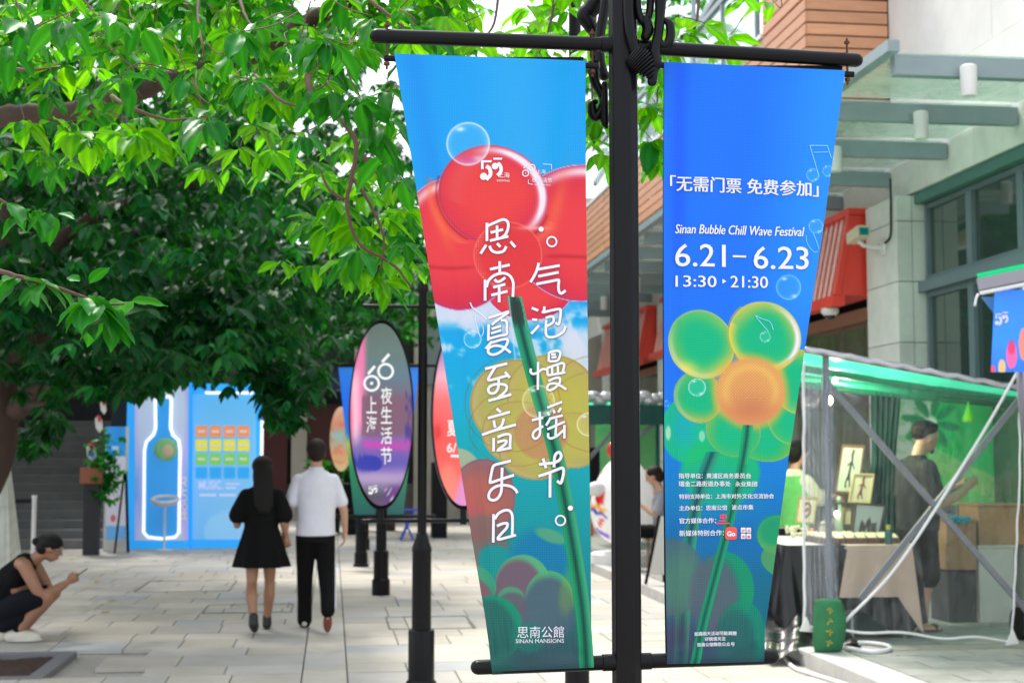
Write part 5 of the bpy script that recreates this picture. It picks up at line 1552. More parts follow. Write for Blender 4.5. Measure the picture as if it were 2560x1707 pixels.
def paint_night(P):
    P.vgrad([(800, (84, 96, 92)), (880, (90, 108, 104)), (940, (86, 110, 124)), (1010, (116, 88, 104)), (1100, (112, 92, 150)), (1160, (90, 76, 160)), (1200, (150, 130, 170)), (1240, (70, 66, 80)), (1275, (96, 60, 100))])
    P.over((226, 110, 160), 0.9 * (1 - smooth(P.X, 905, 922)) * (1 - smooth(P.Y, 1040, 1110)))
    P.over((240, 200, 205), 0.7 * np.exp(-((P.X - 888) / 12) ** 2) * (1 - smooth(P.Y, 1080, 1130)) * smooth(P.Y, 900, 960))
    P.over((226, 70, 110), 0.5 * (1 - smooth(P.X, 876, 888)) * (1 - smooth(P.Y, 1090, 1130)) * smooth(P.Y, 980, 1040))
    P.over((116, 82, 100), 0.9 * (P.X > 905) * (P.Y > 988) * (P.Y < 1090))
    P.over((58, 50, 130), 0.85 * (P.X > 1012) * (P.Y > 985) * (P.Y < 1100) * (P.noise(30, 2) > -0.1))
    P.over((190, 60, 160), 0.85 * np.exp(-((P.Y - 1112 - (P.X - 950) * 0.03) / 12) ** 2) * smooth(P.X, 900, 915))
    P.over((36, 44, 150), 0.95 * (P.d(918, 1158, 38, 22)[0] < 1))
    P.over((165, 140, 175), 0.8 * np.exp(-((P.Y - 1192) / 12) ** 2))
    P.over((96, 50, 120), 0.9 * smooth(P.X + (P.Y - 1220) * 0.3, 955, 985) * smooth(P.Y, 1205, 1220))
    P.over((225, 215, 230), 0.7 * (P.noise(9, 4) > 0.95) * smooth(P.Y, 1200, 1230) * smooth(P.X, 930, 960))
def paint_red(P):
    P.vgrad([(800, (110, 90, 150)), (880, (150, 110, 170)), (940, (226, 160, 176)), (1000, (232, 100, 100)), (1080, (230, 74, 70)), (1180, (228, 84, 74)), (1275, (226, 130, 120))])
    P.over((200, 130, 190), 0.85 * smooth(P.X + (P.Y - 1200) * 0.3, 1140, 1160) * smooth(P.Y, 1080, 1160))
    P.over((190, 24, 24), 0.8 * np.exp(-(((P.X - 1094) / 9) ** 2 + ((P.Y - 1080) / 18) ** 2)))
    P.disc(1120, 1200, 22, 40, (238, 130, 110), 0.6, 0.4)

def sign_post(X, Yp, label, group):
    t = root('sign_post', (X, Yp, 0), label, 'sign post', group)
    mb = MB()
    mb.lathe((X, Yp, 0), [(0.115, 0), (0.115, 0.03), (0.098, 0.045), (0.095, 0.20), (0.082, 0.215), (0.082, 0.51), (0.078, 0.52), (0.061, 0.525), (0.060, 1.0), (0.063, 1.01), (0.061, 1.03), (0.036, 1.10), (0.036, 1.115), (0.029, 1.12)], 28)
    mb.build('base_column', M_BLACK, t, True, auto=30)
    mb = MB(); mb.lathe((X, Yp, 0), [(0.029, 1.12), (0.029, 2.63), (0.036, 2.64), (0.036, 2.68), (0.008, 2.74)], 20); mb.build('pole', M_BLACK, t, True, auto=40)
    for z in (1.195, 2.545):
        mb = MB(); mb.tube([(X - 0.37, Yp, z), (X + 0.37, Yp, z)], 0.0125, 12, round_cap=True); mb.build('cross_bar', M_BLACK, t, True)
    return t
XS = at_y(1056, 1100, 9.0).x
sp = sign_post(XS, 9.0, 'black sign post with purple and red oval signs standing on the pale paving', 'oval sign posts')
f1 = oval_sign(953, 1036, 81, 236, 9.0, paint_night, sp)
f2 = oval_sign(1159, 1036, 81, 236, 9.0, paint_red, sp)
M_PRW = mat('white_vinyl', (0.78, 0.77, 0.76), 0.4, emit=((1, 1, 1), 0.06))
def flat_at(F, Yp, name, m, parent, kind=None):
    mb = MB(); mb.v = [tuple(at_y(a, c, Yp)) for a, c in F.v]; mb.f = F.f
    return mb.build(name, m, parent, kind=kind)
F = Flat()
F.ring(929, 958, 18, 6); F.disc(929, 958, 4); F.ring(964, 928, 18, 6); F.stroke([(920, 935), (937, 915)], 7); F.stroke([(955, 905), (973, 885)], 7)
for i, ch in enumerate('上海'): F.text(ch, 916, 1031 + 47 * i, 26, 0, 0.006, height=42)
for i, ch in enumerate('夜生活节'): F.text(ch, 952, 1006 + 50 * i, 28, 0, 0.006, height=43)
px55(F, 922, 1213, 0.42)
flat_at(F, 8.948, 'lettering', M_PRW, f1, 'stuff')
F = Flat(); F.text('夏', 1118, 1086, 26, 0, 0.012, height=40); F.text('6/', 1117, 1130, 24, 0, 0.01); F.poly([(1127, 1136), (1150, 1137), (1150, 1143), (1127, 1142)])
flat_at(F, 8.948, 'lettering', M_PRW, f2, 'stuff')
far_sp = sign_post(at_y(905, 1100, 21).x, 21.0, 'distant black sign post with a pale green oval sign, behind the purple one', 'oval sign posts')
def paint_pale(P):
    P.vgrad([(1020, (236, 190, 160)), (1060, (226, 150, 120)), (1090, (150, 200, 190)), (1130, (224, 160, 120)), (1180, (210, 200, 140))])
    P.over((230, 120, 90), 0.5 * (P.noise(60, 8) > 0.3))
oval_sign(853, 1097, 30, 84, 21.0, paint_pale, far_sp)

# two more black posts in the row, the first with blue banners
def plain_post(px, Yp, label, bars):
    X = at_y(px, 1100, Yp).x
    t = root('banner_post', (X, Yp, 0), label, 'banner post', 'black posts along the street')
    mb = MB(); mb.lathe((X, Yp, 0), [(0.105, 0), (0.105, 0.17), (0.088, 0.19), (0.088, 0.50), (0.062, 0.52), (0.062, 2.75), (0.07, 2.76), (0.01, 2.85)], 20); mb.build('pole', M_BLACK, t, True, auto=35)
    for z in bars:
        mb = MB(); mb.tube([(X - 0.55, Yp, z), (X + 0.62, Yp, z)], 0.02, 10, round_cap=True); mb.build('cross_bar', M_BLACK, t, True)
    return t, X
p3, X3 = plain_post(955, 16.7, 'black post under the purple oval sign carrying blue banners', (2.66, 0.90))
p4, X4 = plain_post(911, 24.7, 'black post farther back, left of the purple oval sign', (2.9,))
p5, X5 = plain_post(880, 29.5, 'farthest black post in the row, by the planters', (2.9,))
def paint_small(P):
    P.vgrad([(900, (20, 130, 230)), (1010, (24, 110, 245)), (1080, (20, 120, 225)), (1110, (190, 190, 80)), (1170, (30, 140, 90)), (1290, (10, 90, 90))])
for x0, x1, lab in ((846, 942, 'small far blue banner partly hidden left of the purple oval sign'), (968, 1048, 'small far blue banner right of the purple oval sign')):
    X, Y = rect_grid(x0, x1, 918, 1292, 8, 40, x0 + (40 if x0 < 900 else 0), x1 - (0 if x0 < 900 else 40))
    o = print_grid('banner', X, Y, 16.7 + 0.03, paint_small, None, M_SIGN); tag(o, lab, 'banner')

# ------------------------------------------------------------------ the blue display at the end of the street
YD = at_z(480, 1371, 0).y
def dx(px): return at_y(px, 1140, YD).x
def dz(py): return at_y(480, py, YD).z
disp_r = root('display_booth', (dx(480), YD, 0), 'bright blue display booth with glowing white bottle outline and grid of coloured squares', 'display booth')
M_BLUEP = mat('bright_blue_panel', (0.02, 0.33, 0.80), 0.45, emit=((0.02, 0.36, 0.90), 0.28))
ZT = dz(955)
mb = MB(); mb.box(dx(315), dx(474), YD, YD + 0.9, 0, ZT); mb.build('cabinet', M_BLUEP, disp_r)
mb = MB(); mb.box(dx(475), dx(648), YD + 0.12, YD + 0.9, 0, ZT - 0.02); mb.build('cabinet', M_BLUEP, disp_r)
def paint_lp(P):
    P.vgrad([(950, (190, 212, 238)), (1100, (186, 204, 236)), (1240, (110, 165, 230)), (1290, (160, 178, 230)), (1350, (190, 200, 232))])
    P.over((190, 150, 240), 0.6 * np.exp(-((P.X - 463 + 8 * np.sin(P.Y / 60)) / 6) ** 2)); P.over((190, 170, 245), 0.5 * np.exp(-((P.X - 345 + 8 * np.sin(P.Y / 40)) / 6) ** 2))
def paint_rp(P):
    P.vgrad([(950, (90, 185, 250)), (1050, (110, 195, 250)), (1200, (130, 200, 252)), (1350, (120, 195, 250))])
    P.over((160, 215, 255), 0.6 * (P.d(600, 1330, 90, 60)[0] < 1))
_m = bpy.data.materials.new('backlit_print'); _m.use_nodes = True; _b = _m.node_tree.nodes['Principled BSDF']; _a = _m.node_tree.nodes.new('ShaderNodeAttribute'); _a.attribute_name = 'print'
_m.node_tree.links.new(_a.outputs['Color'], _b.inputs['Base Color']); _m.node_tree.links.new(_a.outputs['Color'], _b.inputs['Emission Color']); _b.inputs['Emission Strength'].default_value = 0.14; _b.inputs['Roughness'].default_value = 0.3
X, Y = rect_grid(337, 470, 962, 1350, 50, 100); print_grid('backlit_panel', X, Y, YD - 0.006, paint_lp, disp_r, _m)
X, Y = rect_grid(481, 640, 985, 1348, 30, 60); print_grid('backlit_panel', X, Y, YD + 0.114, paint_rp, disp_r, _m)
bott = [(388, 1000), (392, 992), (424, 992), (428, 1000), (426, 1070), (432, 1088), (446, 1100), (450, 1125), (447, 1330), (438, 1342), (405, 1346), (370, 1342), (359, 1330), (361, 1125), (366, 1104), (384, 1086), (389, 1070)]
F = Flat(); F.poly(bott[::-1]); flat_at(F, YD - 0.012, 'bottle_recess', mat('deep_blue_recess', (0.02, 0.27, 0.68), 0.3, emit=((0.03, 0.3, 0.75), 0.25)), disp_r)
c = [tuple(at_y(a, b5, YD - 0.03)) for a, b5 in bott + bott[:1]]
mb = MB(); mb.tube(c, 0.024, 8); mb.build('neon_outline', mat('white_neon', (0.9, 0.9, 0.9), 0.4, emit=((1, 1, 1), 0.5)), disp_r, True)
c1 = at_y(414, 1123, YD - 0.06)
mb = MB(); mb.ball(c1, 0.20, 20, 12, (1, 0.25, 1)); o = mb.build('printed_ball', mat('green_white_print', (0.25, 0.62, 0.25), 0.4), disp_r, True)
mb = MB(); mb.ball(c1 + Vector((0.04, -0.035, -0.02)), 0.11, 16, 10, (0.9, 0.25, 1)); mb.build('printed_ball', mat('pale_orange', (0.75, 0.55, 0.40), 0.5), disp_r, True)
stl = root('bar_stool', tuple(at_y(411, 1336, YD - 0.35)), 'white ring backed bar stool in front of the bottle shaped recess', 'bar stool')
sx, sz0 = at_y(411, 1336, YD - 0.35).x, 0.16
mb = MB(); mb.lathe((sx, YD - 0.35, 0), [(0.14, 0.0), (0.14, 0.012), (0.02, 0.03), (0.018, 0.75)], 18); mb.build('pedestal', M_WPAINT, stl, True, auto=40)
mb = MB(); mb.tube([(sx + 0.22 * math.cos(a), YD - 0.35 + 0.2 * math.sin(a), 0.86 + 0.05 * math.sin(a)) for a in np.linspace(0, 6.283, 25)], 0.032, 8); mb.build('back_ring', M_WPAINT, stl, True)
mb = MB(); mb.lathe((sx, YD - 0.35, 0.74), [(0.05, 0), (0.17, 0.02), (0.2, 0.06), (0.17, 0.075)], 20); mb.build('seat', M_WPAINT, stl, True)
for r2, colr in enumerate(((0.85, 0.28, 0.10), (0.78, 0.72, 0.03), (0.20, 0.60, 0.10), (0.02, 0.38, 0.85))):
    mm = mat('square_%s' % ('orange', 'yellow', 'green', 'blue')[r2], colr, 0.4, emit=(colr, 0.2))
    for c2 in range(4):
        F = Flat(); rrect(F, 489 + c2 * 35, 1064 + r2 * 34.5, 518 + c2 * 35, 1092 + r2 * 34.5, 2.5, 3)
        o = flat_at(F, YD + 0.108, 'square_sign', mm, disp_r)
        if r2 < 3:
            F = Flat(); F.text('MUTE' if False else '····', 494 + c2 * 35, 1080 + r2 * 34.5, 19, 0, 0.03); F.poly([(494 + c2 * 35, 1075 + r2 * 34.5), (512 + c2 * 35, 1075 + r2 * 34.5), (512 + c2 * 35, 1081 + r2 * 34.5), (494 + c2 * 35, 1081 + r2 * 34.5)])
            F.v = F.v[-4:]; F.f = [(0, 1, 2, 3)]
            flat_at(F, YD + 0.102, 'square_caption', M_PRW, disp_r)
F = Flat(); F.text('MUSIC.', 497, 1222, 60, 0, 0.02, height=22); F.poly([(564, 1207), (600, 1207), (600, 1211), (564, 1211)]); F.poly([(564, 1217), (590, 1217), (590, 1221), (564, 1221)]); F.poly([(498, 1234), (540, 1234), (540, 1240), (498, 1240)]); F.poly([(548, 1234), (590, 1234), (590, 1240), (548, 1240)])
flat_at(F, YD + 0.108, 'lettering', mat('lilac_print', (0.55, 0.60, 0.85), 0.4, emit=((0.6, 0.65, 0.95), 0.2)), disp_r)
F = Flat(); V, Fc = text2d('MOUTAI', 0.02); w = max(v[0] for v in V)
k6 = 108 / w; F.v = [(455 + (0.72 - v[1]) * 17, 1300 - v[0] * k6) for v in V]; F.f = Fc
flat_at(F, YD - 0.012, 'lettering', M_PRW, disp_r)
mb = MB(); mb.box(dx(650), dx(657), YD + 0.05, YD + 0.10, 0.9, dz(1050)); mb.build('neon_tube', MATS['white_neon'], disp_r)
mb = MB(); mb.box(dx(510), dx(630), YD + 0.02, YD + 0.07, dz(984), dz(978)); mb.build('neon_tube', MATS['white_neon'], disp_r)

# standing notice and black easel beside it
so = root('standee', (dx(290), YD - 0.6, 0), 'tall blue and white standing notice left of the blue booth', 'standee')
YS = YD - 0.6
def paint_st(P):
    P.vgrad([(1060, (40, 150, 235)), (1138, (40, 155, 235)), (1142, (214, 214, 232)), (1312, (214, 214, 232)), (1316, (110, 180, 240)), (1352, (110, 180, 240))])
    for y0 in (1205, 1250): P.over((230, 170, 180), 0.5 * (np.abs(P.Y - y0) < 12) * (P.X > 272) * (P.X < 308)); P.over((220, 220, 236), 0.9 * (np.abs(P.Y - y0) < 10) * (P.X > 274) * (P.X < 306))
    P.over((200, 90, 80), 0.8 * (P.d(283, 1295, 7, 9)[0] < 1)); P.over((235, 240, 250), 0.7 * (np.abs(P.Y - 1120) < 5) * (np.abs(P.X - 288) < 9))
X, Y = rect_grid(265, 314, 1066, 1348, 30, 120); print_grid('print_face', X, Y, YS, paint_st, so)
a, b5 = at_y(264, 1066, YS), at_y(315, 1349, YS)
mb = MB(); mb.box(a.x, b5.x, YS + 0.004, YS + 0.05, 0.01, a.z); mb.build('board', M_WPAINT, so)
ea = root('easel', (dx(305), YD - 1.0, 0), 'black easel leg frame leaning between the notice and the booth', 'easel')
q = at_y(311, 1180, YD - 1.0); mb = MB(); mb.beam((q.x, YD - 1, q.z), (q.x - 0.13, YD - 1.0, 0), 0.05, 0.03); mb.build('leg', M_BLACK, ea)
mb = MB(); mb.beam((q.x + 0.02, YD - 0.97, q.z), (q.x + 0.06, YD - 0.8, 0), 0.04, 0.03); mb.build('leg', M_BLACK, ea)

# potted plant with paper decorations by the stairs
pl = root('potted_plant', tuple(at_y(235, 1190, 24.0)), 'bushy green plant in a terracotta pot on the stair wall beside the notice', 'plant')
q = at_y(232, 1184, 24.0)
mb = MB(); mb.box(q.x - 0.18, q.x + 0.18, 23.85, 24.15, q.z - 0.16, q.z + 0.1, 0.01); mb.build('pot', mat('terracotta', (0.30, 0.10, 0.05), 0.7), pl)
mb = MB(); mb.box(q.x - 0.12, q.x + 0.12, 23.9, 24.1, 0, q.z - 0.165); mb.build('pedestal', M_DGREY, pl)
Bp, Mp, Lp, Tp = [], [], [], []
for _ in range(90):
    g2 = at_y(rng.normal(262, 18), rng.normal(1175, 38), 24.0) ; b6, m6, l6 = cluster((g2.x, 24.0 + rng.normal(0, 0.12), g2.z), 6, 0.13, 0.6); Bp.append(b6); Mp.append(m6); Lp.append(l6); Tp.append(tints(6) * 1.1)
join_leaves('foliage', np.concatenate(Bp), np.concatenate(Mp), np.concatenate(Lp), np.concatenate(Tp), TPL_LO, LEAF_DARK, pl)
for (x, y, w, h, lab) in ((228, 1130, 13, 24, 'white and blue paper flag with red top above the terracotta pot'), (247, 1060, 10, 22, 'white paper flag with red patch, middle one by the stairs'), (258, 1018, 8, 18, 'small white and red paper flag, topmost by the stairs')):
    t = root('paper_flag', tuple(at_y(x, y, 23.9)), lab, 'paper flag', 'paper flags by the stairs')
    F = Flat(); F.poly([(x - w, y - h * .6), (x - 2, y - h), (x + w * .8, y - h * .5), (x + w, y + h * .5), (x + 2, y + h), (x - w * .8, y + h * .4)][::-1]); flat_at(F, 23.9, 'paper', M_WPAINT, t)
    F = Flat(); F.poly([(x - w * .4, y - h * 1.1), (x + w * .6, y - h * .9), (x + w * .5, y - h * .2), (x - w * .3, y - h * .4)][::-1]); flat_at(F, 23.88, 'red_patch', mat('red_paper', (0.55, 0.05, 0.04), 0.6), t)
    if w == 13:
        F = Flat(); F.poly([(x - 5, y), (x + 9, y + 2), (x + 8, y + 17), (x - 4, y + 10)][::-1]); flat_at(F, 23.88, 'blue_patch', mat('blue_paper', (0.05, 0.25, 0.65), 0.6), t)

# queue stanchion, draped plastic at the left edge
q = at_y(86, 1245, 21.5)
sc_ = root('queue_post', (q.x, 21.5, 0), 'white queue barrier post with a black belt near the stairs', 'barrier post')
mb = MB(); mb.lathe((q.x, 21.5, 0), [(0.16, 0), (0.16, 0.02), (0.03, 0.04), (0.032, q.z), (0.04, q.z + 0.01), (0.04, q.z + 0.04)], 16); mb.build('post', M_WPAINT, sc_, True, auto=40)
mb = MB(); mb.box(q.x - 0.6, q.x - 0.04, 21.49, 21.50, q.z - 0.07, q.z - 0.01); mb.build('belt', M_BLACKM, sc_)
pc = at_y(4, 1300, 14.6)
pls = root('plastic_cover', (pc.x, 14.6, 0), 'whitish clear plastic cover hanging to the ground at the left edge of the street', 'plastic cover')
mb = MB(); n = 40; rows = 14; zt = at_y(20, 1185, 14.6).z
for i in range(rows + 1):
    t = i / rows
    for j in range(n):
        a = 6.2832 * j / n; rr = (0.05 + 0.17 * t ** 0.8) * (1 + 0.14 * math.sin(7 * a + 2 * t) * t + 0.06 * math.sin(13 * a + 1))
        mb.v.append((pc.x + rr * math.cos(a), 14.6 + rr * math.sin(a), zt * (1 - t) + 0.15))
for i in range(rows):
    for j in range(n): mb.f.append((i * n + j, (i + 1) * n + j, (i + 1) * n + (j + 1) % n, i * n + (j + 1) % n))
mb.build('sheet', clear_mat('cloudy_plastic', (0.95, 0.96, 0.92), 0.6, 0.15, (0.8, 0.82, 0.76), 0.1), pls, True)

# planters and loudspeaker at the far end
for (x0, x1, y0, y1, Yp, lab) in ((770, 850, 1192, 1262, 30.0, 'long black planter box in front of the dark doorway'), (858, 905, 1205, 1265, 31.0, 'short black planter box behind the row of posts')):
    a, b5 = at_y(x0, y0, Yp), at_y(x1, y1, Yp)
    t = root('planter', ((a.x + b5.x) / 2, Yp, 0), lab, 'planter', 'black planters')
    mb = MB(); mb.box(a.x, b5.x, Yp, Yp + 0.5, 0.02, a.z, 0.01); mb.build('box', M_BLACK, t)
    Bp, Mp, Lp, Tp = [], [], [], []
    for _ in range(70):
        b6, m6, l6 = cluster((rng.uniform(a.x, b5.x), rng.uniform(Yp, Yp + 0.5), a.z + rng.uniform(0, 0.35)), 6, 0.14, 0.1); Bp.append(b6); Mp.append(m6); Lp.append(l6); Tp.append(tints(6))
    join_leaves('foliage', np.concatenate(Bp), np.concatenate(Mp), np.concatenate(Lp), np.concatenate(Tp), TPL_LO, LEAF_DARK, t)
a, b5 = at_y(1082, 1155, 28.0), at_y(1118, 1238, 28.0)
ls = root('loudspeaker', ((a.x + b5.x) / 2, 28, 0), 'black box loudspeaker standing by the beige pillar', 'loudspeaker')
mb = MB(); mb.box(a.x, b5.x, 28, 28.5, 0.0, a.z, 0.015); mb.build('cabinet', M_BLACKM, ls)
for zz in (0.3, 0.62):
    mb = MB(); mb.lathe(((a.x + b5.x) / 2, 27.985, zz), [(0.11, 0), (0.10, 0.01), (0.03, 0.02)], 16, axis='y'); mb.build('driver', M_BLACK, ls)
bc = root('folding_chair', (at_y(1020, 1240, 27.5).x, 27.5, 0), 'bright blue folding chair frame behind the black post', 'chair')
c0 = at_y(1018, 1240, 27.5)
for s2 in (-1, 1):
    mb = MB(); mb.beam((c0.x - 0.12, 27.5 + 0.2 * s2, 0.0), (c0.x + 0.12, 27.5 + 0.2 * s2, 0.55), 0.03, 0.03); mb.build('leg', mat('blue_enamel', (0.02, 0.08, 0.55), 0.4), bc)
    mb = MB(); mb.beam((c0.x + 0.12, 27.5 + 0.17 * s2, 0.0), (c0.x - 0.12, 27.5 + 0.17 * s2, 0.55), 0.03, 0.03); mb.build('leg', MATS['blue_enamel'], bc)
mb = MB(); mb.box(c0.x - 0.2, c0.x + 0.2, 27.3, 27.7, 0.56, 0.59, 0.005); mb.build('seat', MATS['blue_enamel'], bc)

# fallen leaves on the paving
M_YLEAF = mat('yellow_leaf', (0.55, 0.36, 0.06), 0.6, attr=None)
for i, (x, y, lab) in enumerate(((172, 1396, 'yellow fallen leaf by the shadow edge near the blue booth'), (240, 1452, 'pale yellow fallen leaf in front of the phone of the squatting man'), (295, 1499, 'tan fallen leaf on the open paving right of the squatting man'), (252, 1529, 'yellow fallen leaf nearest to the planting pit'), (118, 1443, 'small yellow fallen leaf seen above the knee of the squatting man'), (460, 1371, 'orange fallen leaf at the foot of the blue booth'), (1000, 1340, 'brown fallen leaf right of the black posts'))):
    V, Fq = TPL_HI[i % 6]; p = at_z(x, y, 0.012); a = rng.uniform(0, 6.28); ca, sa = math.cos(a), math.sin(a); L = 0.13
    W = np.stack([p.x + L * (V[:, 0] * ca - V[:, 1] * sa), p.y + L * (V[:, 0] * sa + V[:, 1] * ca), 0.006 + L * np.abs(V[:, 2]) * 0.8], -1)
    o = np_mesh('fallen_leaf', W, Fq, M_YLEAF, None, smooth=True); rebase(o, p); tag(o, lab, 'leaf', 'fallen leaves on the paving')
# ------------------------------------------------------------------ people
SKIN = mat('skin', (0.34, 0.165, 0.10), 0.5, vary=0.06, vscale=10)
SKIN2 = mat('skin_fair', (0.48, 0.27, 0.18), 0.5, vary=0.06, vscale=10)
HAIR = mat('black_hair', (0.005, 0.004, 0.004), 0.6, vary=0.3, vscale=60, bump=0.8, bscale=160, stretch=(1, 1, 0.15), spec=0.25)
HAIRB = mat('dark_brown_hair', (0.012, 0.006, 0.005), 0.6, vary=0.3, vscale=60, bump=0.5, bscale=160, spec=0.25)
BLACKC = mat('black_cloth', (0.003, 0.003, 0.0035), 0.9, vary=0.4, vscale=9, bump=1.0, bscale=7, spec=0.2)
WHITEC = mat('white_cotton', (0.66, 0.66, 0.74), 0.85, vary=0.05, vscale=9, bump=1.0, bscale=7, spec=0.2)
NAVYC = mat('navy_cloth', (0.005, 0.006, 0.010), 0.9, spec=0.2, vary=0.3, bump=1.0, bscale=8)
SHOEW = mat('white_shoe', (0.60, 0.58, 0.50), 0.6, vary=0.1)
SHOEB = mat('black_shoe', (0.012, 0.012, 0.012), 0.5)
SOLE = mat('brown_sole', (0.22, 0.06, 0.04), 0.7)
PHONE = mat('phone_glass', (0.02, 0.02, 0.022), 0.15)

def shapes(mb, L):
    for s in L:
        if s[0] == 'c':
            mb.tube([s[1], s[2]], [s[3], s[4]], 12, round_cap=True)
        elif s[0] == 'e':
            rot = Euler(s[3]).to_matrix() if len(s) > 3 else None
            mb.ball(s[1], 1.0, 16, 10, s[2], rot)
        elif s[0] == 't':                      # tapered tube through points
            mb.tube(cr(s[1], 4), list(np.interp(np.linspace(0, 1, (len(s[1]) - 1) * 4 + 1), np.linspace(0, 1, len(s[2])), s[2])), 14, round_cap=True)
        elif s[0] == 'l':                      # elliptical loft: (z, cx, cy, rx, ry)
            n = 24; k0 = len(mb.v)
            for z, cx, cy, rx, ry in s[1]:
                for j in range(n):
                    a = 6.28318 * j / n; w = 1 + (s[2] * math.sin(9 * a + 3 * z) if len(s) > 2 else 0) * max(0, (s[1][0][0] - z) if s[1][0][0] > s[1][-1][0] else 0)
                    mb.v.append((cx + rx * w * math.cos(a), cy + ry * w * math.sin(a), z))
            m = len(s[1]); up = s[1][-1][0] > s[1][0][0]
            for i in range(m - 1):
                for j in range(n):
                    q = (j + 1) % n; f = (k0 + i * n + j, k0 + i * n + q, k0 + (i + 1) * n + q, k0 + (i + 1) * n + j)
                    mb.f.append(f if up else f[::-1])
            c0 = tuple(k0 + j for j in range(n)); c1 = tuple(k0 + (m - 1) * n + j for j in range(n))
            mb.f.append(c0[::-1] if up else c0); mb.f.append(c1 if up else c1[::-1])

def hand(w, d, pn, side, curl=0.6, size=1.0):
    """palm and five fingers from wrist w along d; pn = palm normal; side = direction of the thumb"""
    w = Vector(w); d = Vector(d).normalized(); pn = Vector(pn); pn = (pn - d * pn.dot(d)).normalized(); s = d.cross(pn) * side
    L = [('c', w, w + d * 0.05 * size + s * 0.012, 0.024 * size, 0.026 * size), ('c', w + d * 0.03 * size - s * 0.016, w + d * 0.075 * size - s * 0.02, 0.016 * size, 0.014 * size), ('c', w + d * 0.03 * size + s * 0.016, w + d * 0.08 * size + s * 0.022, 0.016 * size, 0.014 * size)]
    for i, ln in enumerate((0.070, 0.080, 0.074, 0.058)):
        b = w + d * 0.078 * size + s * (0.027 - 0.018 * i) * size; ln *= size
        k1 = (d * math.cos(curl) + pn * math.sin(curl)).normalized(); k2 = (d * math.cos(curl * 2.2) + pn * math.sin(curl * 2.2)).normalized()
        m = b + k1 * ln * 0.5; L += [('c', b, m, 0.0095, 0.0088), ('c', m, m + k2 * ln * 0.5, 0.0088, 0.0078)]
    t0 = w + d * 0.02 * size + s * 0.022 * size; t1 = t0 + (d * 0.6 + s * 0.8).normalized() * 0.035 * size; t2 = t1 + (d * 0.9 + s * 0.2 + pn * 0.4).normalized() * 0.03 * size
    return L + [('c', t0, t1, 0.013, 0.011), ('c', t1, t2, 0.011, 0.009)]

def head(c, fwd=(0, 1, 0), up=(0, 0, 1), k=1.0):
    """skull, jaw, nose, ears, brow; c is the head's centre"""
    c = Vector(c); f = Vector(fwd).normalized(); u = Vector(up); u = (u - f * u.dot(f)).normalized(); r = f.cross(u)
    rot = tuple(Matrix((r, f, u)).transposed().to_euler())
    return [('e', c + u * 0.02, (0.074 * k, 0.094 * k, 0.100 * k), rot), ('e', c - u * 0.045 * k + f * 0.022, (0.056 * k, 0.066 * k, 0.068 * k), rot),
            ('c', c + f * 0.086 * k + u * 0.012, c + f * 0.103 * k - u * 0.022 * k, 0.009, 0.013), ('e', c - u * 0.058 * k + f * 0.080 * k, (0.024, 0.012, 0.008), rot), ('e', c - u * 0.07 * k + f * 0.078 * k, (0.020, 0.012, 0.007), rot),
            ('e', c + f * 0.082 * k + u * 0.034, (0.052, 0.014, 0.010), rot), ('e', c + r * 0.074 * k - u * 0.005, (0.012, 0.020, 0.032), rot), ('e', c - r * 0.074 * k - u * 0.005, (0.012, 0.020, 0.032), rot)]
def eyes(c, fwd, par, up=(0, 0, 1)):
    c = Vector(c); f = Vector(fwd).normalized(); u = Vector(up); u = (u - f * u.dot(f)).normalized(); r = f.cross(u)
    for s in (-1, 1):
        mb = MB(); mb.ball(c + f * 0.083 + r * 0.031 * s + u * 0.012, 0.011, 8, 6, (1.2, 0.7, 0.6)); o = mb.build('eye', mat('dark_eye', (0.015, 0.01, 0.008), 0.2), None, True); o.parent = par

def person(loc, rz, label, parts, head_c=None, fwd=(0, 1, 0)):
    r = bpy.data.objects.new('person', None); COL.objects.link(r); r.location = loc; r.rotation_euler = (0, 0, rz)
    tag(r, label, 'person')
    for name, L, m, vox, sm in parts:
        mb = MB(); shapes(mb, L)
        if vox: me = remesh(mb, vox, sm)
        else:
            me = bpy.data.meshes.new(name); me.from_pydata(mb.v, [], mb.f)
        me.name = name; me.materials.clear(); me.materials.append(m)
        me.polygons.foreach_set('use_smooth', [True] * len(me.polygons))
        o = bpy.data.objects.new(name, me); COL.objects.link(o); o.parent = r
    if head_c: eyes(head_c, fwd, r)
    return r

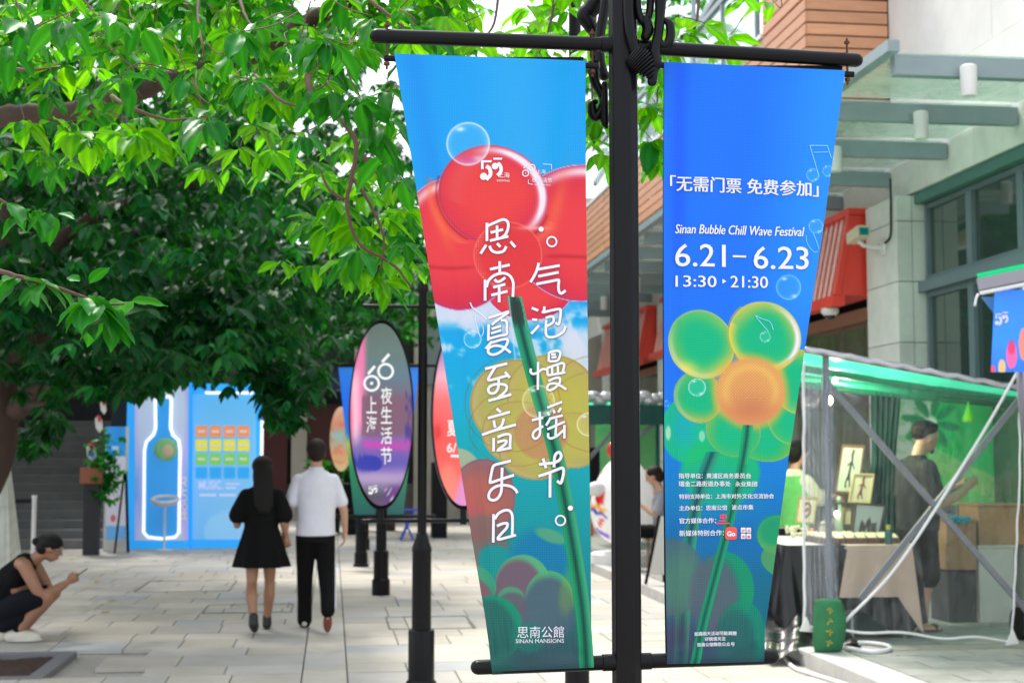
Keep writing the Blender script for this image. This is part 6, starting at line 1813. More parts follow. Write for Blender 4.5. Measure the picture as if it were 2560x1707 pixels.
# the couple walking away
pb = at_z(786, 1573, 0); pg = at_z(650, 1578, 0)
hl = (-0.285, 0.02, 0.86)
person((pb.x, pb.y, 0), R(2), 'person in white polo shirt and black track pants walking away, holding a hand', [
    ('body', head((0, 0.02, 1.625)) + [('c', (0, 0, 1.40), (0, 0.005, 1.55), 0.058, 0.054), ('t', [(0.165, 0, 1.37), (0.238, -0.01, 1.16), (0.262, 0.0, 1.08), (0.275, 0.05, 0.90)], [0.042, 0.042, 0.038, 0.026]),
              ('t', [(-0.165, 0, 1.37), (-0.232, -0.01, 1.16), (-0.255, -0.01, 1.08), hl], [0.042, 0.042, 0.038, 0.026]), ('e', (0, 0, 1.1), (0.13, 0.09, 0.3)),
              ('t', [(-0.07, 0, 0.9), (-0.09, 0.12, 0.5), (-0.09, 0.16, 0.09)], [0.07, 0.05, 0.036]), ('t', [(0.07, 0, 0.9), (0.10, 0.0, 0.52), (0.112, -0.27, 0.19)], [0.07, 0.05, 0.036])]
     + hand((0.275, 0.055, 0.90), (0, 0.05, -1), (-1, 0, 0), 1, 0.35) + hand(hl, (-0.15, 0, -1), (0, -1, 0), -1, 0.7), SKIN2, 0.0085, 1),
    ('shirt', [('l', [(0.86, 0, 0, 0.185, 0.135), (1.0, 0, -0.002, 0.180, 0.128), (1.15, 0, 0, 0.185, 0.128), (1.28, 0, 0, 0.198, 0.128), (1.38, 0, 0, 0.192, 0.108), (1.44, 0, 0, 0.13, 0.085), (1.475, 0, 0, 0.07, 0.068)]),
               ('c', (0.160, 0, 1.375), (0.238, -0.01, 1.175), 0.062, 0.062), ('c', (-0.160, 0, 1.375), (-0.232, -0.01, 1.175), 0.062, 0.062), ('l', [(1.44, 0, 0, 0.078, 0.075), (1.50, 0, 0.006, 0.068, 0.066)])], WHITEC, 0.011, 3),
    ('trousers', [('l', [(0.80, 0, 0, 0.172, 0.125), (0.90, 0, 0, 0.165, 0.118), (0.96, 0, 0, 0.155, 0.11)]), ('t', [(-0.085, 0, 0.86), (-0.09, 0.12, 0.50), (-0.09, 0.15, 0.25), (-0.088, 0.16, 0.07)], [0.100, 0.078, 0.068, 0.070]),
                  ('t', [(0.085, 0, 0.86), (0.104, 0.0, 0.52), (0.112, -0.14, 0.35), (0.112, -0.29, 0.20)], [0.100, 0.082, 0.070, 0.066])], BLACKC, 0.012, 3),
    ('trouser_stripe', [('t', [(0.170, 0.0, 0.84), (0.184, 0.0, 0.52), (0.184, -0.14, 0.35), (0.178, -0.28, 0.22)], [0.009, 0.009, 0.009, 0.009])], WHITEC, 0, 0),
    ('hair', [('e', (0, 0.005, 1.668), (0.096, 0.112, 0.100)), ('e', (0, -0.035, 1.625), (0.084, 0.076, 0.082))], HAIRB, 0.009, 1),
    ('shoe', [('e', (-0.09, 0.215, 0.045), (0.045, 0.135, 0.045)), ('c', (-0.09, 0.14, 0.05), (-0.09, 0.14, 0.085), 0.042, 0.042)], SHOEW, 0.009, 2),
    ('shoe', [('t', [(0.112, -0.17, 0.035), (0.112, -0.22, 0.08), (0.112, -0.295, 0.19)], [0.035, 0.045, 0.042])], SHOEW, 0.009, 2),
    ('sole', [('e', (0.112, -0.268, 0.095), (0.040, 0.120, 0.014), (R(-58), 0, 0))], SOLE, 0, 0)])
hr = (0.225, 0.04, 0.86)
person((pg.x, pg.y, 0), R(-3), 'person with long black hair in short black dress walking away, holding a phone', [
    ('body', head((-0.01, 0.03, 1.475), (-0.45, 1, -0.1), k=0.95) + [('c', (0, 0, 1.27), (0, 0.01, 1.41), 0.048, 0.045), ('t', [(0.155, 0, 1.24), (0.20, -0.03, 1.02), (0.205, -0.02, 0.96), hr], [0.045, 0.036, 0.032, 0.022]),
              ('t', [(-0.155, 0, 1.24), (-0.215, -0.02, 1.02), (-0.22, 0.0, 0.97), (-0.20, 0.20, 1.06)], [0.045, 0.036, 0.032, 0.022]), ('e', (0, 0, 1.0), (0.11, 0.08, 0.25)),
              ('t', [(-0.075, 0.0, 0.72), (-0.076, -0.04, 0.45), (-0.062, -0.16, 0.33), (-0.035, -0.24, 0.13)], [0.072, 0.048, 0.053, 0.033]), ('t', [(0.075, 0, 0.72), (0.072, 0.10, 0.45), (0.068, 0.11, 0.32), (0.045, 0.18, 0.10)], [0.072, 0.048, 0.052, 0.033])]
     + hand(hr, (0.15, 0, -1), (0, 1, 0), -1, 0.8, 0.92) + hand((-0.20, 0.20, 1.06), (0.1, 1, 0.4), (0, 0, 1), 1, 0.6, 0.92), SKIN, 0.0085, 1),
    ('dress', [('l', [(1.335, 0, 0, 0.062, 0.058), (1.30, 0, 0, 0.125, 0.085), (1.20, 0, 0, 0.168, 0.108), (1.08, 0, 0, 0.150, 0.105), (0.95, 0, 0, 0.155, 0.115), (0.78, 0, 0, 0.200, 0.15), (0.68, 0, 0, 0.228, 0.17), (0.585, 0, 0, 0.252, 0.19)], 0.17),
               ('c', (0.145, 0, 1.235), (0.205, -0.02, 1.06), 0.068, 0.085), ('c', (-0.145, 0, 1.235), (-0.215, -0.02, 1.06), 0.068, 0.085)], BLACKC, 0.011, 2),
    ('hair', [('e', (0, 0.010, 1.508), (0.098, 0.112, 0.100)), ('e', (0.01, -0.04, 1.42), (0.096, 0.080, 0.14)), ('l', [(1.46, 0.01, -0.06, 0.085, 0.05), (1.30, 0.02, -0.085, 0.095, 0.045), (1.15, 0.03, -0.115, 0.085, 0.035), (1.08, 0.035, -0.12, 0.05, 0.02)], 0.05)], HAIR, 0.009, 1),
    ('shoe', [('c', (-0.035, -0.245, 0.11), (-0.035, -0.245, 0.16), 0.045, 0.043), ('t', [(-0.035, -0.25, 0.10), (-0.035, -0.17, 0.065), (-0.038, -0.10, 0.035)], [0.045, 0.045, 0.034])], SHOEB, 0.009, 2),
    ('shoe', [('c', (0.045, 0.18, 0.05), (0.045, 0.18, 0.12), 0.043, 0.041), ('t', [(0.045, 0.16, 0.045), (0.045, 0.23, 0.045), (0.045, 0.32, 0.035)], [0.042, 0.042, 0.032])], SHOEB, 0.009, 2)])
q = Vector((pg.x, pg.y, 0)) + Vector((-0.215, 0.32, 1.12))
mb = MB(); mb.obox((0, 0, 0), (0.038, 0, 0), (0, 0.05, 0.055), (0, -0.003, 0.003)); o = mb.build('phone', mat('pale_phone', (0.55, 0.55, 0.50), 0.3), None); rebase(o, (0, 0, 0)); o.location = q
tag(o, 'pale phone held up in the left hand of the person in the black dress', 'phone')

# squatting man reading his phone, left edge (local +y is where he looks; turned to face right)
ps = at_z(52, 1601, 0)
hc = (0.0, 0.235, 0.795)
person((ps.x, ps.y, 0), R(-90), 'person squatting at the left edge in black tank top and glasses, reading a phone', [
    ('body', head(hc, (0, 1, -0.35), k=1.0) + [('c', (0, 0.07, 0.68), (0, 0.17, 0.755), 0.058, 0.055),
              ('t', [(0.18, 0.05, 0.66), (0.205, 0.14, 0.50), (0.195, 0.20, 0.415), (0.12, 0.30, 0.45), (0.045, 0.385, 0.505)], [0.062, 0.052, 0.044, 0.040, 0.027]),
              ('t', [(-0.18, 0.05, 0.66), (-0.205, 0.14, 0.50), (-0.195, 0.20, 0.415), (-0.12, 0.30, 0.45), (-0.045, 0.385, 0.505)], [0.062, 0.052, 0.044, 0.040, 0.027]),
              ('e', (0, -0.06, 0.45), (0.15, 0.11, 0.22), (R(-35), 0, 0)), ('c', (0.155, 0.01, 0.675), (-0.155, 0.01, 0.675), 0.055, 0.055),
              ('t', [(0.10, -0.16, 0.26), (0.15, 0.05, 0.36), (0.16, 0.235, 0.395)], [0.09, 0.08, 0.066]), ('t', [(-0.10, -0.16, 0.26), (-0.15, 0.05, 0.36), (-0.16, 0.235, 0.395)], [0.09, 0.08, 0.066]),
              ('t', [(0.16, 0.235, 0.395), (0.145, 0.13, 0.27), (0.12, 0.0, 0.09)], [0.062, 0.058, 0.037]), ('t', [(-0.16, 0.235, 0.395), (-0.145, 0.13, 0.27), (-0.12, 0.0, 0.09)], [0.062, 0.058, 0.037])]
     + hand((0.045, 0.385, 0.505), (-0.3, 0.8, 0.35), (-1, 0, 0.3), 1, 0.7) + hand((-0.045, 0.385, 0.505), (0.3, 0.8, 0.35), (1, 0, 0.3), -1, 0.7), SKIN, 0.0095, 1),
    ('tank_top', [('t', [(0, -0.17, 0.26), (0, -0.14, 0.40), (0, -0.06, 0.54), (0, 0.015, 0.655)], [0.165, 0.16, 0.155, 0.105]), ('e', (0, -0.04, 0.55), (0.185, 0.13, 0.15), (R(-35), 0, 0)), ('c', (0.10, 0.02, 0.66), (0.10, 0.05, 0.69), 0.05, 0.035), ('c', (-0.10, 0.02, 0.66), (-0.10, 0.05, 0.69), 0.05, 0.035)], BLACKC, 0.012, 2),
    ('shorts', [('e', (0, -0.17, 0.25), (0.19, 0.14, 0.13)), ('t', [(0.10, -0.15, 0.25), (0.15, 0.03, 0.34), (0.16, 0.15, 0.375)], [0.115, 0.105, 0.095]), ('t', [(-0.10, -0.15, 0.25), (-0.15, 0.03, 0.34), (-0.16, 0.15, 0.375)], [0.115, 0.105, 0.095]), ('c', (0.12, -0.12, 0.16), (0.14, 0.02, 0.22), 0.08, 0.06)], NAVYC, 0.012, 2),
    ('hair', [('e', (0, 0.232, 0.842), (0.092, 0.112, 0.088), (R(-22), 0, 0)), ('e', (0, 0.165, 0.80), (0.080, 0.060, 0.075)), ('e', (0, 0.105, 0.855), (0.036, 0.036, 0.036))], HAIR, 0.009, 1),
    ('sock', [('c', (0.12, 0.0, 0.10), (0.12, 0.0, 0.16), 0.044, 0.043), ('c', (-0.12, 0.0, 0.10), (-0.12, 0.0, 0.16), 0.044, 0.043)], NAVYC, 0.01, 1),
    ('shoe', [('t', [(0.12, -0.06, 0.055), (0.12, 0.04, 0.055), (0.12, 0.15, 0.04)], [0.055, 0.055, 0.042]), ('e', (0.12, 0.05, 0.02), (0.055, 0.16, 0.02))], SHOEW, 0.01, 2),
    ('shoe', [('t', [(-0.12, -0.13, 0.055), (-0.12, -0.04, 0.055), (-0.12, 0.08, 0.04)], [0.055, 0.055, 0.042]), ('e', (-0.12, -0.03, 0.02), (0.055, 0.16, 0.02))], SHOEW, 0.01, 2),
    ('glasses', [('c', (0.078, 0.20, 0.80), (0.055, 0.325, 0.785), 0.003, 0.003), ('c', (0.055, 0.327, 0.80), (0.02, 0.333, 0.765), 0.004, 0.004), ('c', (0.055, 0.327, 0.765), (0.02, 0.333, 0.80), 0.003, 0.003)], mat('glasses_metal', (0.5, 0.5, 0.5), 0.3, metal=0.8), 0, 0)],
    hc, (0, 1, -0.35))
q = Vector((ps.x + 0.475, ps.y, 0.565))
mb = MB(); mb.obox((0, 0, 0), (0.068, 0, 0.048), (0, 0.037, 0), (-0.003, 0, 0.0042)); o = mb.build('phone', PHONE, None); o.location = q
tag(o, 'dark phone in the hands of the squatting person', 'phone')

# ---- people at the stall on the terrace
pm = at_z(2318, 1583, PZ)
pm = Vector((pm.x, 11.75, PZ)); pm.x = at_y(2300, 1560, 11.75).x
hm = (0.0, 0.10, 1.63)
person(pm, R(-82), 'person in black t-shirt and shorts with goatee standing behind the clear plastic sheet', [
    ('body', head(hm, (0, 1, -0.55), k=1.08) + [('c', (0, 0.0, 1.42), (0, 0.05, 1.56), 0.065, 0.06),
              ('t', [(0.21, 0.0, 1.36), (0.25, 0.02, 1.15), (0.24, 0.05, 1.08), (0.16, 0.30, 1.15), (0.10, 0.46, 1.25)], [0.06, 0.052, 0.048, 0.042, 0.030]),
              ('t', [(-0.21, 0.0, 1.36), (-0.25, 0.02, 1.15), (-0.24, 0.05, 1.08), (-0.16, 0.28, 1.15), (-0.05, 0.44, 1.22)], [0.06, 0.052, 0.048, 0.042, 0.030]), ('e', (0, 0, 1.15), (0.15, 0.11, 0.3)), ('c', (0, 0, 1.1), (0.0, 0, 0.85), 0.12, 0.1),
              ('t', [(0.06, 0, 0.85), (0.09, 0, 0.60), (0.10, 0.02, 0.45), (0.10, -0.02, 0.30), (0.10, -0.03, 0.07)], [0.09, 0.075, 0.058, 0.062, 0.04]), ('t', [(-0.06, 0, 0.85), (-0.09, -0.02, 0.60), (-0.10, -0.10, 0.45), (-0.10, -0.16, 0.30), (-0.10, -0.22, 0.07)], [0.09, 0.075, 0.058, 0.062, 0.04]),
              ('e', (0.10, 0.03, 0.03), (0.045, 0.12, 0.03)), ('e', (-0.10, -0.15, 0.03), (0.045, 0.12, 0.03))]
     + hand((0.10, 0.46, 1.25), (-0.3, 1, 0.2), (-1, 0, 0), 1, 0.8, 1.05) + hand((-0.05, 0.44, 1.22), (0.2, 1, 0.1), (1, 0, 0), -1, 0.8, 1.05), SKIN2, 0.010, 1),
    ('t_shirt', [('l', [(0.84, 0, 0.0, 0.20, 0.17), (1.0, 0, 0.01, 0.205, 0.175), (1.18, 0, 0, 0.21, 0.16), (1.32, 0, -0.01, 0.215, 0.14), (1.40, 0, -0.01, 0.19, 0.115), (1.46, 0, 0.0, 0.11, 0.09), (1.49, 0, 0.01, 0.07, 0.07)]), ('c', (0.18, -0.005, 1.375), (0.25, 0.02, 1.15), 0.085, 0.085), ('c', (-0.18, -0.005, 1.375), (-0.25, 0.02, 1.15), 0.085, 0.085)], mat('black_t_shirt', (0.010, 0.014, 0.014), 0.85, bump=0.3, bscale=12), 0.012, 3),
    ('shorts', [('l', [(0.78, 0, 0, 0.195, 0.16), (0.92, 0, 0, 0.19, 0.155)]), ('t', [(0.095, 0, 0.82), (0.105, 0.01, 0.62), (0.105, 0.01, 0.47)], [0.115, 0.11, 0.115]), ('t', [(-0.095, 0, 0.82), (-0.105, -0.05, 0.62), (-0.105, -0.09, 0.47)], [0.115, 0.11, 0.115])], BLACKC, 0.012, 3),
    ('hair', [('e', (0, 0.085, 1.712), (0.094, 0.118, 0.082)), ('e', (0, 0.045, 1.675), (0.082, 0.078, 0.062)), ('e', (0, 0.16, 1.735), (0.07, 0.05, 0.035))], HAIR, 0.009, 1),
    ('beard', [('e', (0, 0.155, 1.525), (0.028, 0.02, 0.028))], HAIR, 0, 0),
    ('sandal', [('e', (0.10, 0.03, 0.012), (0.052, 0.135, 0.012)), ('e', (0.10, 0.075, 0.045), (0.05, 0.035, 0.025))], SHOEB, 0.009, 1),
    ('sandal', [('e', (-0.10, -0.15, 0.012), (0.052, 0.135, 0.012)), ('e', (-0.10, -0.105, 0.045), (0.05, 0.035, 0.025))], SHOEB, 0.009, 1)], hm, (0, 1, -0.25))
pw = at_y(1985, 1300, 12.9); pw.z = PZ
hw = (0.0, 0.08, 1.50)
M_GVEST = mat('green_vest', (0.10, 0.42, 0.10), 0.7, vary=0.2, vscale=8)
person(pw, R(-60), 'person with tied black hair in green vest reaching over the stall table', [
    ('body', head(hw, (0.1, 1, -0.45), k=1.02) + [('c', (0, 0.0, 1.30), (0, 0.05, 1.44), 0.05, 0.048), ('t', [(0.17, 0.02, 1.24), (0.20, 0.14, 1.08), (0.16, 0.40, 1.10)], [0.04, 0.036, 0.024]), ('t', [(-0.17, 0.02, 1.24), (-0.19, 0.16, 1.10), (-0.10, 0.52, 1.14)], [0.04, 0.036, 0.024]),
              ('e', (0, 0, 1.05), (0.12, 0.09, 0.25)), ('c', (0.06, 0, 0.9), (0.08, 0, 0.09), 0.06, 0.035), ('c', (-0.06, 0, 0.9), (-0.08, 0, 0.09), 0.06, 0.035)]
     + hand((0.16, 0.40, 1.10), (-0.1, 1, -0.1), (0, 0, -1), 1, 0.5, 0.95) + hand((-0.10, 0.52, 1.14), (0.1, 1, -0.1), (0, 0, -1), -1, 0.5, 0.95), SKIN2, 0.0095, 1),
    ('shirt', [('l', [(0.80, 0, 0, 0.16, 0.12), (1.05, 0, 0, 0.165, 0.12), (1.20, 0, 0.01, 0.175, 0.115), (1.29, 0, 0.01, 0.14, 0.09), (1.36, 0, 0.02, 0.06, 0.055)]), ('t', [(0.15, 0.01, 1.24), (0.19, 0.12, 1.09), (0.18, 0.24, 1.09)], [0.07, 0.068, 0.06]), ('t', [(-0.15, 0.01, 1.24), (-0.19, 0.14, 1.10), (-0.15, 0.30, 1.12)], [0.07, 0.068, 0.06])], mat('cream_cotton', (0.62, 0.58, 0.42), 0.85), 0.012, 2),
    ('vest', [('l', [(0.82, 0, 0, 0.168, 0.130), (1.05, 0, 0, 0.174, 0.130), (1.20, 0, 0.01, 0.178, 0.125), (1.30, 0, 0.01, 0.14, 0.10)])], M_GVEST, 0.012, 2),
    ('trousers', [('l', [(0.72, 0, 0, 0.165, 0.125), (0.88, 0, 0, 0.155, 0.115)]), ('t', [(0.08, 0, 0.78), (0.085, 0, 0.45), (0.08, 0, 0.35)], [0.09, 0.07, 0.065]), ('t', [(-0.08, 0, 0.78), (-0.085, 0, 0.45), (-0.08, 0, 0.35)], [0.09, 0.07, 0.065])], NAVYC, 0.012, 2),
    ('hair', [('e', (0, 0.062, 1.550), (0.094, 0.115, 0.086), (R(-20), 0, 0)), ('e', (0, 0.0, 1.50), (0.086, 0.075, 0.09)), ('e', (0, -0.08, 1.52), (0.035, 0.035, 0.04))], HAIR, 0.009, 1),
    ('shoe', [('t', [(0.08, -0.03, 0.04), (0.08, 0.12, 0.035)], [0.045, 0.035])], SHOEB, 0.01, 1), ('shoe', [('t', [(-0.08, -0.03, 0.04), (-0.08, 0.12, 0.035)], [0.045, 0.035])], SHOEB, 0.01, 1)], hw, (0.1, 1, -0.45))
pz = at_y(1652, 1300, 18.3); pz.z = PZ
person(pz, R(80), 'seated person in grey shirt and black trousers, right of the black post', [
    ('body', head((0, 0.10, 1.22), (0, 1, -0.5)) + [('c', (0, 0.0, 1.02), (0, 0.06, 1.15), 0.055, 0.052), ('t', [(0.18, 0, 0.95), (0.21, 0.06, 0.72), (0.10, 0.28, 0.86)], [0.045, 0.04, 0.026]), ('t', [(-0.18, 0, 0.95), (-0.21, 0.06, 0.72), (-0.10, 0.28, 0.86)], [0.045, 0.04, 0.026]),
              ('c', (0, 0, 1.0), (0, 0, 0.52), 0.1, 0.1), ('t', [(0.06, 0, 0.52), (0.1, 0.40, 0.48), (0.1, 0.36, 0.09)], [0.07, 0.05, 0.035]), ('t', [(-0.06, 0, 0.52), (-0.1, 0.40, 0.48), (-0.1, 0.36, 0.09)], [0.07, 0.05, 0.035])] + hand((0.10, 0.28, 0.86), (-0.3, 1, 0.3), (-1, 0, 0), 1, 0.7) + hand((-0.10, 0.28, 0.86), (0.3, 1, 0.3), (1, 0, 0), -1, 0.7), SKIN2, 0.0105, 1),
    ('shirt', [('l', [(0.46, 0, -0.02, 0.165, 0.12), (0.75, 0, -0.01, 0.175, 0.12), (0.92, 0, 0, 0.185, 0.115), (1.00, 0, 0, 0.13, 0.085), (1.05, 0, 0.01, 0.06, 0.055)]), ('c', (0.16, 0, 0.95), (0.21, 0.05, 0.77), 0.065, 0.07), ('c', (-0.16, 0, 0.95), (-0.21, 0.05, 0.77), 0.065, 0.07)], mat('grey_cotton', (0.26, 0.26, 0.30), 0.85), 0.012, 2),
    ('trousers', [('e', (0, 0.0, 0.50), (0.18, 0.14, 0.10)), ('t', [(0.09, 0, 0.50), (0.10, 0.42, 0.50)], [0.09, 0.075]), ('t', [(-0.09, 0, 0.50), (-0.10, 0.42, 0.50)], [0.09, 0.075]), ('t', [(0.10, 0.42, 0.50), (0.10, 0.38, 0.14)], [0.075, 0.06]), ('t', [(-0.10, 0.42, 0.50), (-0.10, 0.38, 0.14)], [0.075, 0.06])], BLACKC, 0.012, 2),
    ('hair', [('e', (0, 0.085, 1.268), (0.094, 0.115, 0.090), (R(-20), 0, 0)), ('e', (0, 0.02, 1.22), (0.086, 0.08, 0.09))], HAIRB, 0.01, 1),
    ('shoe', [('t', [(0.1, 0.34, 0.04), (0.1, 0.5, 0.035)], [0.045, 0.035])], SHOEW, 0.01, 1), ('shoe', [('t', [(-0.1, 0.34, 0.04), (-0.1, 0.5, 0.035)], [0.045, 0.035])], SHOEW, 0.01, 1)], (0, 0.10, 1.22), (0, 1, -0.5))
ch = root('stool', (pz.x, pz.y, PZ), 'low wooden stool under the seated person right of the black post', 'stool')
mb = MB(); mb.box(pz.x - 0.17, pz.x + 0.17, pz.y - 0.17, pz.y + 0.17, PZ + 0.385, PZ + 0.42, 0.004); mb.build('seat', mat('plain_wood', (0.35, 0.22, 0.11), 0.6), ch)
for i in (-1, 1):
    for j in (-1, 1):
        mb = MB(); mb.box(pz.x + i * 0.14 - 0.015, pz.x + i * 0.14 + 0.015, pz.y + j * 0.14 - 0.015, pz.y + j * 0.14 + 0.015, PZ + 0.002, PZ + 0.384); mb.build('leg', MATS['plain_wood'], ch)
pq = at_y(618, 1160, 29.0); pq.z = 0
person(pq, R(150), 'distant person in a white top standing behind the blue booth', [
    ('body', head((0, 0.02, 1.60)) + [('c', (0, 0, 1.38), (0, 0, 1.52), 0.055, 0.05), ('t', [(0.19, 0, 1.33), (0.25, 0, 1.08), (0.25, 0.06, 0.86)], [0.05, 0.04, 0.03]), ('t', [(-0.19, 0, 1.33), (-0.25, 0, 1.08), (-0.25, 0.06, 0.86)], [0.05, 0.04, 0.03]), ('c', (0, 0, 1.4), (0, 0, 0.9), 0.1, 0.1), ('c', (0.07, 0, 0.9), (0.1, 0, 0.05), 0.07, 0.04), ('c', (-0.07, 0, 0.9), (-0.1, 0, 0.05), 0.07, 0.04)] + hand((0.25, 0.06, 0.86), (0, 0, -1), (-1, 0, 0), 1) + hand((-0.25, 0.06, 0.86), (0, 0, -1), (1, 0, 0), -1), SKIN2, 0.012, 1),
    ('shirt', [('l', [(0.88, 0, 0, 0.17, 0.12), (1.15, 0, 0, 0.18, 0.12), (1.34, 0, 0, 0.185, 0.11), (1.42, 0, 0, 0.08, 0.07)]), ('c', (0.16, 0, 1.33), (0.24, 0, 1.12), 0.065, 0.07), ('c', (-0.16, 0, 1.33), (-0.24, 0, 1.12), 0.065, 0.07)], WHITEC, 0.014, 2),
    ('trousers', [('l', [(0.78, 0, 0, 0.16, 0.12), (0.94, 0, 0, 0.155, 0.11)]), ('t', [(0.09, 0, 0.84), (0.1, 0, 0.12)], [0.095, 0.065]), ('t', [(-0.09, 0, 0.84), (-0.1, 0, 0.12)], [0.095, 0.065])], NAVYC, 0.014, 2),
    ('hair', [('e', (0, 0.0, 1.655), (0.088, 0.10, 0.08)), ('e', (0, -0.03, 1.60), (0.078, 0.07, 0.08))], HAIR, 0.012, 1)])
# ------------------------------------------------------------------ the market stall on the terrace
YF, YK = 10.7, 13.2
M_TARP = mat('green_tarpaulin', (0.005, 0.46, 0.22), 0.4, vary=0.2, vscale=2.5, bump=0.4, bscale=5)
_n = M_TARP.node_tree; _t = _n.nodes.new('ShaderNodeBsdfTranslucent'); _t.inputs[0].default_value = (0.10, 0.85, 0.50, 1); _x = _n.nodes.new('ShaderNodeMixShader'); _x.inputs[0].default_value = 0.72
_n.links.new(_n.nodes['Principled BSDF'].outputs[0], _x.inputs[1]); _n.links.new(_t.outputs[0], _x.inputs[2]); _n.links.new(_x.outputs[0], _n.nodes['Material Output'].inputs['Surface'])
M_TARPD = mat('dark_green_cloth', (0.008, 0.075, 0.06), 0.8, vary=0.35, vscale=4)
M_PIPE = mat('grey_stall_pipe', (0.17, 0.17, 0.20), 0.45, vary=0.1)
M_WROPE = mat('white_cord', (0.70, 0.70, 0.72), 0.5)
stall = root('market_stall', tuple(at_z(2070, 1632, PZ)), 'green roofed market stall with clear plastic side sheet on the terrace', 'market stall')
def quad_sheet(corners, nu, nv, bulge):
    A, Bq, Cq, Dq = [np.array(c) for c in corners]     # TL, TR, BR, BL
    mb = MB()
    for i in range(nv + 1):
        t = i / nv
        for j in range(nu + 1):
            s = j / nu; p = (A * (1 - s) + Bq * s) * (1 - t) + (Dq * (1 - s) + Cq * s) * t + bulge(s, t)
            mb.v.append(tuple(p))
    for i in range(nv):
        for j in range(nu):
            k = i * (nu + 1) + j; mb.f.append((k, k + nu + 1, k + nu + 2, k + 1))
    return mb
FL, FR, BR, BL = at_y(2003, 872, YF), at_y(2600, 980, YF), at_y(2600, 1004, YK), at_y(1900, 945, YK)
quad_sheet((FL, FR, BR, BL), 40, 24, lambda s, t: np.array((0, 0, -0.05 * math.sin(math.pi * s) * math.sin(math.pi * t) + 0.02 * math.sin(14 * t + 3 * s) + 0.01 * math.sin(31 * s)))).build('roof', M_TARP, stall, True)
for t in (0.25, 0.55, 0.8):
    a = Vector(np.array(FL) * (1 - t) + np.array(BL) * t) - Vector((0.02, 0, 0.07)); c = Vector(np.array(FR) * (1 - t) + np.array(BR) * t) - Vector((0, 0, 0.07))
    mb = MB(); mb.tube([a, (a + c) / 2 - Vector((0, 0, 0.015)), c], 0.03, 10); mb.build('roof_bar', mat('green_pipe', (0.01, 0.22, 0.13), 0.4), stall, True)
mb = MB(); mb.tube([FL + Vector((-0.35, 0, 0.08)), FL, FR], 0.028, 10); mb.build('front_rail', M_PIPE, stall, True)
mb = MB(); c = [tuple(at_y(2010 + 540 * i / 24, 872 + 98 * i / 24 + 3 * math.sin(i * 2.1), YF - 0.05)) for i in range(25)]
mb.tube(c, [0.016 + 0.008 * abs(math.sin(i * 1.7)) for i in range(25)], 8); mb.build('gathered_hem', clear_mat('crumpled_film', (0.95, 0.95, 0.97), 0.5, 0.15, (0.62, 0.62, 0.68), 0.15), stall, True)
for x, Yp, zt in ((at_y(2072, 1200, YF).x, YF + 0.02, FL.z), (at_y(2560, 1200, YF).x + 0.15, YF + 0.02, FR.z), (at_y(2215, 1200, YK).x, YK - 0.05, 2.25), (6.0, YK - 0.05, 2.1)):
    mb = MB(); mb.box(x - 0.02, x + 0.02, Yp - 0.02, Yp + 0.02, PZ + 0.003, zt - 0.03); mb.build('post', M_PIPE, stall)
for a, c, yy in (((2060, 948), (2575, 1535), YF + 0.06), ((2575, 965), (2150, 1497), YF + 0.10)):
    mb = MB(); mb.beam(at_y(a[0], a[1], yy), at_y(c[0], c[1], yy), 0.03, 0.046, up=(0, 0, 1)); mb.build('brace', M_PIPE, stall)
mb = MB(); mb.tube(cr([at_y(2552, 915, YF - 0.10), at_y(2440, 1110, YF - 0.11), at_y(2250, 1405, YF - 0.12), at_y(2108, 1558, YF - 0.10)], 8), 0.012, 8); mb.build('tie_cord', M_WROPE, stall, True)
def paint_wall(P):
    P.vgrad([(990, (0, 200, 120)), (1140, (10, 205, 110)), (1250, (110, 225, 120))])
    P.over((120, 215, 130), 0.8 * smooth(P.Y - (P.X - 2300) * 0.45, 1120, 1180))
    P.over((170, 215, 140), 0.8 * (np.abs(P.Y - 1180 - (P.X - 2400) * 0.5) < 30) * (P.X > 2320))
    P.over((224, 222, 216), 1.0 * (P.X < 2330) * (1 - smooth(P.X + (P.Y - 1000) * 0.2, 2325, 2345)))
    for a in range(8):
        an = a * math.pi / 4 + 0.2; P.disc(2328 + 45 * math.cos(an), 1055 + 45 * math.sin(an), 30, 11, (0, 150, 100), 1, 0.06, an)
    P.disc(2328, 1055, 13, 13, (240, 240, 235), 1, 0.1)
    P.over((70, 190, 90), 0.35 * (P.noise(70, 6) > 0.3))
M_BACKW = bpy.data.materials.new('printed_back_wall'); M_BACKW.use_nodes = True
_b = M_BACKW.node_tree.nodes['Principled BSDF']; _a = M_BACKW.node_tree.nodes.new('ShaderNodeAttribute'); _a.attribute_name = 'print'
M_BACKW.node_tree.links.new(_a.outputs['Color'], _b.inputs['Base Color']); _b.inputs['Roughness'].default_value = 0.55
_t = M_BACKW.node_tree.nodes.new('ShaderNodeBsdfTranslucent'); _x = M_BACKW.node_tree.nodes.new('ShaderNodeMixShader'); _x.inputs[0].default_value = 0.35
M_BACKW.node_tree.links.new(_a.outputs['Color'], _t.inputs['Color']); M_BACKW.node_tree.links.new(_b.outputs[0], _x.inputs[1]); M_BACKW.node_tree.links.new(_t.outputs[0], _x.inputs[2])
M_BACKW.node_tree.links.new(_x.outputs[0], M_BACKW.node_tree.nodes['Material Output'].inputs['Surface'])
X, Y = rect_grid(2225, 2600, 992, 1262, 90, 60); print_grid('back_wall', X, Y, YK - 0.10, paint_wall, stall, M_BACKW, wave=0.02 * np.sin(X / 22.0))
F = Flat(); F.poly([(2518, 1075), (2600, 1040), (2600, 1290), (2540, 1262)][::-1]); flat_at(F, YK - 0.30, 'red_pennant', mat('red_cloth', (0.55, 0.05, 0.05), 0.7), stall)
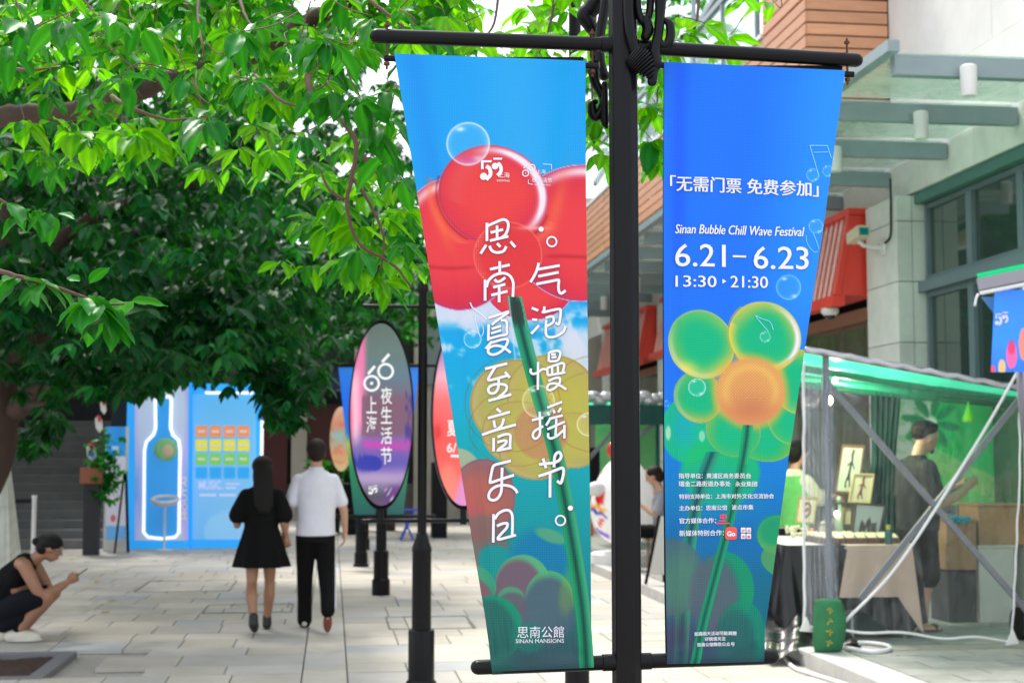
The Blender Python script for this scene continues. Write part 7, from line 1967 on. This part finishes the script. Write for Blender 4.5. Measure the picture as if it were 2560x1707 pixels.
# curtain, gathered dark green
mb = MB(); a, c = at_y(2178, 978, 12.7), at_y(2262, 1340, 12.7); n = 48
for i in range(17):
    t = i / 16; w = 1 - 0.25 * math.sin(math.pi * t) ** 2
    for j in range(n + 1):
        s = j / n; xm = (a.x + c.x) / 2; mb.v.append((xm + (s - 0.5) * (c.x - a.x) * w - 0.08 * t, 12.7 + 0.035 * math.sin(s * 34 + 2 * t), a.z + (c.z - a.z) * t))
for i in range(16):
    for j in range(n): k = i * (n + 1) + j; mb.f.append((k, k + n + 1, k + n + 2, k + 1))
mb.build('curtain', M_TARPD, stall, True)
# clear side sheet with folds at its left edge and a white welted border
M_FILM = clear_mat('clear_pvc_film', (0.97, 1.0, 0.985), 0.035, 0.10, (0.75, 0.82, 0.82), 0.045, 0.9)
TLs, TRs, BRs, BLs = at_y(2010, 905, YF), at_y(2552, 985, YF), at_y(2529, 1601, YF - 0.05), at_y(2013, 1569, YF - 0.05)
def filmb(s, t):
    f = 0.018 * math.sin(6 * s + 9 * t + 2 * math.sin(5 * t)) + 0.035 * math.exp(-(s / 0.12) ** 2) * math.sin(s * 150 + 2 * t) + 0.012 * math.sin(9 * s + 5 * t) + 0.006 * math.sin(31 * s - 17 * t + 2 * math.sin(9 * t)) + 0.005 * math.sin(47 * t + 21 * s)
    return np.array((0.0, f, 0.012 * math.sin(17 * s) * t))
fm = quad_sheet((TLs, TRs, BRs, BLs), 120, 70, filmb)
film = fm.build('clear_sheet', M_FILM, stall, True)
gf = quad_sheet((TLs, at_y(2078, 912, YF), at_y(2096, 1578, YF - .06), BLs), 70, 60, lambda s, t: np.array((0.0, -0.03 + 0.030 * math.sin(s * 40 + 2 * math.sin(3 * t)) + 0.010 * math.sin(90 * s + 7 * t), 0)))
gf.build('gathered_fold', clear_mat('folded_film', (0.96, 0.97, 1.0), 0.13, 0.10, (0.72, 0.76, 0.84), 0.09, 0.9), film, True)
mb = MB()
def border(sel): return [Vector(fm.v[k]) + Vector((0, -0.006, 0)) for k in sel]
mb.tube(border([i * 121 for i in range(71)]), 0.012, 6); mb.tube(border([70 * 121 + j for j in range(121)]), 0.010, 6); mb.tube(border([i * 121 + 120 for i in range(71)]), 0.009, 6)
mb.build('sheet_welt', M_WROPE, film, True)
for c, sgn in ((BLs, 1), (BRs, -1)):
    mb = MB(); mb.add([(c.x - 0.05 * sgn, YF - 0.075, c.z - 0.02), (c.x + 0.06 * sgn, YF - 0.075, c.z - 0.03), (c.x + 0.0 * sgn, YF - 0.08, c.z + 0.09), (c.x - 0.05 * sgn, YF - 0.062, c.z - 0.02), (c.x + 0.06 * sgn, YF - 0.062, c.z - 0.03), (c.x, YF - 0.066, c.z + 0.09)], [(0, 1, 2), (5, 4, 3), (0, 3, 4, 1), (1, 4, 5, 2), (2, 5, 3, 0)])
    mb.build('corner_patch', M_WPAINT, film)
# bulbs
M_BULB = mat('lit_bulb', (0.9, 0.85, 0.7), 0.3, emit=((1.0, 0.88, 0.62), 6.0))
for x, y, lab in ((2072, 1000, 'largest lit bulb hanging inside the stall left of the curtain'), (2090, 902, 'lit bulb under the left end of the green stall roof, the upper one'), (2088, 950, 'lit bulb under the green stall roof, just below another'), (2092, 1284, 'small warm lamp glowing among the picture frames')):
    p = at_y(x, y, 11.9); t = root('light_bulb', tuple(p), lab, 'bulb', 'lit bulbs in the stall')
    mb = MB(); mb.ball(p, 0.035 if y == 1000 else 0.022, 12, 8, (1, 1, 1.15)); mb.build('bulb', M_BULB, t, True)
    mb = MB(); mb.lathe((p.x, p.y, p.z + 0.03), [(0.014, 0), (0.014, 0.05), (0.003, 0.055), (0.003, 0.16)], 8); mb.build('socket', M_BLACKM, t)
    if y == 1000:
        ld = bpy.data.lights.new('bulb_light', 'POINT'); ld.energy = 40; ld.color = (1.0, 0.86, 0.6); ld.shadow_soft_size = 0.04; lo = bpy.data.objects.new('bulb_light', ld); lo.parent = t; lo.location = (0, -0.06, -0.02); COL.objects.link(lo)
# green sandbag weight
sb = root('sandbag', tuple(at_z(2075, 1632, PZ)), 'green weight bag with faded yellow writing at the stall corner', 'sandbag')
a, c = at_y(2040, 1500, 10.50), at_y(2116, 1634, 10.50); L = []
for i in range(13):
    t = i / 12; w = (c.x - a.x) / 2 * (0.80 + 0.25 * math.sin(math.pi * min(1, t * 1.05)) ** 0.5 + 0.1 * t); L.append((a.z + (PZ + 0.005 - a.z) * t, (a.x + c.x) / 2 + 0.01 * math.sin(4 * t), 10.56, w, 0.055 + 0.055 * math.sin(math.pi * t)))
mb = MB(); shapes(mb, [('l', L, 0.015)]); mb.build('bag', mat('green_woven_bag', (0.02, 0.16, 0.06), 0.8, vary=0.2, vscale=10, bump=0.5, bscale=80), sb, True)
F = Flat()
for i in range(4): F.stroke([(2068 + 4 * math.sin(i * 2), 1522 + 27 * i), (2082, 1526 + 27 * i)], 4); F.stroke([(2076, 1518 + 27 * i), (2072 + 3 * math.cos(i * 3), 1534 + 27 * i)], 3.5)
flat_at(F, 10.44, 'faded_marks', mat('yellow_print', (0.35, 0.32, 0.03), 0.7), sb)
# big table under black cloth
a = at_y(1936, 1356, 11.7); TX0, TX1, TY0, TY1, TZ = a.x, a.x + 1.12, 11.35, 12.75, 0.87
tb = root('stall_table', ((TX0 + TX1) / 2, 12.0, PZ), 'display table draped with shiny black sheet beside the blue banner', 'table')
mb = MB(); mb.box(TX0, TX1, TY0, TY1, TZ - 0.03, TZ, 0.004); mb.build('tabletop', mat('pale_tabletop', (0.50, 0.50, 0.46), 0.5), tb)
for i in (TX0 + 0.06, TX1 - 0.06):
    for j in (TY0 + 0.06, TY1 - 0.06): mb = MB(); mb.tube([(i, j, PZ), (i, j, TZ - 0.03)], 0.016, 8); mb.build('leg', M_PIPE, tb)
cl = MB(); per = []; n = 150
pts = [(TX1 + 0.01, TY0 - 0.015), (TX0 - 0.015, TY0 - 0.015), (TX0 - 0.015, TY1)]
for k in range(n + 1):
    s = k / n * (1.12 + 1.4)
    per.append(((TX1 - s, TY0 - 0.015, 0, -1) if s < 1.12 else (TX0 - 0.015, TY0 + (s - 1.12), -1, 0)))
rows = 16
for i in range(rows + 1):
    t = i / rows
    for k, (x, y, nx_, ny_) in enumerate(per):
        drop = 0.62 + 0.10 * math.sin(k * 0.13) + (0.12 if 50 < k < 80 else 0) - (0.22 if k > 95 else 0) * (0.5 + 0.5 * math.sin(k * 0.2))
        f = (0.045 * math.sin(k * 0.55 + 3 * math.sin(t * 2)) + 0.03 * math.sin(k * 0.21 + 2 * t)) * t ** 0.7 + 0.10 * t ** 1.5
        cl.v.append((x + nx_ * f, y + ny_ * f, TZ + 0.005 - drop * t))
for i in range(rows):
    for k in range(n): q = i * (n + 1) + k; cl.f.append((q, q + 1, q + n + 2, q + n + 1))
M_BPLAS = mat('shiny_black_sheet', (0.010, 0.010, 0.012), 0.32, vary=0.1, bump=0.5, bscale=9)
o = cl.build('black_cloth', M_BPLAS, None, True); tag(o, 'shiny black sheet draped in folds over the display table', 'cloth')
# crumpled end of the black sheet on the ground
mb = MB(); q = at_z(1990, 1600, 0.12); rs = np.random.default_rng(3)
nn = 26; V = []
for i in range(nn + 1):
    for j in range(nn + 1):
        s, t = i / nn, j / nn; h = 0.34 * (1 - t) ** 1.3 * math.sin(math.pi * min(1, 0.15 + s)) ** 0.6
        V.append((q.x - 0.30 + 0.75 * s - 0.10 * t, q.y + 0.35 - 0.9 * t, 0.02 + (PZ + 0.01) * (0.2 + 0.8 * s) + h * (1 + 0.35 * math.sin(13 * s + 4 * t)) + 0.02 * math.sin(21 * s + 9 * t) + 0.015 * math.sin(33 * t)))
mb.v = V; mb.f = [(i * (nn + 1) + j, (i + 1) * (nn + 1) + j, (i + 1) * (nn + 1) + j + 1, i * (nn + 1) + j + 1) for i in range(nn) for j in range(nn)]
o = mb.build('black_plastic_heap', M_BPLAS, None, True); tag(o, 'crumpled black plastic sheet heaped on the kerb behind the green bag', 'plastic sheet')

def picture(xy, Yp, fc, pc, lab, fig, lean=0.12, bw=5):
    """a framed picture leaning back; xy = four corners in the picture, clockwise from top left"""
    P4 = [at_y(x, y, Yp) for x, y in xy]
    zb = min(p.z for p in P4)
    P4 = [Vector((p.x, p.y + (p.z - zb) * lean, p.z)) for p in P4]
    cen = sum(P4, Vector()) / 4; t = root('framed_picture', tuple(cen), lab, 'picture frame', 'framed pictures on the stall table')
    back = Vector((0, 0.022, 0)); fr = mat('frame_' + fc[0], fc[1], 0.5, vary=0.1)
    inn = [cen + (p - cen) * (1 - bw * 0.02) for p in P4]
    for i in range(4):
        j = (i + 1) % 4; mb = MB(); vs = [P4[i], P4[j], inn[j], inn[i]]; vs = vs + [v + back for v in vs]
        mb.add(vs, [(3, 2, 1, 0), (4, 5, 6, 7), (0, 1, 5, 4), (1, 2, 6, 5), (2, 3, 7, 6), (3, 0, 4, 7)]); mb.build('frame', fr, t)
    mb = MB(); mb.add([p + back * 0.5 for p in inn] + [p + back for p in inn], [(3, 2, 1, 0), (4, 5, 6, 7)]); pg2 = mb.build('picture_sheet', mat('paper_' + pc[0], pc[1], 0.35), t)
    def uv(u, v): 
        a = inn[0].lerp(inn[1], u); c = inn[3].lerp(inn[2], u); return a.lerp(c, v) + back * 0.35
    mb = MB()
    for st, w in fig:
        v2, f2 = ribbon2d(cr(st, 4) if len(st) > 2 else st, w); k = len(mb.v); mb.v += [tuple(uv(float(a[0]), float(a[1]))) for a in v2]; mb.f += [tuple(i + k for i in q) for q in f2]
    if fig: mb.build('paper_figure', mat('cut_leather_' + pc[0], (0.06, 0.05, 0.04) if pc[0] != 'cream' else (0.20, 0.06, 0.04), 0.6), t, kind='stuff')
    return t
puppet = [([(0.5, 0.15), (0.55, 0.3), (0.5, 0.5), (0.48, 0.75)], 0.10), ([(0.35, 0.42), (0.55, 0.35), (0.72, 0.5)], 0.05), ([(0.5, 0.55), (0.38, 0.8), (0.42, 0.92)], 0.07), ([(0.5, 0.6), (0.6, 0.9)], 0.06), ([(0.5, 0.10), (0.6, 0.14)], 0.12)]
picture([(2112, 1110), (2168, 1112), (2146, 1236), (2088, 1232)], 12.3, ('brown', (0.16, 0.08, 0.04)), ('mint', (0.45, 0.55, 0.42)), 'tallest framed shadow puppet, brown frame, behind the smaller yellow frame', puppet)
picture([(2138, 1182), (2190, 1184), (2176, 1258), (2122, 1255)], 12.0, ('yellow', (0.50, 0.40, 0.16)), ('cream', (0.55, 0.52, 0.34)), 'yellow wooden framed shadow puppet in front of the tall one', puppet)
picture([(2143, 1256), (2220, 1262), (2196, 1356), (2130, 1345)], 11.75, ('dark', (0.05, 0.03, 0.03)), ('grey', (0.42, 0.45, 0.42)), 'large dark framed picture leaning at the right end of the table', [([(0.25, 0.9), (0.3, 0.55), (0.4, 0.75), (0.55, 0.45), (0.6, 0.8)], 0.12), ([(0.8, 0.9), (0.75, 0.5)], 0.2)])
picture([(2002, 1240), (2048, 1242), (2036, 1309), (1990, 1306)], 12.2, ('tan', (0.40, 0.26, 0.12)), ('cream', (0.55, 0.52, 0.34)), 'small tan framed round emblem at the left end of the table', [([(0.5 + 0.22 * math.cos(a), 0.5 + 0.28 * math.sin(a)) for a in np.linspace(0, 6.2, 12)], 0.12), ([(0.4, 0.55), (0.6, 0.45)], 0.15)])
picture([(2072, 1266), (2114, 1268), (2107, 1309), (2062, 1307)], 12.1, ('tan', (0.40, 0.26, 0.12)), ('grey', (0.42, 0.45, 0.42)), 'small low framed picture in front of the warm lamp', [([(0.3, 0.7), (0.5, 0.4), (0.7, 0.7)], 0.1)])
picture([(2116, 1268), (2132, 1268), (2128, 1312), (2110, 1312)], 12.05, ('brown', (0.16, 0.08, 0.04)), ('cream', (0.55, 0.52, 0.34)), 'narrow upright framed picture between the two grey ones', [])
for i, (x, y, cc2, lab) in enumerate(((2046, 1334, (0.10, 0.05, 0.04), 'small dark wooden box left of the row of card boxes'), (2058, 1300, (0.55, 0.50, 0.36), 'small cream figure stand between two framed pictures'), (2096, 1226, (0.42, 0.55, 0.40), 'pale green round jar under the tallest framed puppet'), (2030, 1322, (0.50, 0.16, 0.10), 'small red lidded box by the dried flowers'), (2200, 1352, (0.08, 0.08, 0.08), 'small black box at the right end of the table'))):
    q = at_y(x, y, 11.85 + 0.05 * i); t = root('trinket', (q.x, q.y, TZ), lab, 'trinket', 'trinkets on the stall table')
    zt = max(q.z, TZ + 0.08); mb = MB(); mb.lathe((q.x, q.y, TZ + 0.003), [(0.035, 0), (0.04, 0.02), (0.034, (zt - TZ) * 0.6), (0.02, (zt - TZ) * 0.72)], 12); mb.build('body', mat('trinket_%d' % i, cc2, 0.5), t, True, auto=40)
    mb = MB(); mb.ball((q.x, q.y, TZ + (zt - TZ) * 0.82), 0.026, 10, 6); mb.build('lid', MATS['trinket_%d' % i], t, True)
for i in range(7):
    x = TX0 + 0.38 + i * 0.095
    t = root('box_of_cards', (x, 11.65, TZ), ['first', 'second', 'third', 'fourth', 'fifth', 'sixth', 'seventh'][i] + ' brown card box from the left in the row on the stall table', 'card box', 'row of brown card boxes on the stall table')
    mb = MB(); mb.box(x - 0.042, x + 0.042, 11.42, 11.95, TZ + 0.002, TZ + 0.055, 0.003); mb.build('box', mat('red_brown_card', (0.12, 0.05, 0.04), 0.6, objrand=0.15), t)
    for j in range(5):
        mb = MB(); y0 = 11.44 + j * 0.1; mb.add([(x - 0.036, y0, TZ + 0.056), (x + 0.036, y0, TZ + 0.056), (x + 0.036, y0 + 0.09, TZ + 0.085), (x - 0.036, y0 + 0.09, TZ + 0.085), (x - 0.036, y0 + 0.09, TZ + 0.056), (x + 0.036, y0 + 0.09, TZ + 0.056)], [(0, 1, 2, 3), (3, 2, 5, 4), (0, 3, 4), (1, 5, 2)]); mb.build('card', mat('cream_card', (0.60, 0.56, 0.38), 0.5, objrand=0.2), t)
t = root('dried_flowers', tuple(at_y(1990, 1322, 11.9)), 'bunch of small white dried flowers lying at the left of the table', 'flowers'); mb = MB()
for _ in range(40): p = at_y(rng.uniform(1965, 2020), rng.uniform(1316, 1340), 11.9 + rng.uniform(-.1, .1)); mb.ball((p.x, p.y, max(p.z, TZ + 0.02)), 0.016, 6, 4)
mb.build('blossoms', mat('ivory_petals', (0.65, 0.62, 0.45), 0.7), t, True, kind='stuff')
# small work table under a beige cloth
YT = 11.25; a, c = at_y(2120, 1364, YT), at_y(2275, 1364, YT)
t = root('work_table', ((a.x + c.x) / 2, YT + 0.25, PZ), 'small work table under a pinkish beige cloth behind the crossed bars', 'table')
mb = MB(); mb.box(a.x, c.x, YT, YT + 0.5, a.z - 0.03, a.z - 0.005); mb.build('tabletop', M_WPAINT, t)
for i in (a.x + 0.04, c.x - 0.04):
    for j in (YT + 0.05, YT + 0.45): mb = MB(); mb.tube([(i, j, PZ), (i, j, a.z - 0.03)], 0.014, 8); mb.build('leg', mat('galvanised_leg', (0.35, 0.36, 0.36), 0.4), t)
zb = at_y(2200, 1490, YT).z
cs = quad_sheet(((a.x - 0.01, YT - 0.02, a.z + 0.004), (c.x + 0.01, YT - 0.02, a.z + 0.004), (c.x + 0.07, YT - 0.05, zb), (a.x - 0.10, YT - 0.05, zb)), 40, 14, lambda s, t2: np.array((0, -0.02 * t2 * math.sin(s * 14), -0.30 * t2 * max(0, s - 0.72) / 0.28)))
k = len(cs.v); cs.add([(a.x - 0.01, YT - 0.02, a.z + 0.004), (c.x + 0.01, YT - 0.02, a.z + 0.004), (c.x + 0.01, YT + 0.5, a.z + 0.004), (a.x - 0.01, YT + 0.5, a.z + 0.004)], [(0, 1, 2, 3)])
o = cs.build('beige_cloth', mat('pinkish_beige_cloth', (0.50, 0.36, 0.29), 0.85, vary=0.06), None, True, auto=50); tag(o, 'pinkish beige cloth hanging off the small work table, one corner lower', 'cloth')
# boxes and equipment behind the sheet
def crate(x0, x1, y0, y1, Yp, depth, m, name, lab, cat):
    a, c = at_y(x0, y0, Yp), at_y(x1, y1, Yp); t = root(name, ((a.x + c.x) / 2, Yp + depth / 2, c.z), lab, cat)
    mb = MB(); mb.box(a.x, c.x, Yp, Yp + depth, c.z, a.z - 0.012, 0.006); mb.build('body', m, t)
    mb = MB(); mb.box(a.x - 0.008, c.x + 0.008, Yp - 0.008, Yp + depth, a.z - 0.012, a.z + 0.012, 0.004); mb.build('lid', m, t); return t
M_CARD = mat('cardboard', (0.36, 0.21, 0.10), 0.8, vary=0.12)
zc = at_z(2450, 1530, PZ)
crate(2366, 2442, 1300, 1424, 12.2, 0.4, M_CARD, 'cardboard_box', 'tall cardboard box beside the person in black, inside the stall', 'cardboard box')
crate(2446, 2560, 1262, 1362, 12.2, 0.4, M_CARD, 'cardboard_box', 'wide brown cardboard box standing on the white bin inside the stall', 'cardboard box')
crate(2446, 2540, 1366, 1556, 12.2, 0.42, mat('white_plastic', (0.58, 0.57, 0.52), 0.4), 'storage_bin', 'white plastic storage bin under the wide cardboard box', 'bin')
crate(2370, 2440, 1430, 1568, 12.25, 0.38, mat('dark_crate', (0.03, 0.035, 0.035), 0.5), 'plastic_crate', 'dark plastic crate under the tall cardboard box', 'crate')
crate(2140, 2215, 1505, 1580, 11.6, 0.4, mat('grey_teal_box', (0.06, 0.12, 0.12), 0.4), 'plastic_crate', 'grey teal plastic crate on the ground under the work table', 'crate')
q = at_y(2400, 1302, 12.15); t = root('cloth_bundle', tuple(q), 'bright blue cloth bundle lying on the tall cardboard box', 'cloth'); mb = MB()
for i in range(6): mb.ball((q.x + 0.03 * i - 0.08, q.y, q.z + 0.02 * (i % 2)), 0.035, 8, 6, (1.3, 1, 0.7))
mb.build('cloth', mat('turquoise_cloth', (0.0, 0.30, 0.42), 0.8), t, True)
t = root('bottle', tuple(at_y(2222, 1362, 11.35)), 'dark green bottle with yellow cap on the work table', 'bottle'); p = at_y(2222, 1362, 11.35)
mb = MB(); mb.lathe(p, [(0.03, 0.0), (0.032, 0.02), (0.032, 0.10), (0.018, 0.125), (0.016, 0.13)], 12); mb.build('body', mat('green_bottle', (0.01, 0.10, 0.09), 0.2), t, True); mb = MB(); mb.lathe((p.x, p.y, p.z + 0.13), [(0.018, 0), (0.018, 0.035)], 12); mb.build('cap', mat('yellow_cap', (0.55, 0.50, 0.02), 0.4), t)
t = root('hand_cart', tuple(at_z(2556, 1600, PZ)), 'black wheel and frame of a hand cart at the right edge', 'cart'); p = at_z(2552, 1598, PZ)
mb = MB(); mb.lathe((p.x, p.y, PZ + 0.13), [(0.13, -0.03), (0.13, 0.03)], 20, axis='x'); mb.build('wheel', M_BLACKM, t); mb = MB(); mb.beam((p.x + 0.1, p.y, PZ + 0.14), (p.x + 0.12, p.y + 0.1, 1.0), 0.03, 0.03); mb.build('frame', M_BLACKM, t)
q = at_y(2421, 1022, 12.6); t = root('hanging_ornament', tuple(q), 'small lime green ornament hanging in the stall above the person in black', 'ornament')
mb = MB(); mb.lathe((q.x, q.y, q.z - 0.12), [(0.055, 0), (0.06, 0.03), (0.03, 0.10), (0.012, 0.15), (0.004, 0.22)], 8); mb.build('bell', mat('lime_plastic', (0.18, 0.70, 0.02), 0.4), t, True)
# cables on the ground
for pts, lab in (([(2020, 1584, .14), (1975, 1604, .12), (1962, 1636, .02), (1985, 1668, .015), (2050, 1690, .015), (2130, 1715, .015)], 'thick white cable running off the terrace to the bottom edge'), ([(2085, 1618, .14), (2150, 1606, .14), (2215, 1612, .14), (2222, 1622, .14), (2180, 1628, .14), (2110, 1618, .14)], 'white cable loop lying on the terrace beside the green bag')):
    c = cr([tuple(at_z(x, y, z)) for x, y, z in pts], 8); mb = MB(); mb.tube(c, 0.016, 8); o = mb.build('cable', M_WROPE, None, True); tag(o, lab, 'cable')

# ---- nearer stall end at the right edge with its little banner
YN = 8.4
ns = root('stall_beam', tuple(at_y(2500, 715, YN)), 'grey stall beam with green top edge cutting in at the right edge', 'beam')
a, c = at_y(2447, 712, YN), at_y(2640, 672, YN - 0.3)
mb = MB(); mb.beam(a, c, 0.06, 0.075); mb.build('beam', mat('mauve_grey_cover', (0.28, 0.27, 0.32), 0.6), ns)
mb = MB(); mb.beam(a + Vector((0, 0, 0.052)), c + Vector((0, 0, 0.052)), 0.06, 0.028); mb.build('green_edge', M_TARP, ns)
mb = MB(); mb.beam(a + Vector((0, -0.02, -0.055)), c + Vector((0, -0.02, -0.058)), 0.05, 0.018); mb.build('white_strip', M_WPAINT, ns)
mb = MB(); mb.tube(cr([at_y(2446, 735, YN - .04), at_y(2441, 745, YN - .04), at_y(2437, 765, YN - .04)], 4), 0.008, 6); mb.tube(cr([at_y(2482, 722, YN - .05), at_y(2492, 700, YN - .05), at_y(2500, 722, YN - .05), at_y(2488, 732, YN - .05)], 4), 0.008, 6); mb.build('tie', M_WROPE, ns, True)
mb = MB(); mb.tube([at_y(2548, 925, YN), at_y(2552, 990, YN), at_y(2560, 1080, YN)], 0.02, 10); mb.tube([at_y(2565, 700, YN + 0.1), at_y(2572, 1710, YN + 0.1)], 0.022, 10); mb.build('post', M_PIPE, ns, True)
mb = MB(); mb.add([at_y(2452, 742, YN + .02), at_y(2490, 742, YN + .02), at_y(2488, 788, YN + .02)], [(2, 1, 0)]); mb.build('tarp_corner', mat('pale_blue_tarp', (0.12, 0.28, 0.42), 0.5), ns)
def paint_tulip(P):
    P.vgrad([(720, (30, 130, 250)), (860, (30, 135, 250)), (930, (25, 110, 235))])
    P.disc(2529, 888, 13, 34, (240, 90, 160), 1, 0.05); P.disc(2529, 868, 9, 18, (225, 30, 90), 0.8, 0.3); P.disc(2505, 918, 9, 20, (230, 180, 110), 1, 0.06); P.disc(2482, 924, 6, 11, (225, 70, 90), 1, 0.06)
    P.over((20, 110, 90), 1.0 * (np.abs(P.X - 2531) < 2) * (P.Y > 918)); P.disc(2558, 860, 10, 40, (240, 130, 110), 1, 0.05)
X, Y = rect_grid(2487, 2566, 724, 930, 50, 120, 2477, 2566); o = print_grid('banner', X, Y, YN - 0.06, paint_tulip, None, M_SIGN); tag(o, 'small blue banner with pink tulip hanging from the beam at the right edge', 'banner')
F = Flat(); px55(F, 2489, 780, 0.62); v = [at_y(a, c, YN - 0.068) for a, c in F.v]; mb = MB(); mb.v = [tuple(q) for q in v]; mb.f = F.f; l = mb.build('logo', M_WHITE, o)

# ---- things seen in the gaps beside the black post
YE = 19.6
q = at_y(1560, 1355, YE); eg = root('balloon_statue', (q.x, YE, PZ), 'white egg shaped figure with red, yellow and blue stripes behind the black post', 'statue')
nth, nph = 60, 40; th = np.linspace(0, 2 * math.pi, nth)[None, :]; ph = np.linspace(0.02, math.pi - 0.02, nph)[:, None]
cz = at_y(1560, 1250, YE).z; rx = abs(at_y(1640, 1250, YE).x - q.x); rz = abs(at_y(1560, 1362, YE).z - cz)
rr = np.sin(ph) * (1 - 0.20 * np.cos(ph)); Ex = q.x + rx * rr * np.cos(th); Ey = YE + rx * rr * np.sin(th) * 0.95; Ez = cz + rz * np.cos(ph) + 0 * th
V = np.stack([Ex, Ey, Ez], -1).reshape(-1, 3)
Q = (V - np.array([0, 0, CAM_H])) @ RM; PX = (1280 - Q[:, 0] / Q[:, 2] * F_PX).reshape(nph, nth); PY = (853.5 + Q[:, 1] / Q[:, 2] * F_PX).reshape(nph, nth)
P = Paint(PX, PY); P.vgrad([(0, (232, 230, 228)), (3000, (232, 230, 228))]); fr = (Ey < YE)
P.over((205, 40, 30), 1.0 * fr * (np.abs(PX - 1500) < 11) * (PY > 1215) * (PY < 1264)); P.over((240, 170, 40), 1.0 * fr * (np.abs(PY - 1268 - (PX - 1495) * 0.35) < 6) * (PX < 1515)); P.over((70, 50, 170), 1.0 * fr * (np.abs(PY - 1281 - (PX - 1495) * 0.45) < 5) * (PX < 1515))
P.over((220, 50, 50), 1.0 * fr * (np.abs(PX - 1502) < 8) * (np.abs(PY - 1308) < 9) * (P.noise(12, 5) > 0)); P.over((110, 70, 190), 0.9 * fr * (np.abs(PY - 1332 - (PX - 1505) * 0.6) < 6) * (PX < 1525)); P.over((225, 80, 60), 0.8 * fr * (np.abs(PX - 1502) < 5) * (np.abs(PY - 1178) < 9))
idx = np.arange(nth * nph).reshape(nph, nth)
np_mesh('body', V, np.stack([idx[:-1, :-1], idx[1:, :-1], idx[1:, 1:], idx[:-1, 1:]], -1).reshape(-1, 4), M_SIGN, eg, tolin(P.C).reshape(-1, 3), True, attr='print')
mb = MB(); mb.ball(at_y(1492, 1222, YE - 0.2), 0.13, 14, 10, (1.1, 0.8, 0.8)); mb.build('arm', M_WPAINT, eg, True)
mb = MB(); mb.ball(at_y(1532, 1125, YE), 0.09, 12, 8, (1, 0.8, 1.3)); mb.build('red_comb', mat('red_gloss', (0.65, 0.05, 0.03), 0.3), eg, True)
mb = MB(); mb.lathe((q.x, YE, PZ), [(0.47, 0.002), (0.47, 0.13), (0.44, 0.15), (0.18, 0.155), (0.15, 0.30)], 32); mb.build('base', M_WPAINT, eg, True, auto=40)
ab = root('sign_board', tuple(at_z(1630, 1462, PZ)), 'black framed pavement sign board leaning by the kerb, left of the blue banner', 'sign board')
p0 = at_z(1613, 1462, PZ); Ya = p0.y
for a, c, yy in (((1648, 1288), (1614, 1462), 0), ((1712, 1288), (1682, 1466), 0), ((1655, 1300), (1660, 1440), 0.35)):
    m1 = at_y(a[0], a[1], Ya + yy * 0.4); m2 = at_y(c[0], c[1], Ya + yy); m2.z = PZ + 0.01
    mb = MB(); mb.beam(m1, m2, 0.03, 0.03); mb.build('leg', M_BLACK, ab)
F = Flat(); F.poly([(1651, 1290), (1708, 1290), (1688, 1436), (1622, 1436)][::-1]); flat_at(F, Ya - 0.01, 'board', mat('pale_board', (0.60, 0.56, 0.54), 0.6), ab)
s2 = root('market_stall', tuple(at_z(1560, 1330, PZ)), 'farther green market stall seen behind the white egg figure', 'market stall')
a, c = at_y(1440, 1020, 23.5), at_y(1652, 1062, 23.5)
quad_sheet(((a.x, 22.5, a.z + 0.1), (c.x, 22.5, a.z), (c.x, 25, a.z - 0.15), (a.x, 25, a.z)), 16, 10, lambda s, t: np.array((0, 0, 0.05 * math.sin(9 * s) * math.sin(7 * t)))).build('roof', M_TARP, s2, True)
mb = MB(); mb.box(a.x, c.x, 22.46, 22.49, c.z - 0.02, a.z + 0.02); mb.build('valance', M_TARPD, s2)
mb = MB()
for i in range(14): mb.ball((a.x + (c.x - a.x) * (i + .3) / 14, 22.6, a.z + 0.13 + 0.05 * math.sin(i * 2.3)), 0.11, 10, 7, (1.2, 1, 0.75))
mb.build('rolled_sheet', clear_mat('rolled_film', (0.95, 0.95, 0.97), 0.8, 0.2, (0.62, 0.64, 0.68), 0.2), s2, True)
F = Flat(); F.poly([(1488, 1062), (1640, 1062), (1640, 1240), (1488, 1240)][::-1]); flat_at(F, 24.6, 'back_wall', mat('pale_green_sheet', (0.22, 0.52, 0.22), 0.7, vary=0.25, vscale=1.5), s2)
mb = MB(); mb.beam(at_y(1470, 1150, 22.6), at_y(1530, 1080, 22.6), 0.05, 0.06); mb.build('brace', M_PIPE, s2)
mb = MB(); mb.beam(at_y(1604, 1085, 22.6), at_y(1640, 1055, 22.6), 0.05, 0.06); mb.build('brace', M_PIPE, s2)
for px in (1470, 1644): p = at_y(px, 1100, 22.55); mb = MB(); mb.box(p.x - 0.03, p.x + 0.03, 22.52, 22.58, PZ, a.z); mb.build('post', M_TARPD, s2)
crate(1455, 1484, 1232, 1340, 21.8, 0.5, mat('orange_box', (0.45, 0.12, 0.03), 0.6), 'storage_bin', 'orange storage box left of the white egg figure', 'bin')
crate(1472, 1500, 1120, 1228, 23.4, 0.3, M_BLACKM, 'bag', 'black bag standing behind the white egg figure under the far stall', 'bag')
